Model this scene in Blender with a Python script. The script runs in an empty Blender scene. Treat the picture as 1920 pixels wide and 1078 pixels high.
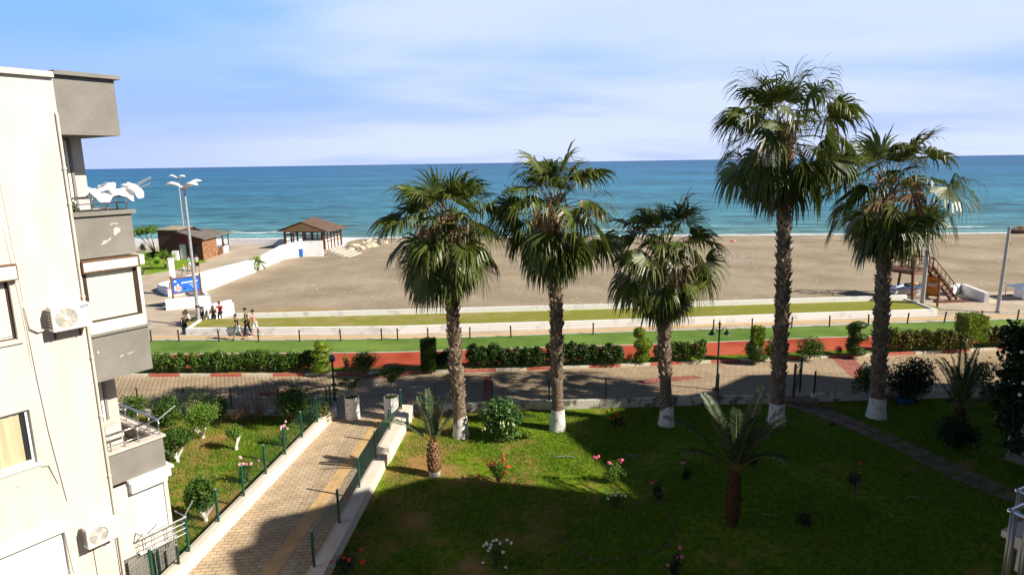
import bpy, bmesh, math, random
import numpy as np
from mathutils import Vector, Matrix
scene = bpy.context.scene
R = math.radians
# ------------------------------------------------------------------ camera
F, CX, CY, H = 1200.0, 960.0, 539.0, 11.0
pitch, roll = math.atan(234 / F), math.atan(0.0154)
fwd = np.array([0, math.cos(pitch), -math.sin(pitch)])
up0 = np.array([0, math.sin(pitch), math.cos(pitch)]); rt0 = np.array([1.0, 0, 0])
rt = rt0 * math.cos(roll) - up0 * math.sin(roll); upv = up0 * math.cos(roll) + rt0 * math.sin(roll)
CAM = np.array([0, 0, H])
cd = bpy.data.cameras.new('camera'); cam = bpy.data.objects.new('camera', cd); scene.collection.objects.link(cam)
cd.sensor_width = 36; cd.lens = F / 1920 * 36; cd.clip_start = 0.1; cd.clip_end = 60000
cam.matrix_world = Matrix(((rt[0], upv[0], -fwd[0], 0), (rt[1], upv[1], -fwd[1], 0), (rt[2], upv[2], -fwd[2], H), (0, 0, 0, 1)))
scene.camera = cam
# ------------------------------------------------------------------ light
SUN_AZ, SUN_EL = R(110), R(35)
sund = Vector((math.sin(SUN_AZ) * math.cos(SUN_EL), math.cos(SUN_AZ) * math.cos(SUN_EL), math.sin(SUN_EL)))
sl = bpy.data.lights.new('sun', 'SUN'); sl.energy = 5.0; sl.angle = R(0.53); sl.color = (1.0, 0.915, 0.765)
so = bpy.data.objects.new('sun', sl); so.rotation_euler = sund.to_track_quat('Z', 'Y').to_euler(); so.location = (30, -20, 40)
scene.collection.objects.link(so)
w = bpy.data.worlds.new('World'); scene.world = w; w.use_nodes = True
wn, wl = w.node_tree.nodes, w.node_tree.links; wn.clear()
def wnode(t, **k):
    n = wn.new(t)
    for a, b in k.items(): setattr(n, a, b)
    return n
sky = wnode('ShaderNodeTexSky', sky_type='NISHITA', sun_disc=False, sun_elevation=SUN_EL, sun_rotation=SUN_AZ, altitude=0, air_density=1.0, dust_density=0.3, ozone_density=2.2)
bg = wnode('ShaderNodeBackground'); bg.inputs[1].default_value = SKY_STRENGTH = 0.055
wo = wnode('ShaderNodeOutputWorld')
geo = wnode('ShaderNodeTexCoord'); sep = wnode('ShaderNodeSeparateXYZ')
wl.new(geo.outputs['Generated'], sep.inputs[0])
# thin high cloud: noise laid on a far flat layer (direction divided by its height), thickest over the sea
dv = wnode('ShaderNodeMath', operation='ADD'); dv.inputs[1].default_value = 0.12; wl.new(sep.outputs['Z'], dv.inputs[0])
vx = wnode('ShaderNodeMath', operation='DIVIDE'); vy = wnode('ShaderNodeMath', operation='DIVIDE')
wl.new(sep.outputs['X'], vx.inputs[0]); wl.new(dv.outputs[0], vx.inputs[1]); wl.new(sep.outputs['Y'], vy.inputs[0]); wl.new(dv.outputs[0], vy.inputs[1])
cb = wnode('ShaderNodeCombineXYZ'); wl.new(vx.outputs[0], cb.inputs[0]); wl.new(vy.outputs[0], cb.inputs[1])
mp = wnode('ShaderNodeMapping'); mp.inputs['Scale'].default_value = (0.42, 0.75, 1); mp.inputs['Rotation'].default_value = (0, 0, R(-14)); mp.inputs['Location'].default_value = (3.3, 1.2, 0)
wl.new(cb.outputs[0], mp.inputs[0])
nz = wnode('ShaderNodeTexNoise'); nz.inputs['Scale'].default_value = 0.75; nz.inputs['Detail'].default_value = 9; nz.inputs['Roughness'].default_value = 0.50; nz.inputs['Distortion'].default_value = 0.25
wl.new(mp.outputs[0], nz.inputs['Vector'])
cr = wnode('ShaderNodeMapRange', interpolation_type='SMOOTHSTEP'); cr.inputs[1].default_value = 0.27; cr.inputs[2].default_value = 0.60; cr.inputs[4].default_value = 0.80
wl.new(nz.outputs[0], cr.inputs[0])
# cloud bank low over the sea (+Y side), clearer overhead and to the left
el = wnode('ShaderNodeMapRange', interpolation_type='SMOOTHSTEP'); el.inputs[1].default_value = 0.50; el.inputs[2].default_value = 0.22; wl.new(sep.outputs['Z'], el.inputs[0])
lx = wnode('ShaderNodeMapRange', interpolation_type='SMOOTHSTEP'); lx.inputs[1].default_value = -0.62; lx.inputs[2].default_value = -0.15; lx.inputs[3].default_value = 0.15; wl.new(sep.outputs['X'], lx.inputs[0])
ly = wnode('ShaderNodeMapRange', interpolation_type='SMOOTHSTEP'); ly.inputs[1].default_value = -0.3; ly.inputs[2].default_value = 0.5; ly.inputs[3].default_value = 0.1; wl.new(sep.outputs['Y'], ly.inputs[0])
m1 = wnode('ShaderNodeMath', operation='MULTIPLY'); m2 = wnode('ShaderNodeMath', operation='MULTIPLY'); m3 = wnode('ShaderNodeMath', operation='MULTIPLY')
wl.new(cr.outputs[0], m1.inputs[0]); wl.new(el.outputs[0], m1.inputs[1]); wl.new(m1.outputs[0], m2.inputs[0]); wl.new(lx.outputs[0], m2.inputs[1]); wl.new(m2.outputs[0], m3.inputs[0]); wl.new(ly.outputs[0], m3.inputs[1])
mixc = wnode('ShaderNodeMix', data_type='RGBA'); mixc.inputs[7].default_value = (9.6, 10.6, 13.4, 1)
tint = wnode('ShaderNodeMix', data_type='RGBA', blend_type='MULTIPLY'); tint.inputs[0].default_value = 1; tint.inputs[7].default_value = (0.27, 0.29, 0.37, 1)
wl.new(sky.outputs[0], tint.inputs[6])
# clean sea air low over the horizon: pale lavender at the sea line, clear blue above it
low = wnode('ShaderNodeMapRange', interpolation_type='SMOOTHSTEP'); low.inputs[1].default_value = 0.0; low.inputs[2].default_value = 0.20; wl.new(sep.outputs['Z'], low.inputs[0])
lowc = wnode('ShaderNodeMix', data_type='RGBA'); lowc.inputs[6].default_value = (5.9, 7.6, 12.2, 1); lowc.inputs[7].default_value = (3.1, 6.6, 12.2, 1); wl.new(low.outputs[0], lowc.inputs[0])
hi = wnode('ShaderNodeMapRange', interpolation_type='SMOOTHSTEP'); hi.inputs[1].default_value = 0.22; hi.inputs[2].default_value = 0.5; wl.new(sep.outputs['Z'], hi.inputs[0])
skym = wnode('ShaderNodeMix', data_type='RGBA'); wl.new(hi.outputs[0], skym.inputs[0]); wl.new(lowc.outputs[2], skym.inputs[6]); wl.new(tint.outputs[2], skym.inputs[7])
wl.new(m3.outputs[0], mixc.inputs[0]); wl.new(skym.outputs[2], mixc.inputs[6]); wl.new(mixc.outputs[2], bg.inputs[0]); wl.new(bg.outputs[0], wo.inputs[0])
scene.view_settings.view_transform = 'Standard'; scene.view_settings.look = 'None'; scene.view_settings.gamma = 1; scene.view_settings.exposure = 0.60
scene.render.engine = 'CYCLES'
scene.cycles.max_bounces = 5; scene.cycles.diffuse_bounces = 3; scene.cycles.glossy_bounces = 3; scene.cycles.transparent_max_bounces = 6

# ------------------------------------------------------------------ pixel <-> world (measured from the photograph, 1920 wide)
def ray(x, y): return fwd * F + rt * (x - CX) - upv * (y - CY)
def G(x, y, z=0.0):
    d = ray(x, y); t = (z - H) / d[2]; return CAM + d * t
def V(x, y, Y):                      # point of the sight line on the upright plane at distance Y
    d = ray(x, y); return CAM + d * (Y / d[1])
FA = R(34.3); FU = np.array([math.sin(FA), math.cos(FA), 0]); FN = np.array([FU[1], -FU[0], 0])
FO = CAM + ray(170, 640) * (15.5 / F)

# ------------------------------------------------------------------ materials
def mat(name, col, rough=0.7, col2=None, scale=3.0, bump=0.0, bscale=None, metal=0.0, spec=0.4, detail=5, island=False, stretch=None, w=(0.35, 0.65)):
    m = bpy.data.materials.new(name); m.use_nodes = True; nt = m.node_tree; N, L = nt.nodes, nt.links
    b = N['Principled BSDF']; b.inputs['Roughness'].default_value = rough; b.inputs['Metallic'].default_value = metal; b.inputs['Specular IOR Level'].default_value = spec
    b.inputs['Base Color'].default_value = (*col, 1)
    tc = N.new('ShaderNodeTexCoord'); src = tc.outputs['Object']
    if stretch:
        mm = N.new('ShaderNodeMapping'); mm.inputs['Scale'].default_value = stretch; L.new(src, mm.inputs[0]); src = mm.outputs[0]
    if col2 or bump:
        n = N.new('ShaderNodeTexNoise'); n.inputs['Scale'].default_value = scale; n.inputs['Detail'].default_value = detail; n.inputs['Roughness'].default_value = 0.6; L.new(src, n.inputs['Vector'])
    if col2:
        r = N.new('ShaderNodeMapRange'); r.inputs[1].default_value, r.inputs[2].default_value = w
        if island:
            g = N.new('ShaderNodeNewGeometry'); a = N.new('ShaderNodeMath'); a.operation = 'ADD'; s = N.new('ShaderNodeMath'); s.operation = 'MULTIPLY'; s.inputs[1].default_value = 0.5
            L.new(g.outputs['Random Per Island'], a.inputs[0]); L.new(n.outputs[0], a.inputs[1]); L.new(a.outputs[0], s.inputs[0]); L.new(s.outputs[0], r.inputs[0]); r.inputs[1].default_value, r.inputs[2].default_value = 0.15, 0.85
        else: L.new(n.outputs[0], r.inputs[0])
        x = N.new('ShaderNodeMix'); x.data_type = 'RGBA'; x.inputs[6].default_value = (*col, 1); x.inputs[7].default_value = (*col2, 1)
        L.new(r.outputs[0], x.inputs[0]); L.new(x.outputs[2], b.inputs['Base Color'])
    if bump:
        n2 = N.new('ShaderNodeTexNoise'); n2.inputs['Scale'].default_value = bscale or scale * 4; n2.inputs['Detail'].default_value = 4; L.new(src, n2.inputs['Vector'])
        bb = N.new('ShaderNodeBump'); bb.inputs['Strength'].default_value = bump; bb.inputs['Distance'].default_value = 0.02; L.new(n2.outputs[0], bb.inputs['Height']); L.new(bb.outputs[0], b.inputs['Normal'])
    return m
def leafmat(name, c1, c2, rough=0.45, trans=0.25, spec=0.4, sc=1.5):
    m = mat(name, c1, rough, c2, scale=sc, island=True, spec=spec); nt = m.node_tree; N, L = nt.nodes, nt.links
    b = N['Principled BSDF']; out = N['Material Output']; t = N.new('ShaderNodeBsdfTranslucent'); mx = N.new('ShaderNodeMixShader'); mx.inputs[0].default_value = trans
    s = b.inputs['Base Color'].links[0].from_socket; L.new(s, t.inputs[0]); L.new(b.outputs[0], mx.inputs[1]); L.new(t.outputs[0], mx.inputs[2]); L.new(mx.outputs[0], out.inputs[0])
    return m
def brickmat(name, c1, c2, mortar, bw, bh, ms=0.01, rot=0, rough=0.85, bump=0.3, patch=None, pscale=0.25, offset=0.5, rough_noise=True):
    m = bpy.data.materials.new(name); m.use_nodes = True; nt = m.node_tree; N, L = nt.nodes, nt.links
    b = N['Principled BSDF']; b.inputs['Roughness'].default_value = rough; b.inputs['Specular IOR Level'].default_value = 0.25
    tc = N.new('ShaderNodeTexCoord'); mm = N.new('ShaderNodeMapping'); mm.inputs['Rotation'].default_value = (0, 0, rot); L.new(tc.outputs['Object'], mm.inputs[0])
    k = N.new('ShaderNodeTexBrick'); k.inputs['Color1'].default_value = (*c1, 1); k.inputs['Color2'].default_value = (*c2, 1); k.inputs['Mortar'].default_value = (*mortar, 1)
    k.inputs['Scale'].default_value = 1; k.inputs['Brick Width'].default_value = bw; k.inputs['Row Height'].default_value = bh; k.inputs['Mortar Size'].default_value = ms; k.inputs['Mortar Smooth'].default_value = 0.3; k.offset = offset
    L.new(mm.outputs[0], k.inputs['Vector'])
    n = N.new('ShaderNodeTexNoise'); n.inputs['Scale'].default_value = pscale * 4; n.inputs['Detail'].default_value = 8; n.inputs['Roughness'].default_value = 0.65; L.new(tc.outputs['Object'], n.inputs['Vector'])
    r = N.new('ShaderNodeMapRange'); r.inputs[1].default_value = 0.3; r.inputs[2].default_value = 0.7; r.inputs[3].default_value = 0.72; r.inputs[4].default_value = 1.12; L.new(n.outputs[0], r.inputs[0])
    x = N.new('ShaderNodeMix'); x.data_type = 'RGBA'; x.blend_type = 'MULTIPLY'; x.inputs[0].default_value = 1
    L.new(k.outputs[0], x.inputs[6]); L.new(r.outputs[0], x.inputs[7]); L.new(x.outputs[2], b.inputs['Base Color'])
    bb = N.new('ShaderNodeBump'); bb.inputs['Strength'].default_value = bump; bb.inputs['Distance'].default_value = 0.01; bb.invert = True; L.new(k.outputs['Fac'], bb.inputs['Height']); L.new(bb.outputs[0], b.inputs['Normal'])
    return m
M = {}
M['plaster'] = mat('cream_plaster', (0.58, 0.525, 0.465), 0.9, (0.70, 0.645, 0.58), scale=1.1, bump=0.15, bscale=40, spec=0.1, stretch=(1.6, 1, .35), detail=9, w=(.30, .58))
M['graypl'] = mat('grey_plaster', (0.22, 0.205, 0.185), 0.95, (0.27, 0.255, 0.235), scale=1.4, bump=0.5, bscale=14, spec=0.1)
M['white'] = mat('white_paint', (0.74, 0.74, 0.76), 0.7, (0.80, 0.80, 0.80), scale=1.2, spec=0.2, bump=0.1, bscale=20)
M['whitewall'] = mat('whitewashed_concrete', (0.52, 0.51, 0.51), 0.85, (0.82, 0.82, 0.84), scale=1.3, spec=0.1, bump=0.3, bscale=8, w=(0.28, 0.46), detail=9)
M['shutter'] = mat('shutter_slats', (0.80, 0.78, 0.68), 0.5, spec=0.3)
M['shutterw'] = mat('white_shutter_slats', (0.80, 0.80, 0.80), 0.5, spec=0.3)
M['brown'] = mat('dark_brown_frame', (0.05, 0.03, 0.022), 0.5)
M['rust'] = mat('rusty_wood_trim', (0.22, 0.12, 0.07), 0.8, (0.12, 0.06, 0.035), scale=8)
M['chrome'] = mat('steel_tube', (0.62, 0.64, 0.68), 0.22, metal=1.0)
M['galv'] = mat('galvanised_steel', (0.50, 0.51, 0.53), 0.5, (0.40, 0.41, 0.43), scale=6, metal=0.5)
M['dullsteel'] = mat('dull_steel', (0.27, 0.27, 0.25), 0.4, (0.22, 0.22, 0.2), scale=4, metal=0.7)
M['glass'] = mat('window_glass', (0.03, 0.035, 0.04), 0.05, spec=0.8)
M['curtain'] = mat('pale_curtain', (0.62, 0.55, 0.36), 0.9, (0.46, 0.42, 0.27), scale=1.2, stretch=(9, 1, 0.2), w=(0.4, 0.6))
M['acwhite'] = mat('appliance_enamel', (0.76, 0.72, 0.66), 0.5, spec=0.4)
M['dark'] = mat('dark_gap', (0.02, 0.02, 0.022), 0.7)
M['blackm'] = mat('black_metal', (0.018, 0.018, 0.02), 0.45, spec=0.5)
M['greenm'] = mat('dark_green_coated_steel', (0.012, 0.085, 0.05), 0.4, spec=0.5)
M['dgreenm'] = mat('black_green_coated_steel', (0.010, 0.030, 0.022), 0.45, spec=0.5)
M['concrete'] = mat('stained_concrete', (0.50, 0.45, 0.38), 0.9, (0.66, 0.61, 0.53), scale=1.6, bump=0.4, bscale=9, spec=0.1)
M['oldwall'] = mat('flaking_white_wall', (0.16, 0.14, 0.12), 0.9, (0.60, 0.57, 0.52), scale=2.4, bump=0.6, bscale=12, spec=0.1, detail=9, w=(0.40, 0.50))
M['pathwall'] = mat('pinkish_plaster_wall', (0.70, 0.60, 0.51), 0.9, (0.80, 0.71, 0.62), scale=1.3, bump=0.35, bscale=10, spec=0.1)
M['trunk'] = mat('palm_bark', (0.115, 0.078, 0.055), 0.95, (0.30, 0.235, 0.18), scale=9, bump=0.8, bscale=24, spec=0.1, stretch=(1, 1, 2.0), w=(0.42, 0.62))
M['boot'] = mat('dry_leaf_bases', (0.13, 0.085, 0.055), 0.95, (0.46, 0.37, 0.28), scale=3, island=True, spec=0.1)
M['wash'] = mat('lime_wash', (0.72, 0.70, 0.68), 0.9, (0.34, 0.28, 0.23), scale=4, bump=0.6, bscale=18, spec=0.1, w=(0.54, 0.70), detail=9)
M['wood'] = mat('brown_varnished_wood', (0.20, 0.075, 0.032), 0.5, (0.10, 0.038, 0.018), scale=5)
M['oldwood'] = mat('dark_weathered_boards', (0.055, 0.022, 0.016), 0.85, (0.10, 0.038, 0.025), scale=2.5, stretch=(1, 1, 6))
M['stem'] = mat('shrub_stem', (0.16, 0.12, 0.08), 0.9, (0.26, 0.21, 0.15), scale=6)
M['soil'] = mat('reddish_soil', (0.17, 0.085, 0.045), 0.95, (0.09, 0.05, 0.03), scale=3, bump=0.8, bscale=10, spec=0.1)
M['fan'] = leafmat('fan_palm_leaf', (0.024, 0.046, 0.006), (0.145, 0.185, 0.026), rough=0.42, trans=0.24, spec=0.5)
M['petiole'] = mat('palm_petiole', (0.20, 0.22, 0.06), 0.6, (0.26, 0.11, 0.045), scale=4, island=True)
M['deadfan'] = leafmat('dead_palm_leaf', (0.17, 0.085, 0.035), (0.36, 0.25, 0.15), rough=0.9, trans=0.1)
M['fruit'] = leafmat('dry_palm_flowers', (0.50, 0.25, 0.12), (0.75, 0.46, 0.28), rough=0.9, trans=0.1)
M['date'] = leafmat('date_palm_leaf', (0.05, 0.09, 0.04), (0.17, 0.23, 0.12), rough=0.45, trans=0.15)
M['leaf'] = leafmat('shrub_leaf', (0.030, 0.085, 0.010), (0.11, 0.20, 0.025))
M['leafl'] = leafmat('light_green_leaf', (0.07, 0.17, 0.015), (0.22, 0.36, 0.04))
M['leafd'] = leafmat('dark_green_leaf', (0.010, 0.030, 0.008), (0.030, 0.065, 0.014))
M['leafhedge'] = leafmat('hedge_leaf', (0.022, 0.075, 0.006), (0.11, 0.19, 0.02), trans=0.15)
M['hedgered'] = leafmat('bronze_tipped_hedge_leaf', (0.030, 0.085, 0.008), (0.22, 0.17, 0.03), trans=0.15)
M['cypress'] = leafmat('golden_cypress_leaf', (0.05, 0.13, 0.008), (0.30, 0.38, 0.02))
M['cypdark'] = leafmat('clipped_cypress_leaf', (0.02, 0.06, 0.006), (0.08, 0.14, 0.012))
M['pale'] = leafmat('variegated_pale_leaf', (0.16, 0.24, 0.07), (0.58, 0.62, 0.36))
M['drytwig'] = leafmat('dry_twig', (0.16, 0.10, 0.07), (0.34, 0.24, 0.18), rough=0.9, trans=0.05)
M['grassb'] = leafmat('grass_blade', (0.060, 0.17, 0.006), (0.24, 0.40, 0.022), rough=0.7, trans=0.3, sc=0.8)
_n, _l = M['grassb'].node_tree.nodes, M['grassb'].node_tree.links; _b = _n['Principled BSDF']; _src = _b.inputs['Base Color'].links[0].from_socket; _tc = _n.new('ShaderNodeTexCoord'); _nn = _n.new('ShaderNodeTexNoise'); _nn.inputs['Scale'].default_value = .42; _nn.inputs['Detail'].default_value = 6; _nn.inputs['Roughness'].default_value = .65; _l.new(_tc.outputs['Object'], _nn.inputs['Vector'])
_r = _n.new('ShaderNodeMapRange'); _sx = _n.new('ShaderNodeSeparateXYZ'); _l.new(_tc.outputs['Object'], _sx.inputs[0]); _mx = _n.new('ShaderNodeMapRange'); _mx.inputs[1].default_value = -4; _mx.inputs[2].default_value = 7; _mx.inputs[3].default_value = .02; _mx.inputs[4].default_value = -.13; _l.new(_sx.outputs['X'], _mx.inputs[0]); _ad = _n.new('ShaderNodeMath'); _ad.operation = 'ADD'; _l.new(_mx.outputs[0], _ad.inputs[0]); _l.new(_nn.outputs[0], _ad.inputs[1])  # straw cut back to the right, adding to the shade there by colour
_r.inputs[1].default_value = .46; _r.inputs[2].default_value = .62; _l.new(_ad.outputs[0], _r.inputs[0]); _x = _n.new('ShaderNodeMix'); _x.data_type = 'RGBA'; _x.inputs[7].default_value = (.42, .33, .10, 1); _l.new(_src, _x.inputs[6]); _l.new(_r.outputs[0], _x.inputs[0])
_l.new(_x.outputs[2], _b.inputs['Base Color']); _l.new(_x.outputs[2], [q for q in _n if q.type == 'BSDF_TRANSLUCENT'][0].inputs[0])
M['hedgeshade'] = leafmat('shaded_hedge_leaf', (0.012, 0.042, 0.005), (0.05, 0.10, 0.012), trans=0.1)  # hedge leaf with the building shade put into its colour
M['husk'] = mat('red_brown_husk', (0.13, 0.06, 0.03), 0.95, (0.34, 0.20, 0.11), scale=3, island=True, spec=0.1)
M['shadehusk'] = mat('shaded_palm_husk', (0.06, 0.028, 0.016), 0.95, (0.14, 0.07, 0.04), scale=3, island=True, spec=0.1)  # darker copy of the husk, shade painted in for the palms in shade
M['dateshade'] = leafmat('shaded_date_palm_leaf', (0.025, 0.05, 0.02), (0.09, 0.13, 0.055), rough=0.45, trans=0.1)  # darker copy of the date leaf, with shade put into the colour
M['trumpet'] = leafmat('broad_leaf', (0.035, 0.10, 0.018), (0.12, 0.24, 0.06))
for nme, c in dict(red=(0.75, 0.015, 0.015), orange=(0.85, 0.09, 0.03), pink=(0.85, 0.16, 0.28), palepink=(0.85, 0.42, 0.46), whitef=(0.82, 0.82, 0.74), magenta=(0.75, 0.04, 0.20), cream=(0.75, 0.75, 0.45)).items():
    M['f_' + nme] = mat(nme + '_petal', c, 0.6, tuple(min(1, a * 1.2 + 0.03) for a in c), scale=9)

# ------------------------------------------------------------------ mesh builder
col = scene.collection
class MB:
    def __init__(s): s.v = []; s.nv = 0; s.f = []; s.k = 0; s.arr = []
    def m(s, k): s.k = k; return s
    def add(s, vs, fs):
        o = s.nv; s.v.append(np.asarray(vs, float).reshape(-1, 3)); s.nv += len(vs)
        for f in fs: s.f.append(([o + i for i in f], s.k))
        return s
    def arrays(s, vs, fs):           # vs (n,3), fs (m,k) numpy
        o = s.nv; s.v.append(vs); s.nv += len(vs); s.arr.append((fs + o, s.k)); return s
    def box(s, c, sz, rz=0.0):
        x, y, z = [a / 2 for a in sz]; ca, sa = math.cos(rz), math.sin(rz); vs = []
        for dz in (-z, z):
            for dx, dy in ((-x, -y), (x, -y), (x, y), (-x, y)): vs.append((c[0] + dx * ca - dy * sa, c[1] + dx * sa + dy * ca, c[2] + dz))
        return s.add(vs, [(3, 2, 1, 0), (4, 5, 6, 7), (0, 1, 5, 4), (1, 2, 6, 5), (2, 3, 7, 6), (3, 0, 4, 7)])
    def b2(s, x0, x1, y0, y1, z0, z1): return s.box(((x0 + x1) / 2, (y0 + y1) / 2, (z0 + z1) / 2), (abs(x1 - x0), abs(y1 - y0), abs(z1 - z0)))
    def tube(s, pts, rads, n=6, cap=True):
        pts = [Vector(p) for p in pts]
        if not hasattr(rads, '__len__'): rads = [rads] * len(pts)
        vs = []; fs = []; ref = None
        for i, p in enumerate(pts):
            d = (pts[min(i + 1, len(pts) - 1)] - pts[max(i - 1, 0)]).normalized()
            if ref is None:
                ref = Vector((0, 0, 1)) if abs(d.z) < 0.9 else Vector((1, 0, 0))
            a = d.cross(ref)
            if a.length < 1e-4: a = d.cross(Vector((0.3, 1, 0)))
            a.normalize(); b = d.cross(a).normalized(); ref = a.cross(d) * 1.0
            for k in range(n):
                t = 2 * math.pi * k / n; vs.append(p + (a * math.cos(t) + b * math.sin(t)) * rads[i])
        for i in range(len(pts) - 1):
            for k in range(n): fs.append((i * n + k, i * n + (k + 1) % n, (i + 1) * n + (k + 1) % n, (i + 1) * n + k))
        if cap: fs.append(tuple(range(n - 1, -1, -1))); fs.append(tuple((len(pts) - 1) * n + k for k in range(n)))
        return s.add([tuple(v) for v in vs], fs)
    def prism(s, poly, z0, z1):
        n = len(poly); a = sum(poly[i][0] * poly[(i + 1) % n][1] - poly[(i + 1) % n][0] * poly[i][1] for i in range(n))
        if a < 0: poly = poly[::-1]
        vs = [(p[0], p[1], z0) for p in poly] + [(p[0], p[1], z1) for p in poly]
        return s.add(vs, [tuple(range(n - 1, -1, -1)), tuple(range(n, 2 * n))] + [(i, (i + 1) % n, n + (i + 1) % n, n + i) for i in range(n)])
    def lathe(s, c, prof, n=16, cap=True):
        vs = []; fs = []
        for r, z in prof:
            for k in range(n): t = 2 * math.pi * k / n; vs.append((c[0] + r * math.cos(t), c[1] + r * math.sin(t), c[2] + z))
        for i in range(len(prof) - 1):
            for k in range(n): fs.append((i * n + k, i * n + (k + 1) % n, (i + 1) * n + (k + 1) % n, (i + 1) * n + k))
        if cap: fs.append(tuple(range(n - 1, -1, -1))); fs.append(tuple((len(prof) - 1) * n + k for k in range(n)))
        return s.add(vs, fs)
    def ball(s, c, r, n=8, sq=(1, 1, 1), jit=0, rng=None):
        vs = []; fs = []; m = max(3, n // 2)
        for i in range(m + 1):
            ph = math.pi * i / m
            for k in range(n):
                t = 2 * math.pi * k / n; q = 1 + (rng.uniform(-jit, jit) if rng else 0)
                vs.append((c[0] + r * sq[0] * q * math.sin(ph) * math.cos(t), c[1] + r * sq[1] * q * math.sin(ph) * math.sin(t), c[2] + r * sq[2] * q * math.cos(ph)))
        for i in range(m):
            for k in range(n): fs.append((i * n + k, (i + 1) * n + k, (i + 1) * n + (k + 1) % n, i * n + (k + 1) % n))
        return s.add(vs, fs)
    def build(s, name, mats, parent=None, smooth=False, origin=None, local=False):
        if not isinstance(mats, (list, tuple)): mats = [mats]
        v = np.concatenate(s.v) if s.v else np.zeros((0, 3))
        root = parent; pm = None
        if parent is not None and local: pass
        elif parent is not None:
            pm = Matrix.Identity(4)
            while root is not None: pm = (root.matrix_basis) @ pm; root = root.parent
            inv = np.array(pm.inverted()); v = v @ inv[:3, :3].T + inv[:3, 3]
        else:
            if origin is None: origin = ((v[:, 0].min() + v[:, 0].max()) / 2, (v[:, 1].min() + v[:, 1].max()) / 2, v[:, 2].min())
            v = v - np.array(origin)
        me = bpy.data.meshes.new(name); me.vertices.add(len(v)); me.vertices.foreach_set('co', v.astype(np.float32).ravel())
        loops = []; starts = []; mi = []; n = 0
        if s.f:
            L0 = []
            for f, k in s.f: starts.append(n); n += len(f); L0.extend(f); mi.append(k)
            loops.append(np.array(L0, dtype=np.int32)); starts = [np.array(starts, dtype=np.int32)]; mi = [np.array(mi, dtype=np.int32)]
        for a, k in s.arr:
            m_, c_ = a.shape; loops.append(a.astype(np.int32).ravel()); starts.append((n + np.arange(m_) * c_).astype(np.int32)); n += m_ * c_; mi.append(np.full(m_, k, dtype=np.int32))
        loops = np.concatenate(loops); starts = np.concatenate(starts); mi = np.concatenate(mi)
        me.loops.add(len(loops)); me.loops.foreach_set('vertex_index', loops)
        me.polygons.add(len(starts)); me.polygons.foreach_set('loop_start', starts); me.polygons.foreach_set('material_index', mi)
        me.polygons.foreach_set('use_smooth', np.full(len(starts), bool(smooth)))
        me.update(calc_edges=True); me.validate()
        for m_ in mats: me.materials.append(m_)
        o = bpy.data.objects.new(name, me); col.objects.link(o)
        if parent is not None: o.parent = parent
        else: o.location = origin
        return o
def tag(o, label=None, cat=None, group=None, kind=None):
    if label: o['label'] = label
    if cat: o['category'] = cat
    if group: o['group'] = group
    if kind: o['kind'] = kind
    return o
def thing(name, label, cat, loc, rz=0.0, group=None):
    o = bpy.data.objects.new(name, None); col.objects.link(o); o.empty_display_size = 0.2
    o.location = Vector(loc); o.rotation_euler = (0, 0, rz); o.matrix_basis = Matrix.Translation(Vector(loc)) @ Matrix.Rotation(rz, 4, 'Z')
    return tag(o, label, cat, group)
def copy_thing(root, loc, rz=None, label=None, sc=None):
    r = root.copy(); col.objects.link(r); r.location = Vector(loc)
    if rz is not None: r.rotation_euler = (0, 0, rz)
    if sc: r.scale = (sc, sc, sc)
    if label: r['label'] = label
    for ch in list(root.children):
        c = ch.copy(); col.objects.link(c); c.parent = r
        for g in list(ch.children):
            d = g.copy(); col.objects.link(d); d.parent = c
    return r
ORD = ['first', 'second', 'third', 'fourth', 'fifth', 'sixth', 'seventh', 'eighth', 'ninth', 'tenth', 'eleventh', 'twelfth', 'thirteenth', 'fourteenth', 'fifteenth', 'sixteenth', 'seventeenth', 'eighteenth', 'nineteenth', 'twentieth', 'twenty-first', 'twenty-second']

# ------------------------------------------------------------------ foliage
def leaves(mb, lobes, n, size, rng, shell=0.5, aspect=2.0, up=0.3, flat=0.6):
    lob = np.array(lobes, float); wts = (lob[:, 3] * lob[:, 4] + lob[:, 3] * lob[:, 5] + lob[:, 4] * lob[:, 5]); wts /= wts.sum()
    idx = rng.choice(len(lob), n, p=wts); d = rng.normal(size=(n, 3)); d /= np.linalg.norm(d, axis=1)[:, None]
    rr = (shell + (1 - shell) * rng.random(n) ** 0.6) * (1 + 0.10 * rng.normal(size=n))
    p = lob[idx, :3] + d * lob[idx, 3:6] * rr[:, None]
    nrm = d * flat + rng.normal(size=(n, 3)) * 0.55 + np.array([0, 0, up]); nrm /= np.linalg.norm(nrm, axis=1)[:, None]
    a = np.cross(nrm, rng.normal(size=(n, 3))); a /= np.linalg.norm(a, axis=1)[:, None]; b = np.cross(nrm, a)
    L = size * (0.6 + 0.8 * rng.random(n))[:, None]; W = L / aspect
    v = np.empty((n, 4, 3)); v[:, 0] = p - a * L / 2; v[:, 1] = p + b * W / 2 + nrm * W * 0.18; v[:, 2] = p + a * L / 2 - nrm * L * 0.12; v[:, 3] = p - b * W / 2 + nrm * W * 0.18
    f = (np.arange(n) * 4)[:, None] + np.arange(4)[None, :]
    return mb.arrays(v.reshape(-1, 3), f)
def lumpy(c, r, k, rng, spread=0.55, sz=(0.35, 0.6)):
    out = []
    for _ in range(k):
        d = rng.normal(size=3); d /= np.linalg.norm(d); q = rng.uniform(0.3, 1) ** 0.5
        s_ = rng.uniform(*sz); out.append((c[0] + d[0] * r[0] * spread * q, c[1] + d[1] * r[1] * spread * q, c[2] + d[2] * r[2] * spread * q, r[0] * s_, r[1] * s_, r[2] * s_))
    return out
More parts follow.
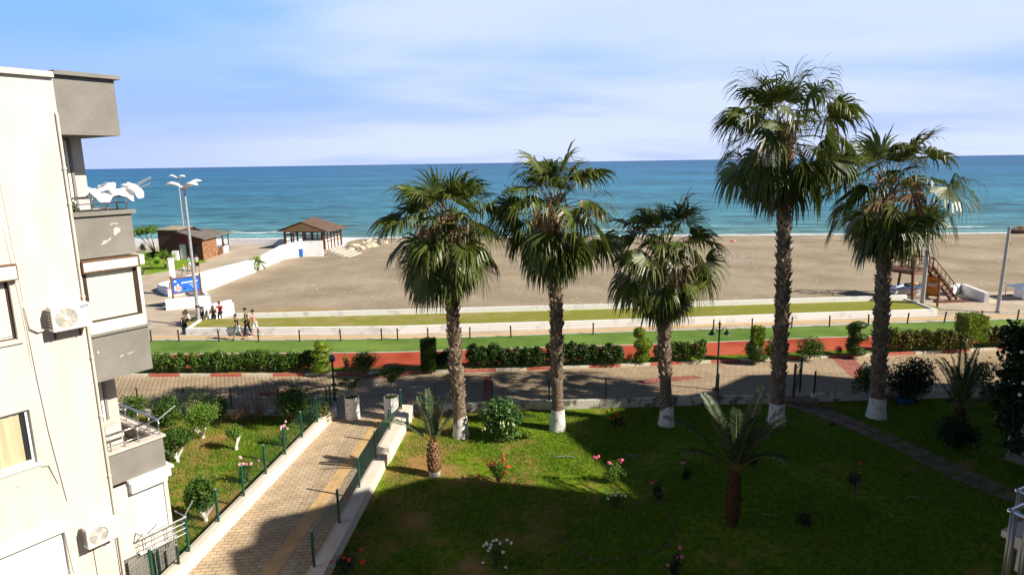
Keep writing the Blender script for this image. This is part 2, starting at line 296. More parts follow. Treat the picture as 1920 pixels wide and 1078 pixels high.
# ================================================================== THE SETTING
def sheet(name, poly, z, m, kind='structure'):
    pts = [(p[0], p[1], z) for p in poly]; o = [pts[0][0], pts[0][1], z]
    a = sum(pts[i][0] * pts[(i + 1) % len(pts)][1] - pts[(i + 1) % len(pts)][0] * pts[i][1] for i in range(len(pts)))
    if a < 0: pts = pts[::-1]
    b = MB(); b.add(pts, [tuple(range(len(pts)))]); return tag(b.build(name, m, origin=(0, 0, z)), kind=kind)
def pl(pts, z=0.0, xs=None, dy=0.0):        # pixel polyline -> world points at given pixel columns
    px = [p[0] for p in pts]; py = [p[1] for p in pts]; out = []
    for x in xs:
        if x < px[0]: y = py[0] + (x - px[0]) * (-0.008)
        elif x > px[-1]: y = py[-1] + (x - px[-1]) * ((py[-1] - py[-2]) / (px[-1] - px[-2]))
        else: y = float(np.interp(x, px, py))
        out.append(G(x, y + dy, z))
    return out
XS = list(range(-900, 2900, 50))
def strip(name, A, B, z, m, za=None):
    n = len(A); b = MB(); b.add([(p[0], p[1], z) for p in A] + [(p[0], p[1], z) for p in B], [(i, i + 1, n + i + 1, n + i) for i in range(n - 1)])
    return tag(b.build(name, m, origin=(0, 0, z)), kind='structure')
KERB = [(280, 706), (500, 706), (850, 699), (1050, 692), (1209, 686), (1330, 681), (1559, 671), (1740, 663), (1900, 655)]
WLINE = [(280, 668), (340, 667), (640, 665), (740, 664), (1009, 655), (1315, 646), (1549, 636), (1630, 634), (1900, 621)]
GTOP = [(280, 641), (553, 641), (847, 637), (1162, 626), (1334, 621), (1488, 616), (1736, 607), (1896, 602)]
TACT = [(277, 632), (553, 633), (847, 631), (1112, 620), (1346, 609), (1736, 598), (1896, 593)]
kerbW = pl(KERB, 0, XS); wl_ = pl(WLINE, 0, XS); gt = pl(GTOP, 0, XS)

# materials of the ground
M['earth'] = mat('dry_earth', (0.20, 0.14, 0.09), 0.95, (0.13, 0.10, 0.06), scale=0.8, bump=0.5, bscale=5)
M['street'] = brickmat('interlocking_street_pavers', (0.42, 0.32, 0.21), (0.49, 0.38, 0.26), (0.20, 0.15, 0.10), 0.42, 0.20, 0.018, rot=R(66), pscale=0.12)
M['path'] = brickmat('interlocking_path_pavers', (0.50, 0.385, 0.26), (0.58, 0.455, 0.32), (0.27, 0.19, 0.12), 0.30, 0.16, 0.014, rot=R(-5), bump=0.6, pscale=0.35)
M['prom'] = brickmat('promenade_pavers', (0.52, 0.43, 0.34), (0.58, 0.49, 0.40), (0.36, 0.29, 0.22), 0.60, 0.30, 0.02, rot=R(3), pscale=0.06)
M['turf'] = mat('green_track_rubber', (0.085, 0.165, 0.028), 0.9, (0.180, 0.275, 0.060), scale=0.30, bump=0.2, bscale=60, spec=0.1, detail=9)
M['redtrk'] = mat('red_track_rubber', (0.31, 0.045, 0.020), 0.9, (0.50, 0.12, 0.065), scale=0.30, bump=0.2, bscale=60, spec=0.1, detail=9)
M['redpav'] = brickmat('red_pavers', (0.38, 0.12, 0.10), (0.44, 0.15, 0.12), (0.2, 0.12, 0.10), 0.42, 0.20, 0.018, rot=R(66), pscale=0.2)
M['linew'] = mat('white_road_paint', (0.72, 0.72, 0.70), 0.8, (0.55, 0.55, 0.53), scale=3)
M['tact'] = brickmat('yellow_tactile_paving', (0.66, 0.44, 0.21), (0.70, 0.48, 0.25), (0.50, 0.33, 0.15), 0.40, 0.075, 0.008, rot=R(90 - 4.93), bump=0.5, pscale=0.4, offset=0.0)
M['tact2'] = mat('yellow_tactile_line', (0.68, 0.44, 0.18), 0.8, (0.62, 0.42, 0.20), scale=2)
M['kred'] = mat('faded_red_kerb_paint', (0.50, 0.10, 0.075), 0.85, (0.42, 0.16, 0.12), scale=5, bump=0.3)
M['kwhite'] = mat('faded_white_kerb_paint', (0.68, 0.62, 0.52), 0.85, (0.52, 0.46, 0.38), scale=5, bump=0.3)
M['slab'] = mat('worn_stone_slab', (0.15, 0.10, 0.075), 0.9, (0.27, 0.20, 0.155), scale=2.5, bump=0.5, bscale=14)
M['rock'] = mat('pale_beach_rock', (0.62, 0.55, 0.42), 0.9, (0.42, 0.36, 0.27), scale=1.5, bump=0.8, bscale=5)

def lawnmat(name, g1, g2, s1, lo, hi, sc):
    m = mat(name, g1, 0.95, g2, scale=5, bump=1.0, bscale=22, spec=0.05, detail=8); nt = m.node_tree; N, L = nt.nodes, nt.links; b = N['Principled BSDF']
    src = b.inputs['Base Color'].links[0].from_socket; tc = N.new('ShaderNodeTexCoord')
    n = N.new('ShaderNodeTexNoise'); n.inputs['Scale'].default_value = sc; n.inputs['Detail'].default_value = 7; n.inputs['Roughness'].default_value = 0.62; L.new(tc.outputs['Object'], n.inputs['Vector'])
    r = N.new('ShaderNodeMapRange'); r.inputs[1].default_value = lo; r.inputs[2].default_value = hi
    sx = N.new('ShaderNodeSeparateXYZ'); L.new(tc.outputs['Object'], sx.inputs[0]); mx = N.new('ShaderNodeMapRange'); mx.inputs[1].default_value = -4; mx.inputs[2].default_value = 7; mx.inputs[3].default_value = .02; mx.inputs[4].default_value = -.10; L.new(sx.outputs['X'], mx.inputs[0]); ad_ = N.new('ShaderNodeMath'); ad_.operation = 'ADD'; L.new(mx.outputs[0], ad_.inputs[0]); L.new(n.outputs[0], ad_.inputs[1]); L.new(ad_.outputs[0], r.inputs[0])  # dry soil near the path; thinned rightward so colour deepens the shade
    x = N.new('ShaderNodeMix'); x.data_type = 'RGBA'; x.inputs[7].default_value = (*s1, 1); L.new(src, x.inputs[6]); L.new(r.outputs[0], x.inputs[0]); L.new(x.outputs[2], b.inputs['Base Color']); return m
M['lawn'] = lawnmat('patchy_lawn', (0.055, 0.105, 0.006), (0.19, 0.27, 0.018), (0.36, 0.21, 0.085), 0.48, 0.60, 0.45)
M['strawlawn'] = lawnmat('straw_lawn', (0.20, 0.24, 0.035), (0.27, 0.25, 0.06), (0.36, 0.29, 0.14), 0.45, 0.7, 0.6)
M['farlawn'] = lawnmat('kept_lawn', (0.15, 0.28, 0.02), (0.22, 0.33, 0.03), (0.34, 0.30, 0.12), 0.55, 0.75, 0.3)
SH1, SH2 = G(715, 447, -1.2), G(1920, 438, -1.2); SHA_ = math.atan2(SH2[1] - SH1[1], SH2[0] - SH1[0]); SHD_ = -(SH1[0]) * math.sin(SHA_) + (SH1[1] - 50) * math.cos(SHA_)
# sand
ms = mat('grey_brown_sand', (0.285, 0.23, 0.168), 0.95, (0.42, 0.352, 0.265), scale=0.16, spec=0.05, detail=11)
nt = ms.node_tree; N, L = nt.nodes, nt.links; tc = N.new('ShaderNodeTexCoord')
n1 = N.new('ShaderNodeTexNoise'); n1.inputs['Scale'].default_value = 1.7; n1.inputs['Detail'].default_value = 8; n1.inputs['Roughness'].default_value = 0.75; L.new(tc.outputs['Object'], n1.inputs['Vector'])
bb = N.new('ShaderNodeBump'); bb.inputs['Strength'].default_value = 1.0; bb.inputs['Distance'].default_value = 0.10; L.new(n1.outputs[0], bb.inputs['Height']); L.new(bb.outputs[0], N['Principled BSDF'].inputs['Normal'])
spz = N.new('ShaderNodeSeparateXYZ'); mpz = N.new('ShaderNodeMapping'); mpz.inputs['Rotation'].default_value = (0, 0, -SHA_); L.new(tc.outputs['Object'], mpz.inputs[0]); L.new(mpz.outputs[0], spz.inputs[0])
wn_ = N.new('ShaderNodeTexNoise'); wn_.inputs['Scale'].default_value = .12; wn_.inputs['Detail'].default_value = 6; L.new(tc.outputs['Object'], wn_.inputs['Vector'])
wa = N.new('ShaderNodeMath'); wa.operation = 'MULTIPLY_ADD'; wa.inputs[1].default_value = 5.0; L.new(wn_.outputs[0], wa.inputs[0]); L.new(spz.outputs['Y'], wa.inputs[2])
wet = N.new('ShaderNodeMapRange'); wet.inputs[1].default_value = SHD_ - 1.6; wet.inputs[2].default_value = SHD_ + 0.3; L.new(wa.outputs[0], wet.inputs[0])
wmx = N.new('ShaderNodeMix'); wmx.data_type = 'RGBA'; wmx.inputs[7].default_value = (0.12, 0.095, 0.07, 1); bs_ = N['Principled BSDF']; L.new(bs_.inputs['Base Color'].links[0].from_socket, wmx.inputs[6]); L.new(wet.outputs[0], wmx.inputs[0]); L.new(wmx.outputs[2], bs_.inputs['Base Color'])
M['sand'] = ms
# sea
SH1, SH2 = G(715, 447, -1.2), G(1920, 438, -1.2)
sha = math.atan2(SH2[1] - SH1[1], SH2[0] - SH1[0])
m = bpy.data.materials.new('sea_water'); m.use_nodes = True; nt = m.node_tree; N, L = nt.nodes, nt.links; b = N['Principled BSDF']
b.inputs['Roughness'].default_value = 0.35; b.inputs['Specular IOR Level'].default_value = 0.16; b.inputs['IOR'].default_value = 1.2
tc = N.new('ShaderNodeTexCoord'); sp = N.new('ShaderNodeSeparateXYZ'); L.new(tc.outputs['Object'], sp.inputs[0])
wn1 = N.new('ShaderNodeTexNoise'); wn1.inputs['Scale'].default_value = 0.035; wn1.inputs['Detail'].default_value = 4; L.new(tc.outputs['Object'], wn1.inputs['Vector'])
wob = N.new('ShaderNodeMath'); wob.operation = 'MULTIPLY_ADD'; wob.inputs[1].default_value = 9.0; L.new(wn1.outputs[0], wob.inputs[0]); L.new(sp.outputs['Y'], wob.inputs[2])     # y + 9*noise (centre 4.5)
lg = N.new('ShaderNodeMath'); lg.operation = 'LOGARITHM'; lg.inputs[1].default_value = 10
ad = N.new('ShaderNodeMath'); ad.operation = 'MAXIMUM'; ad.inputs[1].default_value = 1.0; L.new(wob.outputs[0], ad.inputs[0]); L.new(ad.outputs[0], lg.inputs[0])
rp = N.new('ShaderNodeValToRGB'); cr_ = rp.color_ramp; dv4 = N.new('ShaderNodeMath'); dv4.operation = 'DIVIDE'; dv4.inputs[1].default_value = 4.0; L.new(lg.outputs[0], dv4.inputs[0]); L.new(dv4.outputs[0], rp.inputs[0])
stops = [(0.0, (0.26, 0.27, 0.22)), (0.17, (0.19, 0.30, 0.29)), (0.26, (0.11, 0.27, 0.29)), (0.38, (0.070, 0.225, 0.285)), (0.47, (0.045, 0.190, 0.275)), (0.58, (0.030, 0.155, 0.265)), (0.72, (0.020, 0.120, 0.255)), (1.0, (0.011, 0.075, 0.215))]
cr_.elements[0].position, cr_.elements[0].color = stops[0][0], (*stops[0][1], 1); cr_.elements[1].position, cr_.elements[1].color = 1.0, (*stops[-1][1], 1)
for p_, c_ in stops[1:-1]: e = cr_.elements.new(p_); e.color = (*c_, 1)
# light and dark of wave faces, painted into the colour as streaks along the shore
mp2 = N.new('ShaderNodeMapping'); mp2.inputs['Scale'].default_value = (0.32, 1, 1); L.new(tc.outputs['Object'], mp2.inputs[0])
w1 = N.new('ShaderNodeTexNoise'); w1.inputs['Scale'].default_value = 0.30; w1.inputs['Detail'].default_value = 7; w1.inputs['Roughness'].default_value = 0.68; L.new(mp2.outputs[0], w1.inputs['Vector'])
w2 = N.new('ShaderNodeTexNoise'); w2.inputs['Scale'].default_value = 0.045; w2.inputs['Detail'].default_value = 3; L.new(mp2.outputs[0], w2.inputs['Vector'])
w1b = N.new('ShaderNodeMath'); w1b.operation = 'MULTIPLY'; w1b.inputs[1].default_value = 2.6; L.new(w1.outputs[0], w1b.inputs[0]); acc_ = w1b.outputs[0]
for sc_, wt_ in ((0.10, 1.0), (0.028, 1.0), (0.008, 1.0), (0.002, 0.8)):
    wx = N.new('ShaderNodeTexNoise'); wx.inputs['Scale'].default_value = sc_; wx.inputs['Detail'].default_value = 3; wx.inputs['Roughness'].default_value = 0.6; L.new(mp2.outputs[0], wx.inputs['Vector'])
    ma = N.new('ShaderNodeMath'); ma.operation = 'MULTIPLY_ADD'; ma.inputs[1].default_value = wt_; L.new(wx.outputs[0], ma.inputs[0]); L.new(acc_, ma.inputs[2]); acc_ = ma.outputs[0]
wr = N.new('ShaderNodeMapRange'); wr.inputs[1].default_value = 2.60; wr.inputs[2].default_value = 3.80; wr.inputs[3].default_value = 0.30; wr.inputs[4].default_value = 2.15; L.new(acc_, wr.inputs[0])
cm = N.new('ShaderNodeMix'); cm.data_type = 'RGBA'; cm.blend_type = 'MULTIPLY'; cm.inputs[0].default_value = 1; L.new(rp.outputs[0], cm.inputs[6]); L.new(wr.outputs[0], cm.inputs[7])
# foam: the swash line and a second broken line, plus rare whitecaps
fn = N.new('ShaderNodeTexNoise'); fn.inputs['Scale'].default_value = 0.22; fn.inputs['Detail'].default_value = 8; fn.inputs['Roughness'].default_value = 0.7; L.new(tc.outputs['Object'], fn.inputs['Vector'])
fy = N.new('ShaderNodeMath'); fy.operation = 'MULTIPLY_ADD'; fy.inputs[1].default_value = 5.0; L.new(fn.outputs[0], fy.inputs[0]); L.new(sp.outputs['Y'], fy.inputs[2])
f1 = N.new('ShaderNodeMapRange'); f1.inputs[1].default_value = 4.6; f1.inputs[2].default_value = 3.6; L.new(fy.outputs[0], f1.inputs[0])
f2 = N.new('ShaderNodeMath'); f2.operation = 'COMPARE'; f2.inputs[1].default_value = 13.2; f2.inputs[2].default_value = 0.55; L.new(fy.outputs[0], f2.inputs[0])
gx = N.new('ShaderNodeMapRange'); gx.inputs[1].default_value = 0.50; gx.inputs[2].default_value = 0.58; L.new(wn1.outputs[0], gx.inputs[0])
f2b = N.new('ShaderNodeMath'); f2b.operation = 'MULTIPLY'; L.new(f2.outputs[0], f2b.inputs[0]); L.new(gx.outputs[0], f2b.inputs[1])
wc = N.new('ShaderNodeMapRange'); wc.inputs[1].default_value = 0.735; wc.inputs[2].default_value = 0.76; wc.inputs[4].default_value = 0.8; L.new(w1.outputs[0], wc.inputs[0])
mx1 = N.new('ShaderNodeMath'); mx1.operation = 'MAXIMUM'; L.new(f1.outputs[0], mx1.inputs[0]); L.new(f2b.outputs[0], mx1.inputs[1])
mx2 = N.new('ShaderNodeMath'); mx2.operation = 'MAXIMUM'; mx2.use_clamp = True; L.new(mx1.outputs[0], mx2.inputs[0]); L.new(wc.outputs[0], mx2.inputs[1])
fm = N.new('ShaderNodeMix'); fm.data_type = 'RGBA'; fm.inputs[7].default_value = (0.85, 0.87, 0.88, 1); L.new(mx2.outputs[0], fm.inputs[0]); L.new(cm.outputs[2], fm.inputs[6]); L.new(fm.outputs[2], b.inputs['Base Color'])
w3 = N.new('ShaderNodeTexNoise'); w3.inputs['Scale'].default_value = 1.1; w3.inputs['Detail'].default_value = 5; L.new(mp2.outputs[0], w3.inputs['Vector'])
ws = N.new('ShaderNodeMath'); ws.operation = 'MULTIPLY_ADD'; ws.inputs[1].default_value = 0.35; L.new(w3.outputs[0], ws.inputs[0]); L.new(w1.outputs[0], ws.inputs[2])
bu = N.new('ShaderNodeBump'); bu.inputs['Strength'].default_value = 1.0; bu.inputs['Distance'].default_value = 1.1; L.new(ws.outputs[0], bu.inputs['Height']); L.new(bu.outputs[0], b.inputs['Normal'])
M['sea'] = m
b_ = MB(); b_.add([(-9000, -25, 0), (9000, -25, 0), (40000, 40000, 0), (-40000, 40000, 0)], [(0, 1, 2, 3)])
sea = b_.build('sea', M['sea'], origin=(0, 0, 0)); sea.location = (SH1[0], SH1[1], -1.2); sea.rotation_euler = (0, 0, sha); tag(sea, kind='structure')

# ground, street, track, promenade
b_ = MB(); b_.add([(-400, -300, -0.05), (400, -300, -0.05), (400, 44, -0.05), (-400, 44, -0.05)], [(0, 1, 2, 3)]); tag(b_.build('ground', M['earth'], origin=(0, 0, -0.05)), kind='structure')
low = [(p[0], 26.9, 0) for p in kerbW]
strip('street', low, kerbW, 0.0, M['street'])
# kerb: a real step with painted stones
kb = MB(); d = 0.0; acc = 0.0; on = 0
fine = pl(KERB, 0, list(range(-300, 2500, 8)))
i0 = 0; seg = 0
pts = [np.array(p[:2]) for p in fine]; cum = [0]
for i in range(1, len(pts)): cum.append(cum[-1] + np.linalg.norm(pts[i] - pts[i - 1]))
def at_len(s_): return np.array([np.interp(s_, cum, [p[0] for p in pts]), np.interp(s_, cum, [p[1] for p in pts])])
s_ = 0; k = 0; rg = random.Random(3)
while s_ + 0.9 < cum[-1]:
    for j in range(2):
        a, c = at_len(s_ + 0.01), at_len(s_ + 0.84); nn = np.array([-(c - a)[1], (c - a)[0]]); nn /= np.linalg.norm(nn); z = 0.13 + rg.uniform(-.006, .006); q = rg.uniform(-.006, .006)
        kb.m(k % 2).add([(*(a + nn * q), -0.03), (*(c + nn * q), -0.03), (*(c + nn * 0.17), -0.03), (*(a + nn * 0.17), -0.03), (*(a + nn * (q + .02)), z), (*(c + nn * (q + .02)), z), (*(c + nn * 0.16), z), (*(a + nn * 0.16), z)],
                        [(4, 5, 6, 7), (0, 1, 5, 4), (1, 2, 6, 5), (2, 3, 7, 6), (3, 0, 4, 7)])
        s_ += 0.85
    k += 1
tag(kb.build('kerb', [M['kred'], M['kwhite']], origin=(0, 33, 0)), kind='structure')
def shift(P_, dy): return [(p[0], p[1] + dy, p[2]) for p in P_]
strip('planting_strip', shift(kerbW, 0.165), shift(kerbW, 1.0), 0.10, M['lawn'])
mid = shift(kerbW, 1.0)
strip('red_cycle_track', mid, wl_, 0.11, M['redtrk'])
strip('green_cycle_track', shift(wl_, 0.11), gt, 0.11, M['turf'])
strip('track_line', wl_, shift(wl_, 0.11), 0.114, M['linew'])
strip('promenade_edge', gt, shift(gt, 0.16), 0.125, M['linew'])
BW = [(300, 604), (487, 598), (990, 585), (1346, 575), (1630, 566), (1760, 561), (1920, 556)]
BACK = pl(BW, 0, XS)
strip('promenade', shift(gt, 0.16), BACK, 0.105, M['prom'])
tl = pl(TACT, 0.11, XS); strip('tactile_line', shift(tl, -0.19), shift(tl, 0.19), 0.112, M['tact2'])
# paved quay on the left, running out to the sea wall
Q = [G(x, y, 0.1) for x, y in [(-1400, 660), (300, 604.5), (437, 600), (437, 588), (397, 575), (374, 546), (480, 507), (532, 484), (563, 479), (606, 478), (640, 468), (648, 462), (431, 459), (250, 461), (-1200, 490)]]
sheet('quay_paving', Q, 0.10, M['prom'])
Q = [G(x, y, 0.1) for x, y in [(268, 516), (330, 505), (384, 492), (388, 489), (382, 487), (300, 486), (302, 470), (265, 474), (-100, 490), (-100, 560)]]
sheet('far_lawn', Q, 0.104, M['farlawn'])
A_ = [G(x, y, 0.1) for x, y in [(150, 553), (264, 527), (324, 511), (385, 493), (450, 477), (470, 471)]]
b_ = MB(); n = len(A_); b_.add([(p[0], p[1], 0.108) for p in A_] + [(p[0] + .1, p[1] + 0.55, 0.108) for p in A_], [(i, i + 1, n + i + 1, n + i) for i in range(n - 1)]); tag(b_.build('tactile_line', M['tact2'], origin=(0, 0, 0.108)), kind='structure')
Q = [G(x, y, 0.1) for x, y in [(1742, 562), (1800, 566), (1845, 567.5), (1850, 556), (1895, 551.5), (1935, 560), (2500, 575), (2500, 540), (1740, 548)]]
sheet('lifeguard_paving', Q, 0.108, M['prom'])
# beach
bm_ = MB(); NX, NY = 130, 46; vs = []; rgn = np.random.default_rng(5)
lw = [G(x, y, 0.0) for x, y in [(437, 598), (396, 574), (376, 548), (480, 507), (532, 484), (563, 479), (606, 478), (645, 462), (650, 455)]]
def xl(y): return float(np.interp(y, [p[1] for p in lw], [p[0] for p in lw]))
for j in range(NY):
    for i in range(NX):
        tj = j / (NY - 1); y = 38 + (SH1[1] + 12 - 38) * tj; x0 = xl(y) + 0.0; x1 = 170; x = x0 + (x1 - x0) * (i / (NX - 1)) ** 1.3
        ysh = SH1[1] + (x - SH1[0]) * math.tan(sha); yy = 38 + (ysh + 12 - 38) * tj; dsh = ysh - yy
        base = -0.02 if dsh > 14 else (-0.02 - 1.18 * (1 - dsh / 14) ** 1.3 if dsh > 0 else -1.2 - 0.06 * -dsh)
        base += 0.05 * math.sin(x * .21 + y * .5) * math.sin(y * .33) if dsh > 8 and yy > 48 else 0
        vs.append((x, yy, base))
bm_.add(vs, [(j * NX + i, j * NX + i + 1, (j + 1) * NX + i + 1, (j + 1) * NX + i) for j in range(NY - 1) for i in range(NX - 1)])
tag(bm_.build('beach', M['sand'], smooth=True, origin=(0, 50, 0)), kind='structure')
# weedy edge of the sand by the wall
Q = [G(x, y, 0.03) for x, y in [(440, 590), (500, 580), (560, 577), (640, 579), (720, 584), (720, 592), (440, 598)]]
sheet('weedy_sand', Q, 0.035, mat('weedy_sand_patch', (0.42, 0.29, 0.12), 0.95, (0.27, 0.21, 0.12), scale=1.2))

# garden ground
PL0, PL1 = G(350, 1078), G(640, 770)        # left wall of the footpath (path side foot)
PR0, PR1 = G(590, 1078), G(745, 800)
def onl(A, B, y): t = (y - A[1]) / (B[1] - A[1]); return A[0] + (B[0] - A[0]) * t
ylo, yhi = 6.0, 27.4
sheet('footpath', [(onl(PL0, PL1, ylo), ylo), (onl(PR0, PR1, ylo) + .3, ylo), (onl(PR0, PR1, yhi) + .3, yhi), (onl(PL0, PL1, yhi), yhi), ], 0.004, M['path'])
S0, S1_ = G(487, 1078), G(705, 785); S0b, S1b = G(512, 1078), G(733, 785)
yt = S1_[1]
sheet('tactile_strip', [(onl(S0, S1_, ylo), ylo), (onl(S0, S1_, ylo) + .46, ylo), (onl(S0, S1_, 27.2) + .46, 27.2), (onl(S0, S1_, 27.2), 27.2)], 0.010, M['tact'])
for (x0, x1, x2, x3) in ((905, 922, 925, 905), (1600, 1560, 1650, 1700)): pass
for q in ([(908, 706), (921, 706), (921, 752), (905, 752)], [(1190, 713), (1300, 703), (1320, 709), (1205, 720)], [(1560, 672), (1600, 670), (1640, 712), (1612, 720)], [(480, 736), (560, 729), (560, 735), (490, 744)], [(660, 712), (760, 704), (790, 690), (740, 690)]):
    sheet('red_paving_band', [G(x, y, 0) for x, y in q], 0.0045, M['redpav'])
LG = [(onl(PL0, PL1, ylo) - .02, ylo), (onl(PL0, PL1, 27.2) - .02, 27.2), (-30, 28.47), (-30, ylo)]
sheet('garden_lawn', LG, 0.02, M['lawn'])
RG = [(onl(PR0, PR1, ylo) + .45, ylo), (onl(PR0, PR1, 27.12) + .45, 27.12), (46, 28.95), (46, ylo)]
sheet('garden_lawn', RG, 0.02, M['lawn'])

# stone slab path to the gate
sb = MB(); cl = [(1488, 757), (1525, 768), (1560, 782), (1610, 801), (1660, 823), (1710, 846), (1760, 872), (1815, 898), (1870, 920), (1960, 955)]
cp = [np.array(G(*p)[:2]) for p in cl]; rg = random.Random(8); lens = [0]
for i in range(1, len(cp)): lens.append(lens[-1] + np.linalg.norm(cp[i] - cp[i - 1]))
s_ = 0
while s_ < lens[-1] - .7:
    a = np.array([np.interp(s_, lens, [p[0] for p in cp]), np.interp(s_, lens, [p[1] for p in cp])]); c = np.array([np.interp(s_ + .62, lens, [p[0] for p in cp]), np.interp(s_ + .62, lens, [p[1] for p in cp])])
    dd = (c - a) / np.linalg.norm(c - a); nn = np.array([-dd[1], dd[0]])
    for q in (-1, 1):
        w0, w1 = (0.02, 0.52) if q > 0 else (-0.52, -0.02); j = [rg.uniform(-.04, .04) for _ in range(6)]
        po = [a + nn * (w0 + j[0]), c + nn * (w0 + j[1]), c + nn * (w1 + j[2]) + dd * j[4], a + nn * (w1 + j[3]) + dd * j[5]]
        z = 0.05 + rg.uniform(0, .02); sb.prism([tuple(p) for p in po], 0.0, z)
    s_ += .68
tag(sb.build('garden_path', M['slab']), kind='structure')

# ------------------------------------------------------------------ walls
def wallrun(name, pts, h, th, m, label, cat='low wall', z0=-0.1, group=None, side=1, cap=None):
    b = MB()
    for i in range(len(pts) - 1):
        a, c = np.array(pts[i][:2]), np.array(pts[i + 1][:2]); d = (c - a) / np.linalg.norm(c - a); nn = np.array([-d[1], d[0]]) * side
        h0 = h[i] if hasattr(h, '__len__') else h; h1 = h[i + 1] if hasattr(h, '__len__') else h
        vs = [(*a, z0), (*c, z0), (*(c + nn * th), z0), (*(a + nn * th), z0), (*a, h0), (*c, h1), (*(c + nn * th), h1), (*(a + nn * th), h0)]
        fs = [(4, 5, 6, 7), (0, 1, 5, 4), (2, 3, 7, 6)] + ([(3, 0, 4, 7)] if i == 0 else []) + ([(1, 2, 6, 5)] if i == len(pts) - 2 else [])
        if side < 0: fs = [f[::-1] for f in fs]
        b.add(vs, fs)
    return tag(b.build(name, m), label, cat, group)
W0 = list(range(349, 1757, 40)) + [1757]
FW = [(349, 628), (553, 627), (740, 625), (1112, 614), (1321, 607), (1559, 598), (1757, 592)]
fwp = pl(FW, 0.1, W0)
wallrun('planter_wall', fwp, 0.55, 0.26, M['whitewall'], 'long low white wall between the promenade and the grass strip', 'low wall')
wallrun('planter_wall', [fwp[0] + np.array([0, .2, 0]), G(386, 602, 0.1) + np.array([0, 0.0, 0])], 0.552, 0.18, M['whitewall'], 'short slanting white wall closing the left end of the grass strip by the lamp post', 'low wall', side=-1)
GB = [(386, 600), (487, 598), (990, 585), (1346, 575), (1630, 566), (1700, 563)]
gb = pl(GB, 0.40, list(range(440, 1700, 40)) + [1700])
wallrun('beach_wall', gb, 0.80, 0.24, M['whitewall'], 'long low white wall along the inland edge of the sand', 'low wall')
b_ = MB(); n = len(fwp)
pa = [(p[0], p[1] + .265) for p in fwp]; 
pb = [(float(p[0]), float(p[1])) for p in pl(GB, 0.4, W0)]; pb = [p if W0[i] < 1700 else (gb[-1][0] + (W0[i] - 1700) * .012, gb[-1][1] - (W0[i] - 1700) * .05) for i, p in enumerate(pb)]
b_.add([(*p, 0.46) for p in pa] + [(*p, 0.46) for p in pb], [(i, i + 1, n + i + 1, n + i) for i in range(n - 1)]); tag(b_.build('grass_strip', M['strawlawn'], origin=(0, 0, 0.46)), kind='structure')
wallrun('planter_wall', [fwp[-1] + np.array([0, .2, 0]), gb[-1]], 0.551, 0.16, M['whitewall'], 'short slanting white wall closing the grass strip beside the lifeguard tower', 'low wall', side=1)
g_ = lambda *p: [G(x, y, 0.1) for x, y in p]
wallrun('quay_wall', g_((385, 604), (437, 590)), 1.25, 0.25, M['whitewall'], 'tall short white wall behind the seated couple', 'low wall')
wallrun('quay_wall', g_((437, 590), (440, 586)), 0.9, 0.25, M['whitewall'], 'stub of white wall joining the seated couple wall to the beach wall', 'low wall')
wallrun('quay_wall', g_((312, 582), (396, 573), (374, 553), (352, 549)), 0.95, 0.25, M['whitewall'], 'white wall bending round in front of the blue billboard', 'low wall')
wallrun('ramp_wall', g_((322, 556), (376, 547), (480, 508), (532, 484.5), (563, 480), (606, 479)), [1.35, 1.35, 1.3, 1.7, 1.9, 1.9], 0.3, M['whitewall'], 'long white retaining wall climbing from the billboard to the pavilion', 'retaining wall')
wallrun('ramp_wall', g_((322, 556), (302, 545), (330, 532), (477, 492), (520, 492)), [0.75, .75, .55, .5, .5], 0.25, M['whitewall'], 'thin low white parapet on the walkway side of the ramp', 'low wall')
wallrun('sea_wall', g_((431, 459.5), (536, 459.5)), 0.95, 0.3, M['whitewall'], 'white sea wall between the wooden kiosk and the pavilion', 'sea wall', z0=-2)
wallrun('sea_wall', g_((150, 463), (300, 462)), 1.0, 0.3, M['whitewall'], 'white sea wall behind the leaning tree left of the kiosk', 'sea wall', z0=-2)
wallrun('quay_wall', g_((609, 468), (640, 459)), 1.4, 0.3, M['whitewall'], 'short white wall under the right side of the pavilion', 'low wall', z0=-2)
wallrun('tower_wall', g_((1786, 556), (1800, 549), (1845, 567.5)), 0.85, 0.3, M['whitewall'], 'white wall bending round the foot of the lifeguard tower stairs', 'low wall')
# footpath side walls
a0, a1 = np.array([onl(PL0, PL1, 7), 7]), np.array([onl(PL0, PL1, 27.1), 27.1])
wallrun('path_wall', [a0, a1], 0.42, 0.30, M['pathwall'], 'pale plastered wall on the left side of the garden footpath', 'low wall', side=1)
stepsR = [(7, .50), (14.6, .50), (18.6, .50), (22.4, .62), (22.5, .72), (26.6, .60)]
pr = [np.array([onl(PR0, PR1, y), y]) for y, h in ((7, 0), (22.35, 0))]
wallrun('path_wall', pr, 0.42, 0.45, M['pathwall'], 'pale wall with a ledge on the right side of the footpath, near length', 'low wall', side=-1)
pr = [np.array([onl(PR0, PR1, y), y]) for y, h in ((22.35, 0), (26.7, 0))]
wallrun('path_wall', pr, 0.62, 0.50, M['pathwall'], 'higher far length of the pale wall on the right side of the footpath', 'low wall', side=-1)
FRY = lambda x: 27.14 + 0.037 * (x + 4)
wallrun('garden_wall', [np.array([-4.0, FRY(-4)]), np.array([12.3, FRY(12.3)])], 0.40, 0.22, M['oldwall'], 'flaking white garden wall under the street fence behind the palms', 'low wall')
wallrun('garden_wall', [np.array([13.7, FRY(13.4)]), np.array([34, FRY(34)])], 0.40, 0.22, M['oldwall'], 'flaking garden wall right of the open gate', 'low wall')
FLY = lambda x: 27.15 - 0.06 * (x + 8.1)
wallrun('garden_wall', [np.array([-8.4, FLY(-8.4)]), np.array([-30, FLY(-30)])], 0.22, 0.2, M['oldwall'], 'low kerb wall under the street fence of the left garden', 'low wall')
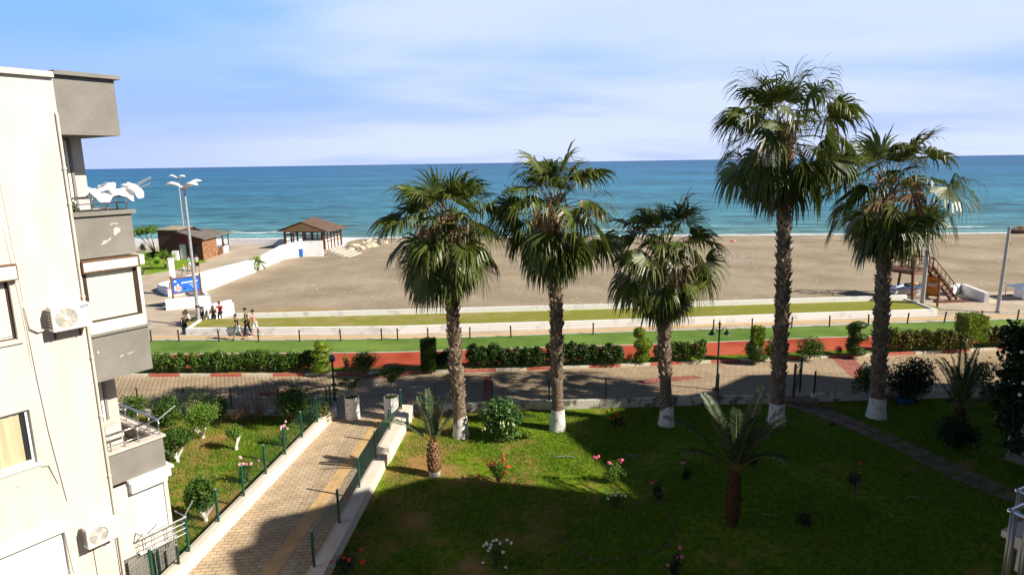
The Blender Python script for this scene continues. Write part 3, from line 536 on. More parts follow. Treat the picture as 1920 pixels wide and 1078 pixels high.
# ================================================================== LEFT APARTMENT BUILDING (local x along facade, y inward, z up)
RZ = math.pi / 2 - FA
bld = thing('apartment_building', 'cream apartment building at the left edge with grey balcony parapets and roller shutters', 'building', (FO[0], FO[1], 0), RZ)
def facade(b, s0, s1, z0, z1, holes, y=0.0, rev=0.18):
    xs = sorted({s0, s1, *[h[0] for h in holes], *[h[1] for h in holes]}); zs = sorted({z0, z1, *[h[2] for h in holes], *[h[3] for h in holes]})
    for i in range(len(xs) - 1):
        for j in range(len(zs) - 1):
            cx, cz = (xs[i] + xs[i + 1]) / 2, (zs[j] + zs[j + 1]) / 2
            if any(h[0] < cx < h[1] and h[2] < cz < h[3] for h in holes): continue
            b.add([(xs[i], y, zs[j]), (xs[i + 1], y, zs[j]), (xs[i + 1], y, zs[j + 1]), (xs[i], y, zs[j + 1])], [(0, 1, 2, 3)])
    for (a, c, e, f) in holes:
        v = [(a, y, e), (c, y, e), (c, y, f), (a, y, f)]; v += [(p[0], y + rev, p[2]) for p in v]
        b.add(v, [(0, 4, 5, 1), (1, 5, 6, 2), (2, 6, 7, 3), (3, 7, 4, 0)])
HT = 13.02
holes = []
for c0 in (0, -5.2, -9.4):
    for (r, w_, z0, z1) in ((-1.42, 1.6, 10.35, 11.65), (-1.42, 1.6, 7.30, 8.66), (-1.44, 1.75, 4.36, 5.66), (-1.16, 1.7, 1.30, 2.46)):
        if c0 == 0 and z0 > 10: continue
        holes.append((c0 + r - w_, c0 + r, z0, z1))
b = MB(); facade(b, -14, 0, 0, HT, holes)
b.add([(0, 0, 0), (0, 1.3, 0), (0, 1.3, HT), (0, 0, HT)], [(0, 1, 2, 3)])
b.add([(0, 1.3, 0), (.95, 1.3, 0), (.95, 1.3, HT), (0, 1.3, HT)], [(0, 1, 2, 3)])
b.add([(.95, 1.3, 0), (.95, 11, 0), (.95, 11, HT), (.95, 1.3, HT)], [(0, 1, 2, 3)])
b.add([(.95, 11, 0), (-14, 11, 0), (-14, 11, HT), (.95, 11, HT)], [(0, 1, 2, 3)])
b.add([(-14, 11, 0), (-14, 0, 0), (-14, 0, HT), (-14, 11, HT)], [(0, 1, 2, 3)])
b.build('wall', M['plaster'], bld, local=True)
b = MB(); b.b2(-14.1, 0.0, -0.10, 11.1, HT, HT + .12); b.build('roof_edge', M['plaster'], bld, local=True)
b = MB(); b.b2(0.002, 1.40, -0.12, 11.1, HT + .07, HT + .16); tag(b.build('roof_slab', M['graypl'], bld, local=True))
# windows
def win(x0, x1, z0, z1, kind, nslat=22):
    fr = MB(); y = 0.10; t = .07
    fr.b2(x0, x1, y, y + .06, z0, z0 + t); fr.b2(x0, x1, y, y + .06, z1 - t, z1); fr.b2(x0, x0 + t, y, y + .06, z0 + t, z1 - t); fr.b2(x1 - t, x1, y, y + .06, z0 + t, z1 - t)
    f = fr.build('window', M['brown'] if kind == 'shut' else M['white'], bld, local=True)
    if kind in ('shut', 'shutw'):
        s = MB(); n = int((z1 - z0) / .055)
        for i in range(n):
            a = z0 + .02 + i * (z1 - z0 - .04) / n; c = a + (z1 - z0 - .04) / n
            s.add([(x0 + t, .105, a), (x1 - t, .105, a), (x1 - t, .096, (a + c) / 2), (x0 + t, .096, (a + c) / 2), (x1 - t, .105, c - .006), (x0 + t, .105, c - .006)], [(0, 1, 2, 3), (3, 2, 4, 5)])
        s.build('shutter', M['shutter'] if kind == 'shut' else M['shutterw'], f, local=True)
    else:
        g = MB(); g.b2(x0 + t, x1 - t, .15, .155, z0 + t, z1 - t); gl = g.build('glass', M['glass'], f, local=True)
        c = MB(); n = 60; vs = [];
        for i in range(n + 1):
            x = x0 + t + (x1 - x0 - 2 * t) * i / n * .93; vs += [(x, .128 + .015 * math.sin(i * .9) + .006 * math.sin(i * 2.3), z0 + t), (x, .128 + .015 * math.sin(i * .9), z1 - t)]
        c.add(vs, [(2 * i, 2 * i + 2, 2 * i + 3, 2 * i + 1) for i in range(n)]); c.build('curtain', M['curtain'], f, smooth=True, local=True)
        s = MB(); s.b2(x0 - .05, x1 + .06, -.05, .10, z0 - .06, z0 - .002); s.build('sill', M['white'], f, local=True)
for (a, c, e, f_) in holes:
    if abs(e - 4.36) < .01: win(a, c, e, f_, 'glass')
    elif abs(e - 7.30) < .01 or e > 10: win(a, c, e, f_, 'shut')
    else: win(a, c, e, f_, 'shutw')
    if e > 6 or e < 2:
        b = MB(); k = e < 2
        b.b2(a - .02, c + (.12 if not k else .05), -.16 if not k else -.05, -0.002, f_ + .01, f_ + .30); bx = b.build('shutter_box', M['shutter'] if not k else M['white'], bld, local=True)
        if not k: b = MB(); b.b2(a - .03, c + .135, -.175, 0.0, f_ + .302, f_ + .33); b.b2(c + .122, c + .14, -.165, 0, f_ + .0, f_ + .30); b.b2(a - .02, c + .12, -.165, 0, f_ - .02, f_ + .008); b.build('trim', M['rust'], bx, local=True)
        b = MB(); b.b2(a - .05, c + .08, -.06, .10, e - .08, e - .004); b.build('window_sill', M['plaster'], bld, local=True)
# grey parapets (side + sea side)
def parapet(name, x1, z0, z1, m='graypl', x0=0.002, th=.14, capz=None):
    b = MB(); b.b2(x0, x1, 0.004, th, z0, z1); b.b2(x1 - th, x1, th, 5.0, z0, z1); b.b2(x0, x1 - th, th, 5.0, z0, z0 + .12)
    return b.build(name, M[m], bld, local=True)
parapet('roof_parapet', 1.30, 11.78, HT + .068)
p2 = parapet('balcony_parapet', 1.31, 8.90, 9.90)
def patch(pts, y=-.002, m='plaster', name='bare_plaster_patch', par=None):
    b = MB(); b.add([(p[0], y, p[1]) for p in pts], [tuple(range(len(pts)))]); return b.build(name, M[m], par, local=True)
patch([(.78, 9.66), (.84, 9.70), (.90, 9.685), (.95, 9.69), (.97, 9.66), (.91, 9.665), (.86, 9.675), (.81, 9.65)], par=p2, m='concrete')
patch([(.84, 9.52), (.88, 9.58), (.94, 9.59), (1.0, 9.55), (1.01, 9.50), (.97, 9.45), (.93, 9.44), (.90, 9.40), (.85, 9.40), (.83, 9.44), (.86, 9.47)], par=p2, m='concrete')
patch([(.50, 9.19), (.56, 9.24), (.60, 9.30), (.68, 9.29), (.72, 9.33), (.78, 9.36), (.76, 9.30), (.70, 9.26), (.64, 9.22), (.58, 9.20)], par=p2, m='concrete')
b = MB(); b.b2(-.02, 1.40, -.07, 5.1, 9.902, 10.0); tag(b.build('parapet_cap', M['graypl'], bld, local=True))
b = MB(); b.b2(1.05, 1.45, -.02, -.0, 8.5, 8.6)
p3 = parapet('balcony_parapet', 1.36, 5.85, 7.0)
patch([(.60, 6.365), (.64, 6.39), (.70, 6.395), (.67, 6.37), (.62, 6.35)], par=p3); patch([(.76, 6.385), (.83, 6.405), (.90, 6.41), (.97, 6.425), (.90, 6.395), (.84, 6.385)], par=p3); patch([(.10, 6.60), (.12, 6.63), (.15, 6.62), (.16, 6.59), (.13, 6.57)], par=p3)
b = MB(); b.b2(-.01, 1.42, -.06, 5.1, 7.002, 7.06); b.build('parapet_cap', M['graypl'], bld, local=True)
# glazed-in balcony with closed shutters
b = MB(); b.b2(.03, 1.36, .0, .12, 7.062, 7.34); b.b2(1.24, 1.36, .12, 5.0, 7.062, 7.34); b.build('infill_panel', M['shutter'], bld, local=True)
f = MB(); f.b2(.03, 1.36, .02, .10, 7.342, 7.38); f.b2(.04, .11, .02, .10, 7.38, 8.60); f.b2(1.19, 1.28, .02, .10, 7.38, 8.60); f = f.build('shutter_frame', M['brown'], bld, local=True)
s = MB(); n = 23
for i in range(n):
    a = 7.385 + i * 1.215 / n; c = a + 1.215 / n
    s.add([(.11, .06, a), (1.19, .06, a), (1.19, .049, (a + c) / 2), (.11, .049, (a + c) / 2), (1.19, .06, c - .006), (.11, .06, c - .006)], [(0, 1, 2, 3), (3, 2, 4, 5)])
s.build('shutter', M['shutter'], f, local=True)
b = MB(); b.b2(1.282, 1.36, .0, .1, 7.342, 8.60); b.b2(1.24, 1.36, .102, 5.0, 7.342, 8.60); b.build('corner_post', M['shutter'], bld, local=True)
b = MB(); b.b2(.02, 1.26, -.14, .10, 8.602, 8.83); bx = b.build('shutter_box', M['shutter'], bld, local=True)
b = MB(); b.b2(.0, 1.30, -.155, .1, 8.832, 8.87); b.b2(.0, .019, -.155, .1, 8.56, 8.83); b.b2(1.262, 1.30, -.155, .1, 8.58, 8.83); b.b2(.02, 1.262, -.155, -.141, 8.58, 8.61); b.build('trim', M['rust'], bx, local=True)
b = MB(); b.b2(1.302, 1.44, -.10, 3.0, 8.62, 8.86); b.build('shutter_box', M['shutter'], bld, local=True)
# recessed doors
def door(z0, z1):
    f = MB(); y0, y1 = 1.22, 1.298; x0, x1 = .01, .58
    for a, c in ((x0, x0 + .06), (x1 - .06, x1), (.27, .32)): f.b2(a, c, y0, y1, z0, z1)
    for a, c in ((z0, z0 + .08), (z1 - .08, z1), (z1 - .42, z1 - .36), (z0 + .7, z0 + .78)): f.b2(x0 + .06, x1 - .06, y0 + .002, y1, a, c)
    f = f.build('balcony_door', M['white'], bld, local=True)
    g = MB(); g.b2(x0 + .06, x1 - .06, 1.25, 1.255, z0 + .08, z1 - .08); g.build('glass', M['glass'], f, local=True)
door(9.05, 11.7); door(3.2, 5.75)
for z0_, z1_ in ((9.05, 11.77), (3.2, 5.8)): b = MB(); b.b2(.6, .66, 1.20, 1.298, z0_, z1_); b.build('door_jamb', M['graypl'], bld, local=True)
# second floor balcony
parapet('balcony_parapet', 1.38, 3.10, 3.93)
b = MB(); b.b2(-.0, 1.44, -.06, .22, 3.932, 3.99); b.b2(1.20, 1.44, .22, 5.0, 3.932, 3.99); b.build('parapet_cap', M['plaster'], bld, local=True)
b = MB(); b.b2(.012, 1.18, .16, 4.9, 3.23, 3.60); b.build('balcony_floor', M['concrete'], bld, local=True)
b = MB(); b.b2(.25, .62, .55, 1.1, 3.6, 4.45); b.build('balcony_cupboard', M['plaster'], bld, local=True)
def railing(x1, z0, levels, y0=.05, arm=True, ext=2.6, top=.03):
    b = MB()
    for q in (.12, .45, .8, x1 - .06): b.tube([(q, y0, z0), (q, y0, levels[-1])], .017, 6)
    for q in (.5, 1.1, 1.8, 2.4): b.tube([(x1 - .06, y0 + q, z0), (x1 - .06, y0 + q, levels[-1])], .017, 6)
    for z in levels: b.tube([(-.0, y0, z), (x1 - .06, y0, z), (x1 - .06, y0 + ext, z)], top if z == levels[-1] else .013, 8)
    r = b.build('railing', M['chrome'], bld, local=True, smooth=True)
    if arm:
        for q in arm: a = MB(); a.tube([(q[0], q[1], levels[-1]), (q[0] + q[2], q[1] + q[3], levels[-1] + q[4])], .018, 6); a.build('clothes_arm', M['galv'], r, local=True)
    return r
railing(1.31, 10.0, [10.18, 10.33], arm=[(.33, .05, .42, -.25, .36), (1.2, .05, .55, -.3, .3)])
railing(1.40, 3.99, [4.12, 4.42], arm=[(1.36, .05, .42, -.10, .26), (.55, 1.3, .45, .1, .3)])
b = MB(); b.add([(.10, .06, 10.02), (1.22, .06, 10.02), (1.22, .06, 10.30), (.10, .06, 10.30)], [(0, 1, 2, 3)])
# ground floor wing
b = MB(); facade(b, 0.003, 1.36, 1.0, 3.03, [(.42, 1.26, 1.34, 2.86)], y=.004, rev=.05)
b.add([(1.36, .004, 1.0), (1.36, 5, 1.0), (1.36, 5, 3.03), (1.36, .004, 3.03)], [(0, 1, 2, 3)]); b.build('wing_wall', M['plaster'], bld, local=True)
b = MB(); b.b2(-.0 + .35, 1.52, -.13, 5, 3.032, 3.098); b.b2(1.362, 1.46, -.06, 5.0, 2.80, 3.03); b.build('cornice', M['white'], bld, local=True)
s = MB(); n = 27
for i in range(n):
    a = 1.34 + i * 1.52 / n; c = a + 1.52 / n
    s.add([(.42, .05, a), (1.26, .05, a), (1.26, .041, (a + c) / 2), (.42, .041, (a + c) / 2), (1.26, .05, c - .006), (.42, .05, c - .006)], [(0, 1, 2, 3), (3, 2, 4, 5)])
s.build('shutter', M['shutterw'], bld, local=True)
b = MB(); b.b2(.38, 1.30, -.17, .0, 2.76, 3.03); b.build('shutter_box', M['white'], bld, local=True)
b = MB(); b.b2(.0 + .42, 1.42, -.06, 5, .93, .998); b.build('ledge', M['white'], bld, local=True)
b = MB(); b.b2(0.003, 1.355, .002, 5, 0, .93); b.build('plinth', M['graypl'], bld, local=True)
b = MB()
for z in (1.12, 1.27, 1.42): b.tube([(.42, -.02, z), (.42, -.32, z), (1.52, -.32, z), (1.52, -.0, z)], .011, 6)
b.tube([(.40, -.02, 1.60), (.40, -.36, 1.60), (1.55, -.36, 1.60), (1.55, .2, 1.60)], .022, 8)
for q in (.62, .68, 1.18, 1.25): b.tube([(q, -.32, 1.0), (q, -.32, 1.6)], .012, 6)
for q in (.62, 1.22): b.tube([(q, -.32, 1.12), (q, 0.0, .97)], .012, 6)
r = b.build('window_guard', M['galv'], bld, local=True)
for q0, q1 in (((1.5, -.34, 1.6), (1.72, -.5, 2.05)), ((.5, -.34, 1.6), (.72, -.5, 1.85))): b = MB(); b.tube([q0, q1], .018, 6); b.build('clothes_arm', M['galv'], r, local=True)
# pipes and cables
b = MB(); b.tube([(-.03, 0, 12.26), (-.03, -.036, 12.22), (-.03, -.036, 0.3)], .033, 8)
for z in (11, 10.2, 8.0, 6.5, 5, 3.4, 2): b.lathe((-.03, -.04, z), [(.044, 0), (.044, .05)], 10)
b.build('drainpipe', M['plaster'], bld, local=True, smooth=False)
b = MB(); b.tube([(-.10, 0, 2.2), (-.10, -.012, 0.0)], .009, 4)
b.tube([(-.62, -.012, 1.8), (-.60, -.012, 0.0)], .006, 4); b.build('cable', M['dark'], bld, local=True)
b = MB(); b.tube([(-1.22, -.02, 8.0), (-1.18, -.04, 7.5), (-1.05, -.05, 7.40), (-.85, -.05, 7.42)], .028, 8); b.tube([(-1.24, -.01, 8.0), (-1.20, -.03, 6.4), (-1.14, -.03, 5.0), (-1.0, -.03, 3.2)], .012, 6)
b.tube([(-1.36, -.01, 9.8), (-1.28, -.02, 8.0), (-1.26, -.01, 6.5)], .004, 4); b.tube([(-1.34, -.01, 12.9), (-1.22, -.01, 8.1)], .005, 4)
b.tube([(-1.9, -.02, 3.95), (-1.6, -.03, 4.12), (-1.40, -.04, 4.26), (-1.25, -.03, 4.22), (-1.12, -.02, 3.7)], .015, 6); b.build('cable', M['plaster'], bld, local=True)
b = MB(); b.tube([(-1.16, -.02, 2.6), (-1.10, -.02, 1.4), (-1.0, -.02, 0)], .012, 6); b.build('cable', M['plaster'], bld, local=True)

def local_to_world(root, p): return root.matrix_basis @ Vector(p)
# air conditioners
def aircon(x0, x1, z0, z1, depth, label, logo, n_ring):
    cx = x0; o = local_to_world(bld, (x0, 0, z0)); r = thing('air_conditioner', label, 'air conditioner', o, RZ); W, Hh = x1 - x0, z1 - z0
    b = MB(); y0, y1 = -.12 - depth, -.12; fc = (W * .36, Hh * .5); rad = Hh * .41; k = 32
    b.b2(0, W, y0 + .03, y1, 0, Hh)
    # front plate with a round hole
    sq = []; ci = []
    for i in range(k):
        t = 2 * math.pi * i / k; ci.append((fc[0] + rad * math.cos(t), y0, fc[1] + rad * math.sin(t)))
        dx, dz = math.cos(t), math.sin(t); q = 1e9
        if dx > 1e-6: q = min(q, (W - fc[0]) / dx)
        if dx < -1e-6: q = min(q, -fc[0] / dx)
        if dz > 1e-6: q = min(q, (Hh - fc[1]) / dz)
        if dz < -1e-6: q = min(q, -fc[1] / dz)
        sq.append((fc[0] + q * dx, y0, fc[1] + q * dz))
    b.add(ci + sq, [(i, k + i, k + (i + 1) % k, (i + 1) % k)[::-1] for i in range(k)])
    for cxx, czz in ((0, 0), (W, 0), (0, Hh), (W, Hh)):
        j = min(range(k), key=lambda i: (sq[i][0] - cxx) ** 2 + (sq[i][2] - czz) ** 2)
        cand = sorted(range(k), key=lambda i: (sq[i][0] - cxx) ** 2 + (sq[i][2] - czz) ** 2)[:2]; b.add([sq[cand[0]], sq[cand[1]], (cxx, y0, czz)], [(0, 1, 2)])
    for (a, c) in (((0, 0), (W, 0)), ((W, 0), (W, Hh)), ((W, Hh), (0, Hh)), ((0, Hh), (0, 0))): b.add([(a[0], y0, a[1]), (c[0], y0, c[1]), (c[0], y0 + .03, c[1]), (a[0], y0 + .03, a[1])], [(0, 1, 2, 3)])
    b.build('casing', M['acwhite'], r, local=True)
    b = MB(); 
    b.m(0).add([(fc[0] + rad * math.cos(2 * math.pi * i / k), y0 + .028, fc[1] + rad * math.sin(2 * math.pi * i / k)) for i in range(k)], [tuple(range(k))])
    b.m(1)
    for j in range(3):
        t0 = j * 2.094; pp = [(fc[0], fc[1])] + [(fc[0] + rad * .93 * math.cos(t0 + q * .28), fc[1] + rad * .93 * math.sin(t0 + q * .28)) for q in range(4)]; b.add([(p[0], y0 + .024, p[1]) for p in pp], [tuple(range(5))])
    b.build('fan', [M['galv'], M['acwhite']], r, local=True)
    b = MB()
    for q in range(n_ring):
        rr = rad * (.2 + .8 * (q + 1) / n_ring); b.tube([(fc[0] + rr * math.cos(2 * math.pi * i / 28), y0 - .004, fc[1] + rr * math.sin(2 * math.pi * i / 28)) for i in range(29)], .0045, 4, cap=False)
    b.m(0)
    for q in range(10): t = q * math.pi / 5; b.tube([(fc[0] + rad * .2 * math.cos(t), y0 - .004, fc[1] + rad * .2 * math.sin(t)), (fc[0] + rad * math.cos(t + .35), y0 - .004, fc[1] + rad * math.sin(t + .35))], .0035, 4)
    vs = [(fc[0] + rad * .23 * math.cos(2 * math.pi * i / 16), y0 - .014, fc[1] + rad * .23 * math.sin(2 * math.pi * i / 16)) for i in range(16)]; b.add(vs, [tuple(range(16))])
    b.build('grille', M['acwhite'], r, local=True)
    b = MB()
    for i in range(2):
        for j in range(6): b.b2(-.004, 0.0, y0 + .07 + i * depth * .42, y0 + .07 + i * depth * .42 + depth * .3, Hh * .12 + j * Hh * .125, Hh * .12 + j * Hh * .125 + Hh * .085)
    b.build('side_vent', M['dark'], r, local=True)
    b = MB()
    if logo == 'oval':
        ex, ez, cxx, czz = .095, .024, W * .86, Hh * .88; n = 20; rot = R(8)
        def el(q, s=1): t = 2 * math.pi * q / n; return (cxx + ex * s * math.cos(t) * math.cos(rot) - ez * s * math.sin(t) * math.sin(rot), y0 - .002, czz + ex * s * math.cos(t) * math.sin(rot) + ez * s * math.sin(t) * math.cos(rot))
        b.m(0).add([el(q) for q in range(n)], [tuple(range(n))])
        b.m(1).b2(cxx - .055, cxx + .055, y0 - .004, y0 - .003, czz - .007, czz + .007)
    else:
        b.m(2).b2(W * .80, W * .82, y0 - .003, y0, Hh * .88, Hh * .93)
        for j in range(5): b.m(3).b2(W * (.835 + j * .022), W * (.85 + j * .022), y0 - .003, y0, Hh * .885, Hh * .922)
    b.m(3).b2(W * .745, W * .75, y0 - .0015, y0, 0.03, Hh - .03); b.b2(W * .76, W * .97, y0 - .0015, y0, Hh * .08, Hh * .085)
    b.build('badge', [mat('blue_badge', (0.02, 0.03, 0.20), 0.5), M['white'], M['dark'], M['galv']], r, local=True)
    b = MB()
    for q in (.14, W - .14): b.b2(q - .015, q + .015, y0 + .02, 0, -.035, -.002); b.b2(q - .015, q + .015, -.03, 0, -.25, -.035); b.tube([(q, -.01, -.22), (q, y0 + .12, -.035)], .01, 4)
    b.build('bracket', M['rust'], r, local=True)
    return r
aircon(-.86, -.06, 7.38, 7.94, .27, 'white air conditioner with a blue oval badge beside the shuttered corner balcony', 'oval', 12)
aircon(-.84, -.13, 1.92, 2.44, .26, 'cream air conditioner low on the cream wall near the bottom of the building', 'txt', 7)

# washing on the top balcony
def wpt(x, y, z): return tuple(local_to_world(bld, (x, y, z)))
M['cloth'] = leafmat('white_cloth', (0.80, 0.78, 0.82), (0.86, 0.84, 0.86), rough=0.9, trans=0.3)
def washing(x0, x1, z, w_, seed, label, amp=.10):
    rg = np.random.default_rng(seed); n, m_ = 16, 10; vs = []
    ph = rg.uniform(0, 6, 4)
    for i in range(n + 1):
        for j in range(m_ + 1):
            u, v = i / n, j / m_; x = x0 + (x1 - x0) * u + .05 * math.sin(4 * v + ph[0]); y = -.05 - w_ * v * .8 + .05 * math.sin(7 * u + ph[1]); sag = -.03 * math.sin(math.pi * v * 1.3) + amp * math.sin(4.2 * u + ph[2] + 1.5 * v) * (0.5 + v) * .7 - .26 * v * v + .012 * math.sin(15 * u + ph[3])
            vs.append(wpt(x, y, z + sag))
    b = MB(); b.add(vs, [(i * (m_ + 1) + j, (i + 1) * (m_ + 1) + j, (i + 1) * (m_ + 1) + j + 1, i * (m_ + 1) + j + 1) for i in range(n) for j in range(m_)])
    tag(b.build('washing', M['cloth'], smooth=True), label, 'laundry', 'white washing blowing on the top balcony rail')
washing(.34, .76, 10.54, .32, 1, 'white cloth nearest the balcony door on the drying line', .09)
washing(.58, .98, 10.64, .24, 2, 'white cloth puffed highest in the middle of the drying line')
washing(.76, 1.34, 10.52, .34, 3, 'wide white cloth over the right half of the balcony rail', .08)
washing(1.16, 1.52, 10.62, .30, 4, 'white cloth at the outer tip of the drying line over the sea', .12)
b = MB(); b.tube([wpt(1.5, -.1, 10.62), wpt(1.80, -.2, 10.78)], .018, 6); b.tube([wpt(1.52, -.08, 10.58), wpt(1.82, -.18, 10.74)], .008, 4); tag(b.build('drying_arm', [M['galv']]), 'steel drying arm sticking out past the washing', 'drying arm')
# balcony plant, chair
def pot_plant(loc, label, mleaf, r=.14, h=.22, seed=1):
    t = thing('potted_plant', label, 'potted plant', loc); b = MB(); b.lathe(loc, [(r * .7, 0), (r, h), (r * .9, h), (r * .85, h - .03)], 12); b.build('pot', M['concrete'], t)
    b = MB(); leaves(b, [(loc[0], loc[1], loc[2] + h + .14, r * 1.3, r * 1.3, .2)], 160, .10, np.random.default_rng(seed)); b.build('foliage', M[mleaf], t)
b = MB(); b.b2(.012, 1.17, .142, 4.9, 9.022, 9.12); b.build('balcony_floor', M['concrete'], bld, local=True)
pot_plant(wpt(.16, .5, 9.75), 'leafy plant on a stand behind the top balcony rail', 'leafl')
b = MB(); b.lathe(wpt(.16, .5, 9.12), [(.12, 0), (.05, .05), (.05, .55), (.16, .63)], 10); tag(b.build('plant_stand', M['galv']), 'grey pedestal carrying the balcony plant', 'plant stand')
ch = thing('balcony_chair', 'grey chair on the top balcony beside the plant', 'chair', wpt(.8, .8, 9.12), RZ)
b = MB(); b.b2(-.22, .22, -.22, .22, .42, .46); b.build('seat', M['galv'], ch, local=True); b = MB(); b.b2(-.22, .22, .2, .23, .462, .9); b.build('backrest', M['galv'], ch, local=True)
for q in ((-.2, -.2), (.2, -.2), (-.2, .2), (.2, .2)): b = MB(); b.tube([(*q, 0), (*q, .42)], .014, 6); b.build('leg', M['galv'], ch, local=True)

# ================================================================== BUILDINGS BEHIND AND RIGHT OF THE VIEWPOINT (they cast the big shade)
SH = np.array([math.sin(SUN_AZ), math.cos(SUN_AZ)]) / math.tan(SUN_EL)
def cast(px, py, h=16): p = G(px, py, 0); return (p[0] + SH[0] * h, p[1] + SH[1] * h)
def block(poly, h, label, name='apartment_building', m='plaster'):
    cx, cy = sum(p[0] for p in poly) / len(poly), sum(p[1] for p in poly) / len(poly); t = thing(name, label, 'building', (cx, cy, 0)); b = MB(); b.prism(poly, 0, h); b.build('wall', M[m], t)
    if sum(poly[i][0] * poly[(i + 1) % len(poly)][1] - poly[(i + 1) % len(poly)][0] * poly[i][1] for i in range(len(poly))) < 0: poly = poly[::-1]
    for i in range(len(poly)):
        a, c = np.array(poly[i]), np.array(poly[(i + 1) % len(poly)]); Lg = np.linalg.norm(c - a); d = (c - a) / Lg; nn = np.array([d[1], -d[0]])
        if Lg < 3: continue
        k = int(Lg // 3.2)
        for j in range(k):
            if i > 3: break
            for z in np.arange(1.2, h - 2, 2.95):
                mid = a + d * (Lg * (j + .5) / k) + nn * .02; wb = MB(); wb.box((mid[0], mid[1], z + .7), (1.4, .08, 1.4), math.atan2(d[1], d[0])); wb.build('window', M['glass'], t)
    return t
east = [cast(1165, 910), cast(1040, 800), cast(1240, 748), cast(1329, 733), cast(1400, 703), cast(1510, 701), cast(1612, 714), (60, 20), (60, 4), (27, 7)]
block(east, 16, 'tall apartment block out to the right that shades the garden', m='plaster')
mid_ = [cast(950, 905), cast(810, 893), cast(690, 925), cast(654, 934), cast(559, 960), cast(505, 970), cast(484, 980), cast(471, 1019), cast(428, 1035), cast(430, 1060), (15, 6), (26.5, 6.5), (25.2, 11.8)]
block(mid_, 16, 'stepped apartment block whose roofline shadow falls across the footpath')
own = thing('apartment_building', 'apartment building behind the viewpoint with a steel balcony rail at the lower right', 'building', (10, -4, 0))
b = MB(); b.prism([(6.6, 3.0), (14, 5.4), (14, -12), (-5, -12), (-5, -1.2), (3.5, -1.2)], 0, 15.5); b.build('wall', M['plaster'], own)
B0 = CAM + ray(1894, 958) * (6.0 / F); A0 = CAM + ray(1907, 920) * (7.6 / F)
def own_rail(P0, e1, e2, name, hgt=1.0, r=.025, nb=5):
    P0 = Vector(P0); b = MB(); b.tube([P0 + Vector(e1) * 3, P0, P0 + Vector(e2) * 3], r, 10)
    b.ball(P0, r * 1.15, 8); q = b.build('balcony_rail', M['chrome'], own, smooth=True)
    for e, sp in ((e1, .3), (e2, .115)):
        for j in range(nb if sp > .2 else nb * 2): p = P0 + Vector(e) * (.05 + j * sp); b = MB(); b.tube([p, p - Vector((0, 0, hgt))], r * .80, 10); b.build('baluster', M['dullsteel'], q, smooth=True)
e2 = (math.sin(R(158)), math.cos(R(158)), 0); e1 = (math.sin(R(64)), math.cos(R(64)), 0)
own_rail(B0, e1, e2, 'n'); own_rail(A0, e1, e2, 'f')
Sl = CAM + ray(1878, 993) * (6.9 / F)
b = MB()
for (z0, z1, g) in ((-.07, 0, 0), (-.16, -.072, .05), (-.45, -.162, .12)):
    P_ = [np.array(Sl[:2]) + np.array(e1[:2]) * (g) + np.array(e2[:2]) * g]; P_ += [P_[0] + np.array(e1[:2]) * 3, P_[0] + np.array(e1[:2]) * 3 + np.array(e2[:2]) * 3, P_[0] + np.array(e2[:2]) * 3]
    b.prism([tuple(p) for p in P_], Sl[2] + z0, Sl[2] + z1)
b.build('balcony_slab', M['concrete'], own)
# low white house corner by the dark tree
c0 = G(1884, 862); c0 = (c0[0], c0[1])
hz_ = float(V(1888, 798, c0[1])[2]); hs = thing('garden_house', 'corner of a white wall with grey base behind the dark tree at the right edge', 'building', (*c0, 0)); Pp = [c0, (c0[0] + 4.5, c0[1] + 2.6), (c0[0] + 7, c0[1] - 2), (c0[0] + 2.5, c0[1] - 4.6)]
b = MB(); b.prism(Pp, .62, hz_); b.build('wall', M['whitewall'], hs); b = MB(); b.prism([(p[0] + (-.02 if i in (0, 3) else .02), p[1]) for i, p in enumerate(Pp)], 0, .618); b.build('plinth', M['graypl'], hs)
b = MB(); b.prism([(c0[0] - .3, c0[1] + .1), (c0[0] + 4.6, c0[1] + 2.9), (c0[0] + 7.3, c0[1] - 2), (c0[0] + 2.4, c0[1] - 4.9)], hz_ + .002, hz_ + .10); b.build('roof', M['concrete'], hs)
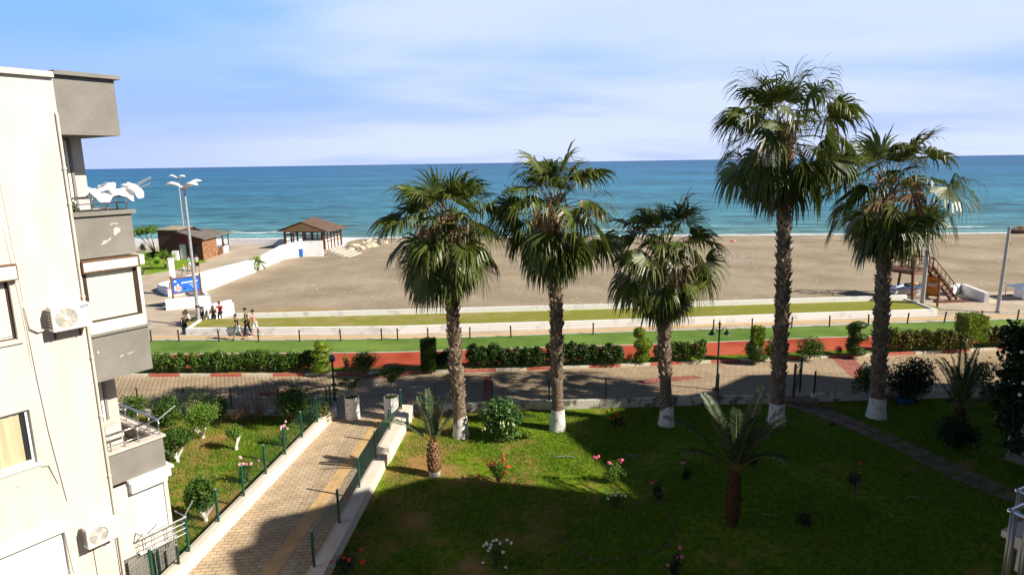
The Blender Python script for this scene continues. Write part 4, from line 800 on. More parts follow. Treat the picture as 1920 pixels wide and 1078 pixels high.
# ================================================================== FAN PALMS
def fan_frond(mb, o, az, el, plen, R_, rng, droop, mats=(0, 1), nseg=30, fold=1.0):
    d = np.array([math.cos(el) * math.cos(az), math.cos(el) * math.sin(az), math.sin(el)]); p = np.array(o, float); pts = [tuple(p)]
    for i in range(4):
        p = p + d * plen / 4; pts.append(tuple(p)); d = d + np.array([0, 0, -droop * 0.10 * (i + 1)]); d /= np.linalg.norm(d)
    mb.m(mats[0]).tube(pts, [.028, .022, .018, .016, .012], 4, cap=False)
    s = np.cross(d, [0, 0, 1]); 
    if np.linalg.norm(s) < .05: s = np.array([math.sin(az), -math.cos(az), 0])
    s /= np.linalg.norm(s); tw = rng.normal() * .45; n_ = np.cross(s, d); s, n_ = s * math.cos(tw) + n_ * math.sin(tw), n_ * math.cos(tw) - s * math.sin(tw)
    n_ /= np.linalg.norm(n_)
    vs = []; fs = []; span = R(112) * rng.uniform(.85, 1.05); dph = 2 * span / nseg; ts = [0.05, .30, .55, .78, 1.0]
    wind = np.array([-.10, .03, 0])
    for k in range(nseg):
        ph = -span + dph * (k + .5); L = R_ * (1 - .28 * (abs(ph) / span) ** 2) * rng.uniform(.88, 1.08)
        dr = d * math.cos(ph) + s * math.sin(ph) + n_ * .18 * fold * (1 - math.cos(ph * 1.0)); dr /= np.linalg.norm(dr)
        pr = -d * math.sin(ph) + s * math.cos(ph); pos = p.copy(); prev_t = 0; base = len(vs); dd = dr.copy(); kd = droop * rng.uniform(.7, 1.5)
        for j, t in enumerate(ts):
            pos = pos + dd * L * (t - prev_t); prev_t = t
            wd = L * t * math.tan(dph / 2) * (1.12 if t < .4 else max(0.0, 1.12 * (1 - (t - .3) / .72) ** 1.3))
            if t >= .3: dd = dd + np.array([0, 0, -kd * (.22 if t < .5 else 1.05)]) + wind * (t - .2) + rng.normal(size=3) * .085; dd /= np.linalg.norm(dd)
            if j < len(ts) - 1: vs.append(pos + pr * wd + n_ * wd * .55); vs.append(pos - pr * wd - n_ * wd * .55)
            else: vs.append(pos)
        for j in range(len(ts) - 2): fs.append((base + 2 * j, base + 2 * j + 1, base + 2 * j + 3, base + 2 * j + 2))
        fs.append((base + 2 * (len(ts) - 2), base + 2 * (len(ts) - 2) + 1, base + 2 * (len(ts) - 1)))
    mb.m(mats[1]).add(vs, fs); return p, d
def trunk_pts(base, heart, bend=0.0, n=10):
    return [(base[0] + (heart[0] - base[0]) * t + bend * math.sin(math.pi * t), base[1] + (heart[1] - base[1]) * t, base[2] + (heart[2] - base[2]) * t) for t in np.linspace(0, 1, n)]
def fan_palm(bp, hp, label, seed, r0=.25, r1=.21, nf=46, Rr=1.15, pet=1.15, skirt=8, fruits=4, lean_y=0.0, bend=0.0, dead=2, crown_h=1.0, bootz=(1.7, 99)):
    base = G(*bp); base = np.array([base[0], base[1], 0.02]); heart = V(hp[0], hp[1], base[1] + lean_y); heart = np.array([heart[0], base[1] + lean_y, heart[2]])
    rng = np.random.default_rng(seed); t = thing('palm_tree', label, 'palm tree', tuple(base), group='tall fan palms along the garden wall')
    tp = trunk_pts(base, heart, bend, 14); Ht = heart[2]
    def rad(z): return r0 * 1.25 - (r0 * .25) * min(1, z / 1.2) if z < 1.2 else r0 + (r1 - r0) * (z - 1.2) / (Ht - 1.2)
    b = MB(); b.tube(tp, [rad(p[2]) * (1 + .03 * rng.normal()) for p in tp], 14); b.build('trunk', M['trunk'], t, smooth=True)
    def at(z): return np.array([np.interp(z, [q[2] for q in tp], [q[k] for q in tp]) for k in (0, 1)] )
    # whitewashed foot
    b = MB(); prof = [(rad(0) * 1.20, 0.0), (rad(.3) * 1.06 + .01, .22), (rad(.6) + .018, .5), (rad(.8) + .015, .78 + .1 * rng.random()), (rad(.9) + .002, .89)]; b.lathe(tuple(at(.3).tolist() + [0.02]), prof, 22, cap=False); b.build('painted_base', M['wash'], t, smooth=True)
    # old leaf bases
    b = MB(); z = bootz[0]; k = 0
    while z < Ht - .3:
        for j in range(5):
            a = k * 2.399 + j * 1.2566; k += 1; c = at(z); rr = rad(z) - .01; zz = z + rng.uniform(-.06, .06)
            if rng.random() < .15: continue
            ca, sa = math.cos(a), math.sin(a); w_ = rng.uniform(.05, .10); out = rng.uniform(.05, .15); upz = rng.uniform(.06, .20); ax = rng.normal() * .03
            P = lambda r_, tt, h: (c[0] + r_ * ca - tt * sa, c[1] + r_ * sa + tt * ca, zz + h)
            b.add([P(rr, -w_, -.10), P(rr, w_, -.10), P(rr + out, w_ * .5 + ax, upz), P(rr + out, -w_ * .5 + ax, upz), P(rr + .02, -w_ * .8, .05), P(rr + .02, w_ * .8, .05)], [(0, 1, 2, 3), (3, 2, 5, 4), (0, 3, 4), (1, 5, 2)])
        z += rng.uniform(.10, .14)
    b.build('leaf_bases', M['boot'], t)
    # crown
    b = MB(); specs = []
    nf = int(nf * 1.3)
    for i in range(nf):
        q = (i + .5) / nf; el = R(80 - 146 * q ** .90) + rng.normal() * .14; zo = crown_h * (0.45 - .95 * q)
        az = i * 2.39996 + rng.normal() * .18; pl_ = pet * 1.12 * (.70 + .50 * math.sin(math.pi * min(1, q * 1.1))) * rng.uniform(.75, 1.25); dr = .34 + .74 * q + rng.uniform(0, .30)
        if rng.random() < .04: continue
        o = (heart[0] + .08 * math.cos(az), heart[1] + .08 * math.sin(az), heart[2] + zo); fan_frond(b, o, az, el, pl_, Rr * 1.27 * rng.uniform(.80, 1.14), rng, dr)
    for i in range(9):      # bare arching stalks
        az = rng.uniform(0, 6.28); el = R(rng.uniform(0, 50)); L = rng.uniform(1.4, 2.3); d = np.array([math.cos(az) * math.cos(el), math.sin(az) * math.cos(el), math.sin(el)]); p = heart.copy(); pts_ = [tuple(p)]
        for j in range(6): p = p + d * L / 6; pts_.append(tuple(p)); d = d + np.array([0, 0, -.26]); d /= np.linalg.norm(d)
        b.m(2).tube(pts_, [.016, .014, .012, .010, .008, .006, .004], 4)
    b.build('crown', [M['petiole'], M['fan'], M['deadfan']], t)
    b = MB()
    for i in range(skirt):
        az = rng.uniform(0, 6.28); el = R(rng.uniform(-82, -55)); fan_frond(b, (heart[0] + .1 * math.cos(az), heart[1] + .1 * math.sin(az), heart[2] - crown_h * .55 - rng.uniform(0, .5)), az, el, pet * .7, Rr * .7, rng, 1.1, mats=(0, 0), nseg=16)
    for i in range(dead): az = -1.6 + rng.uniform(-1.3, 1.3); fan_frond(b, (heart[0], heart[1], heart[2] + .3), az, R(rng.uniform(-5, 30)), pet * 1.25, Rr * .8, rng, 1.6, mats=(0, 0), nseg=9)
    # fibrous heart of dry leaf stems
    for i in range(60):
        az = rng.uniform(0, 6.28); z_ = heart[2] + rng.uniform(-1.3, .5) * crown_h; p0 = (heart[0] + rad(Ht) * math.cos(az), heart[1] + rad(Ht) * math.sin(az), z_); l_ = rng.uniform(.3, .55); b.tube([p0, (p0[0] + .25 * math.cos(az) * l_ * 2, p0[1] + .25 * math.sin(az) * l_ * 2, z_ + l_)], [.03, .015], 4)
    b.build('dead_fronds', M['deadfan'], t)
    for i in range(fruits):
        az = -1.75 + rng.normal() * .55; L = rng.uniform(1.0, 1.7); d = np.array([math.cos(az) * .9, math.sin(az) * .9, .40]); p = heart + np.array([0, 0, .55]); b = MB(); pts_ = [tuple(p)]
        for j in range(6): p = p + d * L / 6; pts_.append(tuple(p)); d = d + np.array([0, 0, -.30]); d /= np.linalg.norm(d)
        b.tube(pts_, [.02, .018, .015, .012, .01, .008, .006], 5)
        pq = p + np.array([0, 0, -.2]); lob = [(pq[0] + rng.normal() * .07, pq[1] + rng.normal() * .07, pq[2] + .35 - .17 * j, .13, .13, .16) for j in range(7)]
        leaves(b, lob, 800, .065, rng, shell=.2, aspect=2.5); b.build('flower_cluster', M['fruit'], t)
    return t
fan_palm((865, 818), (838, 440), 'leftmost tall fan palm with orange brown flower clusters hanging in its crown', 11, nf=50, Rr=1.22, pet=1.15, fruits=8, crown_h=1.25, skirt=12, dead=5)
fan_palm((1046, 805), (1040, 402), 'second tall fan palm from the left with pale flower stalks and a smooth lower trunk', 22, nf=46, Rr=1.18, pet=1.25, fruits=4, crown_h=1.1, skirt=7, dead=4, bootz=(2.2, 99))
fan_palm((1250, 797), (1241, 488), 'shortest of the five fan palms with a drooping crown low over the green track', 33, nf=46, Rr=1.15, pet=1.15, fruits=0, crown_h=1.3, skirt=10, r0=.24, bootz=(2.2, 99))
fan_palm((1455, 793), (1470, 262), 'tallest fan palm with its crown well above the horizon', 44, nf=50, Rr=1.3, pet=1.35, fruits=1, crown_h=1.2, skirt=7, r0=.27, r1=.22, bend=.12)
fan_palm((1643, 782), (1664, 365), 'rightmost fan palm standing in front of the lifeguard tower', 55, nf=46, Rr=1.22, pet=1.35, fruits=3, crown_h=1.2, skirt=8, r0=.285, r1=.23)

# ================================================================== DATE PALMS
def feather(mb, o, az, el, L, rng, droop=.5, npair=44, ll=.34, mats=(0, 1)):
    d = np.array([math.cos(el) * math.cos(az), math.cos(el) * math.sin(az), math.sin(el)]); p = np.array(o, float); n = 10; P = [p.copy()]; D = [d.copy()]
    for i in range(n): p = p + d * L / n; d = d + np.array([0, 0, -droop * (i + 1) / n * .22]); d /= np.linalg.norm(d); P.append(p.copy()); D.append(d.copy())
    mb.m(mats[0]).tube([tuple(q) for q in P], [.022 - .0018 * i for i in range(n + 1)], 4, cap=False); mb.m(mats[1]); P, D = np.array(P), np.array(D)
    vs = []; fs = []
    for k in range(npair):
        t = .18 + .82 * k / (npair - 1); x = t * n; i = min(int(x), n - 1); f = x - i; q = P[i] * (1 - f) + P[i + 1] * f; d = D[i]; s = np.cross(d, [0, 0, 1]); s /= (np.linalg.norm(s) + 1e-6); u = np.cross(s, d)
        for sg in (-1, 1):
            l_ = ll * (math.sin(math.pi * (.12 + .80 * t)) ** .6) * rng.uniform(.85, 1.1); dr = s * sg * .8 + d * .62 + u * rng.uniform(.15, .5); dr /= np.linalg.norm(dr); pr = np.cross(dr, u); pr /= np.linalg.norm(pr); w_ = .024; e = q + dr * l_ * .5; tp = q + dr * l_ + np.array([0, 0, -.12 * l_]); o_ = len(vs)
            vs += [q, e + pr * w_, tp, e - pr * w_]; fs.append((o_, o_ + 1, o_ + 2, o_ + 3))
    mb.add(vs, fs)
def date_palm(bp, hp, label, seed, nf, L, r=.2, els=(80, 5), droop=.6, azs=None, elist=None, mt='husk', ml='date', white=False, ll=.34, wbase=False, group='young feather leaved palms'):
    base = G(*bp); base = np.array([base[0], base[1], .02]); h = V(hp[0], hp[1], base[1]); rng = np.random.default_rng(seed); t = thing('date_palm', label, 'palm tree', tuple(base), group=group)
    zt = h[2]; b = MB(); prof = [(r * .75, 0), (r * 1.05, zt * .3), (r * 1.1, zt * .6), (r * .8, zt * .9), (r * .3, zt)]; b.lathe(tuple(base), prof, 12)
    k = 0; z = .12
    while z < zt:
        for j in range(6):
            a = k * 2.399; k += 1; rr = np.interp(z, [p[1] for p in prof], [p[0] for p in prof]) - .01; w_ = rng.uniform(.03, .05); P = lambda r_, tt, hh: (base[0] + r_ * math.cos(a) - tt * math.sin(a), base[1] + r_ * math.sin(a) + tt * math.cos(a), z + hh)
            b.add([P(rr, -w_, -.05), P(rr, w_, -.05), P(rr + rng.uniform(.04, .07), 0, .09), P(rr, 0, .08)], [(0, 1, 2), (0, 2, 3), (1, 3, 2)])
        z += .07
    b.build('trunk', M[mt], t)
    if wbase: b = MB(); b.lathe(tuple(base), [(r * .86, 0), (r * .95, .12), (r * .97, .2)], 12, cap=False); b.build('painted_base', M['wash'], t)
    b = MB()
    for i in range(nf):
        q = (i + .5) / nf; e = R(elist[i]) if elist else R(els[0] + (els[1] - els[0]) * q) + rng.normal() * .06; az = azs[i] if azs else i * 2.4 + rng.normal() * .2
        feather(b, (base[0] + .06 * math.cos(az), base[1] + .06 * math.sin(az), zt - .05), az, e, L * rng.uniform(.85, 1.1), rng, droop * rng.uniform(.7, 1.3), ll=ll)
    b.build('crown', [M['petiole'], M[ml]], t); return t
date_palm((815, 892), (812, 828), 'young feather palm with a squat husky trunk standing in the sunlit grass', 5, 8, 1.75, r=.22, droop=.7, azs=[1.6, 2.7, 3.05, .4, 1.0, 5.9, 2.2, 4.4], elist=[86, 76, 40, 76, 82, 62, 84, 70], ll=.30, wbase=True)
date_palm((1372, 985), (1372, 880), 'larger feather palm with arching fronds in the middle of the shaded lawn', 6, 13, 2.6, r=.18, mt='shadehusk', ml='dateshade', els=(86, 34), droop=.75, ll=.40)
date_palm((1795, 812), (1795, 762), 'dark feather palm in the shade beyond the stone path', 7, 14, 2.3, r=.2, mt='shadehusk', ml='dateshade', els=(87, 30), droop=.6, ll=.36)
# small fan palms by the quay
def small_fan(bp, hp, label, seed, Rr=.55, pet=.4, nf=14, r=.14):
    base = G(*bp, .1); rng = np.random.default_rng(seed); h = V(hp[0], hp[1], base[1])[2]; t = thing('young_palm', label, 'palm tree', tuple(base)); b = MB(); b.tube([tuple(base), (base[0], base[1], h)], [r, r * .7], 10); b.build('trunk', M['boot'], t)
    b = MB()
    for i in range(nf): fan_frond(b, (base[0], base[1], h), i * 2.4, R(80 - 90 * i / nf), pet, Rr, rng, .4, nseg=14)
    b.build('crown', [M['petiole'], M['leafl']], t)
small_fan((271, 514), (270, 494), 'young palm with a pale trunk on the far lawn, nearest the grey balcony', 61, Rr=.8, pet=.6)
small_fan((311, 504), (310, 488), 'young palm with a pale trunk on the far lawn, in front of the kiosk', 62, Rr=.8, pet=.6)
small_fan((484, 507), (483, 497), 'small fan palm growing in the sand against the white retaining wall', 63, Rr=.75, pet=.5, r=.12)

# ================================================================== SHRUBS, TREES, HEDGES
def stems(b, base, tops, r=.02):
    for tp in tops: b.tube([base, ((base[0] + tp[0]) / 2 + .03, (base[1] + tp[1]) / 2, (base[2] * .6 + tp[2] * .4)), tp], [r, r * .7, r * .4], 5)
def shrub(name, label, px, py, topy, halfpx, m, seed, n=900, size=.11, cat='shrub', lift=.0, white=0.0, group=None, nl=9, aspect=2.0, z0=.02, depth=.8, stem=None, shell=.45, flat=.6):
    base = G(px, py, z0); rng = np.random.default_rng(seed); d = np.linalg.norm(base - CAM); hw = halfpx * d / F * .98; top = V(px, topy, base[1])[2]; ht = max(.2, (top - lift - z0) * .97)
    t = thing(name, label, cat, tuple(base), group=group); b = MB(); tops = [(base[0] + rng.uniform(-.5, .5) * hw, base[1] + rng.uniform(-.5, .5) * hw, z0 + lift + ht * rng.uniform(.4, .8)) for _ in range(5)]
    if lift > .15:
        bb = MB(); sp_ = [(base[0] + rng.uniform(-.35, .35) * hw, base[1] + rng.uniform(-.3, .3) * hw, z0 + lift + .12) for _ in range(3)]; bb.tube([tuple(base), (base[0], base[1], z0 + lift * .35)], [.075, .065], 8)
        for q in sp_: bb.tube([(base[0], base[1], z0 + lift * .3), q], [.055, .035], 6)
        bb.build('trunk', M['wash'] if white else M['stem'], t)
    stems(b, (base[0], base[1], z0 + lift * .8), tops, .025); b.build('branches', stem or M['stem'], t)
    b = MB(); c = (base[0], base[1], z0 + lift + ht * .52); lob = lumpy(c, (hw, hw * depth, ht * .55), nl, rng); leaves(b, lob, n, size, rng, aspect=aspect, shell=shell, flat=flat)
    leaves(b, [(c[0], c[1], c[2], hw * .62, hw * depth * .62, ht * .40)], n // 3, size, rng, aspect=aspect, shell=.3)
    b.build('foliage', m if not isinstance(m, str) else M[m], t); return t, base, hw, ht, rng
# left garden
shrub('shrub', 'light green shrub by the fence nearest the corner balcony', 250, 788, 735, 30, 'leaf', 70, n=700, size=.12)
shrub('shrub', 'dense green shrub right of the nearest-balcony shrub in the left garden', 318, 800, 736, 34, 'leaf', 71, n=1300, size=.12)
shrub('shrub', 'shrub with cream variegated leaves rising behind the round bush', 372, 782, 722, 42, 'pale', 72, n=1500, size=.13, aspect=3.5)
shrub('shrub', 'tall green shrub just right of the variegated one', 412, 795, 736, 20, 'leaf', 73, n=700, size=.11)
shrub('clipped_tree', 'round clipped bush on forked whitewashed stems in the left garden', 381, 822, 752, 36, 'leafl', 74, n=2400, size=.075, lift=.42, white=1, nl=14)
shrub('clipped_tree', 'smaller bright green round tree with a Y shaped white trunk in the left garden', 443, 843, 792, 21, 'leafl', 75, n=900, size=.075, lift=.46, white=1)
shrub('clipped_tree', 'bushy hibiscus with one red flower beside the balcony', 333, 866, 800, 38, 'leaf', 76, n=1300, size=.095, lift=.5, white=1)
_, bs, hw, ht, rg_ = shrub('clipped_tree', 'citrus tree with glossy leaves on a short white trunk nearest the building', 386, 976, 893, 38, 'leaf', 77, n=1300, size=.12, lift=.40, white=1)
shrub('shrub', 'large dark round shrub by the left garden fence', 548, 794, 722, 46, 'leaf', 78, n=2600, size=.10, nl=12)
shrub('dry_shrub', 'brown dry twiggy bush by the left garden fence', 452, 792, 754, 26, 'drytwig', 79, n=900, size=.10, aspect=6, shell=.1)
shrub('dry_shrub', 'sparse brown and green bush between the dry bush and the dark shrub', 488, 790, 745, 20, 'drytwig', 80, n=350, size=.10, aspect=5, shell=.1)
shrub('shrub', 'thin weedy shrub in the corner where the two garden fences meet', 606, 795, 742, 26, 'hedgered', 81, n=450, size=.10, shell=.2)
shrub('shrub', 'low leafy plant against the building foot by the hibiscus', 318, 868, 828, 16, 'leaf', 82, n=350, size=.1)
# right garden
t_, bs, hw, ht, rg_ = shrub('shrub', 'large broad leaved bush with white trumpet flowers beside the second palm', 944, 820, 733, 50, 'trumpet', 90, n=1500, size=.20, nl=12, aspect=2.2)
b = MB()
for i in range(11):
    a = rg_.uniform(-1.9, -1.1) if i < 7 else rg_.uniform(-2.8, -.3); q = rg_.uniform(.75, 1.0); p = (bs[0] + hw * q * math.cos(a), bs[1] + hw * .8 * q * math.sin(a), (.95 if i < 7 else .6) + ht * rg_.uniform(-.03, .08)); b = MB(); b.tube([p, (p[0], p[1] - .05, p[2] - .06), (p[0], p[1] - .09, p[2] - .09)], [.006, .016, .038], 6, cap=False); b.build('flower', M['f_cream'], t_)
shrub('shrub', 'dark shrub spilling over the fence left of the rightmost palm', 1618, 748, 680, 28, 'leaf', 91, n=700, size=.13)
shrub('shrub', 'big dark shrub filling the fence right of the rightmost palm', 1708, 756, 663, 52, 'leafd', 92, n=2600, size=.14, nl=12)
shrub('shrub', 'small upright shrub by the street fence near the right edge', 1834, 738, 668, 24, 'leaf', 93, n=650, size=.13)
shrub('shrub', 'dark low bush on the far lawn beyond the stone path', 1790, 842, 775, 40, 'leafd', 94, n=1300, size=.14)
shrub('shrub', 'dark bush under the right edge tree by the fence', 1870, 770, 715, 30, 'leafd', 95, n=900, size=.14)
shrub('shrub', 'small weed bush beside the trumpet flower bush', 985, 822, 805, 14, 'leafl', 96, n=250, size=.09)
# right edge tree
base = G(1945, 905, .02); rng = np.random.default_rng(97); t = thing('garden_tree', 'dark leafy tree with a few white blossoms cut by the right edge', 'tree', tuple(base)); b = MB(); b.tube([tuple(base), (base[0] - .2, base[1] + .1, 2.0), (base[0] - .1, base[1], 4.2)], [.16, .12, .05], 9); b.build('trunk', M['trunk'], t)
b = MB(); lob = []
for (x, y, r_) in ((1905, 632, 24), (1915, 665, 30), (1905, 722, 26), (1885, 700, 12), (1925, 760, 38), (1895, 790, 20), (1940, 700, 36), (1905, 830, 18), (1945, 640, 30), (1880, 735, 14)):
    q = V(x, y, base[1] - .2); s_ = r_ * np.linalg.norm(q - CAM) / F; lob.append((q[0], q[1], q[2], s_, s_, s_))
for l_ in lob: stems(b, (base[0] - .1, base[1], max(1.0, l_[2] - .8)), [(l_[0], l_[1], l_[2])], .03)
b.build('branches', M['stem'], t); b = MB(); leaves(b, lob, 3600, .20, rng, shell=.2, aspect=1.8); b.build('crown', M['leafd'], t)
b = MB()
for (x, y) in ((1916, 660), (1919, 718), (1912, 740)): q = V(x, y, base[1] - 1.0); b.ball(tuple(q), .06, 6)
b.build('blossom', M['f_whitef'], t)
# leaning tree by kiosk
base = G(292, 478, .1); rng = np.random.default_rng(98); t = thing('leaning_tree', 'small wind bent tree with a flat green crown left of the wooden kiosk', 'tree', tuple(base)); b = MB()
for dx, zz in ((-1.9, 2.7), (-1.1, 2.9), (-.3, 2.8)): b.tube([tuple(base), (base[0] + dx * .4, base[1], 1.3), (base[0] + dx, base[1], zz)], [.10, .07, .04], 6)
b.build('trunk', M['stem'], t); b = MB(); leaves(b, [(base[0] - 2.1, base[1], 3.0, .9, .8, .5), (base[0] - 1.1, base[1], 3.25, 1.0, .8, .5), (base[0] - .1, base[1], 3.3, 1.0, .8, .55)], 1300, .22, rng); b.build('crown', M['leafl'], t)
shrub('shrub', 'dark bush at the foot of the leaning tree by the kiosk', 292, 484, 470, 12, 'leafd', 99, n=300, size=.2, z0=.1)
shrub('shrub', 'dark spiky bush between the balcony and the leaning tree', 268, 472, 455, 7, 'leafd', 100, n=200, size=.2, z0=.1)
# hedges along the kerb
def hedge(x0, x1, topy, basey, m, seed, label, dens=1.0, group='hedges between the kerb and the red track', size=.10, gaps=0.0, w_=.42):
    a, c = G(x0, basey, .1), G(x1, basey, .1); top = V((x0 + x1) / 2, topy, a[1])[2]; ht = (top - .1) * 1.12; L = np.linalg.norm(c - a); rng = np.random.default_rng(seed); k = max(2, int(L / .55)); lob = []
    t = thing('hedge', label, 'hedge', tuple((a + c) / 2), group=group); bs_ = MB()
    for i in range(k):
        q = (i + .5) / k; p = a + (c - a) * q; hh = ht * rng.uniform(.80, 1.0); lob.append((p[0], p[1] + rng.normal() * .05, .1 + hh * .55, .44, w_, hh * .46))
        stems(bs_, (p[0], p[1], .1), [(p[0] + rng.uniform(-.25, .25), p[1], .1 + hh * .6) for _ in range(3)], .018)
        for j in range(2): lob.append((p[0] + rng.uniform(-.3, .3), p[1], .1 + hh * rng.uniform(.75, .95), .18, .2, .2))
    bs_.build('branches', M['stem'], t); b = MB(); leaves(b, lob, int(L * 1500 * dens), size * 1.15, rng, shell=.45); leaves(b, lob[::3], int(L * 500 * dens), size * 1.8, rng, shell=.1); b.build('foliage', M[m], t)
hedge(283, 350, 664, 698, 'leafhedge', 110, 'short hedge piece at the left end of the kerb beside the grey balcony', .8)
hedge(360, 448, 661, 697, 'leafhedge', 111, 'gappy hedge piece second from the left along the kerb', 1.0)
hedge(448, 588, 659, 696, 'leafhedge', 112, 'longer green hedge just left of the golden spiral topiary', .9)
hedge(818, 850, 657, 690, 'hedgeshade', 113, 'short shade toned hedge piece between the box topiary and the leftmost palm')
hedge(878, 1018, 647, 688, 'hedgeshade', 114, 'shade toned hedge between the leftmost and the second palm', 1.1)
hedge(1026, 1166, 645, 684, 'hedgeshade', 115, 'shade toned hedge right of the second palm trunk', 1.1)
hedge(1228, 1320, 641, 677, 'leafhedge', 116, 'hedge behind the trunk of the shortest palm', .9)
hedge(1664, 1812, 620, 658, 'hedgered', 117, 'bronze tipped hedge right of the rightmost palm', 1.1)
hedge(1836, 1990, 614, 650, 'hedgered', 118, 'bronze tipped hedge right of the block topiary', 1.0)
shrub('shrub', 'round hedge bush between the globe lamp and the box topiary', 680, 699, 655, 36, 'leafhedge', 119, n=1500, size=.11, z0=.1)
shrub('shrub', 'round dark bush between the tallest and the rightmost palms', 1517, 672, 628, 33, 'leafhedge', 120, n=1500, size=.11, z0=.1)
shrub('shrub', 'dark bush squeezed between the column topiary and the tallest palm', 1445, 675, 632, 18, 'leafhedge', 121, n=600, size=.11, z0=.1)
shrub('rose_bush', 'thin rose bush with a pink bloom left of the round hedge bush', 650, 696, 660, 9, 'leaf', 122, n=140, size=.1, z0=.1, cat='rose bush')
shrub('rose_bush', 'small thin bush by the red track left of the letter shaped topiary', 1572, 667, 648, 9, 'leaf', 123, n=140, size=.1, z0=.1, cat='rose bush')
shrub('rose_bush', 'small red leaved bush left of the three ball topiary', 1180, 682, 662, 9, 'hedgered', 124, n=160, size=.1, z0=.1, cat='rose bush')
# topiary
def topiary(label, px, py, parts, m, seed, n=2200, size=.055, z0=.1):
    """parts: (px, py, half width px, half height px)"""
    base = G(px, py, z0); rng = np.random.default_rng(seed); t = thing('topiary', label, 'topiary', tuple(base), group='clipped topiary along the kerb'); s = np.linalg.norm(base - CAM) / F; lob = []
    b = MB(); b.tube([tuple(base), (base[0], base[1], base[2] + .8)], [.05, .04], 6); b.build('trunk', M['stem'], t); b = MB()
    core = MB()
    for (x, y, hw, hh) in parts: q = V(x, y, base[1]); lob.append((q[0], q[1], q[2], hw * s, hw * s, hh * s)); core.ball((q[0], q[1], q[2]), 1.0, 12, sq=(hw * s * .86, hw * s * .86, hh * s * .86))
    core.m(0); leaves(core, lob, int(n * 1.5), size * 1.5, rng, shell=.84, aspect=1.8, up=.2, flat=.5); core.build('foliage', M[m], t, smooth=False)
def topiary_box(label, px, py, x0, x1, y0, y1, m, seed, n=2600, taper=0.0):
    base = G(px, py, .1); rng = np.random.default_rng(seed); t = thing('topiary', label, 'topiary', tuple(base), group='clipped topiary along the kerb'); a, c = V(x0, y0, base[1]), V(x1, y1, base[1]); hw = (c[0] - a[0]) / 2; cx = (a[0] + c[0]) / 2; z1 = a[2]; z0 = max(.1, c[2])
    b = MB(); b.tube([tuple(base), (cx, base[1], z0 + .3)], [.06, .05], 6); b.build('trunk', M['stem'], t); b = MB()
    b.b2(cx - hw * .9, cx + hw * .9, base[1] - hw * .9, base[1] + hw * .9, z0 + .05, z1 - .05); f = rng.integers(0, 6, n); u = rng.uniform(-1, 1, (n, 3)); ax = f % 3; sg = np.where(f < 3, -1, 1); u[np.arange(n), ax] = sg * rng.uniform(.93, 1.05, n)
    P = np.stack([cx + u[:, 0] * hw, base[1] + u[:, 1] * hw, (z0 + z1) / 2 + u[:, 2] * (z1 - z0) / 2], 1); lob = [(*p, .03, .03, .03) for p in P]; leaves(b, lob, n, .10, rng, shell=.2, flat=.2); b.build('foliage', M[m], t)
topiary('bright golden green spiral topiary beside the globe lamp', 602, 700, [(600, 646, 11, 8), (606, 655, 15, 7), (600, 664, 17, 7), (607, 673, 17, 7), (600, 682, 17, 8), (604, 691, 18, 8)], 'cypress', 130)
topiary_box('tall dark box shaped topiary left of the leftmost palm', 803, 694, 789, 818, 637, 692, 'cypdark', 131)
topiary('topiary of three stacked balls behind the shortest palm crown', 1203, 680, [(1199, 624, 11, 10), (1206, 647, 16, 13), (1204, 668, 14, 10)], 'cypress', 132)
topiary_box('two step column topiary left of the tallest palm', 1420, 678, 1412, 1430, 613, 645, 'cypress', 133, 1200)
topiary('round base of clipped green under the column topiary', 1416, 679, [(1414, 655, 15, 15), (1420, 668, 15, 8)], 'cypdark', 134, 1200)
topiary('dark topiary clipped like a reversed number three by the rightmost palm', 1606, 668, [(1610, 609, 13, 6), (1601, 616, 11, 7), (1602, 625, 9, 6), (1611, 632, 14, 6), (1600, 640, 11, 7), (1598, 649, 11, 6), (1606, 658, 15, 7)], 'cypdark', 135)
topiary_box('golden block shaped topiary near the right end of the hedge', 1822, 652, 1805, 1838, 590, 636, 'cypress', 136)
# roses
def rose(px, py, topy, halfpx, petal, nfl, label, seed, mleaf='leaf', nleaf=260, pts_=None, fs=.055):
    t, base, hw, ht, rng = shrub('rose_bush', label, px, py, topy + 6, halfpx, mleaf, seed, n=nleaf, size=.075, cat='rose bush', nl=5, shell=.2, group='rose bushes in the gardens')
    P = pts_ or [(px + rng.uniform(-1, 1) * halfpx, topy + rng.uniform(0, 1) ** 1.3 * (py - topy) * .45) for _ in range(nfl)]; sb_ = MB()
    for (x, y) in P:
        q = V(x, y, base[1] - rng.uniform(0, .15)); r_ = fs * rng.uniform(.8, 1.25)
        b = MB()
        for k in range(3): b.ball((q[0] + rng.normal() * r_ * .35, q[1] + rng.normal() * r_ * .35, q[2] + rng.normal() * r_ * .2), r_ * .75, 7, jit=.18, rng=random.Random(seed + k))
        b.build('bloom', M['f_' + petal], t); sb_.tube([(base[0], base[1], .1), (q[0], q[1], q[2])], [.008, .005], 4)
    sb_.build('flower_stems', M['leaf'], t)
rose(934, 905, 850, 26, 'orange', 0, 'orange red rose bush on the sunlit lawn in front of the trumpet bush', 140, pts_=[(914, 864), (914, 871), (921, 868), (929, 870), (936, 862), (944, 852), (945, 860), (943, 868), (952, 874), (948, 884), (944, 889), (917, 875), (897, 891)])
rose(1150, 905, 855, 26, 'pink', 0, 'pink rose bush at the tip of the sunlit patch of lawn', 141, pts_=[(1116, 858), (1122, 855), (1167, 861), (1163, 863), (1143, 868)], fs=.065, nleaf=500, mleaf='leafl')
rose(1153, 955, 922, 22, 'whitef', 0, 'small white rose bush below the pink one in the shade', 142, pts_=[(1136, 923), (1142, 921), (1146, 928), (1155, 928), (1159, 923), (1140, 934), (1166, 928), (1172, 930)], fs=.04)
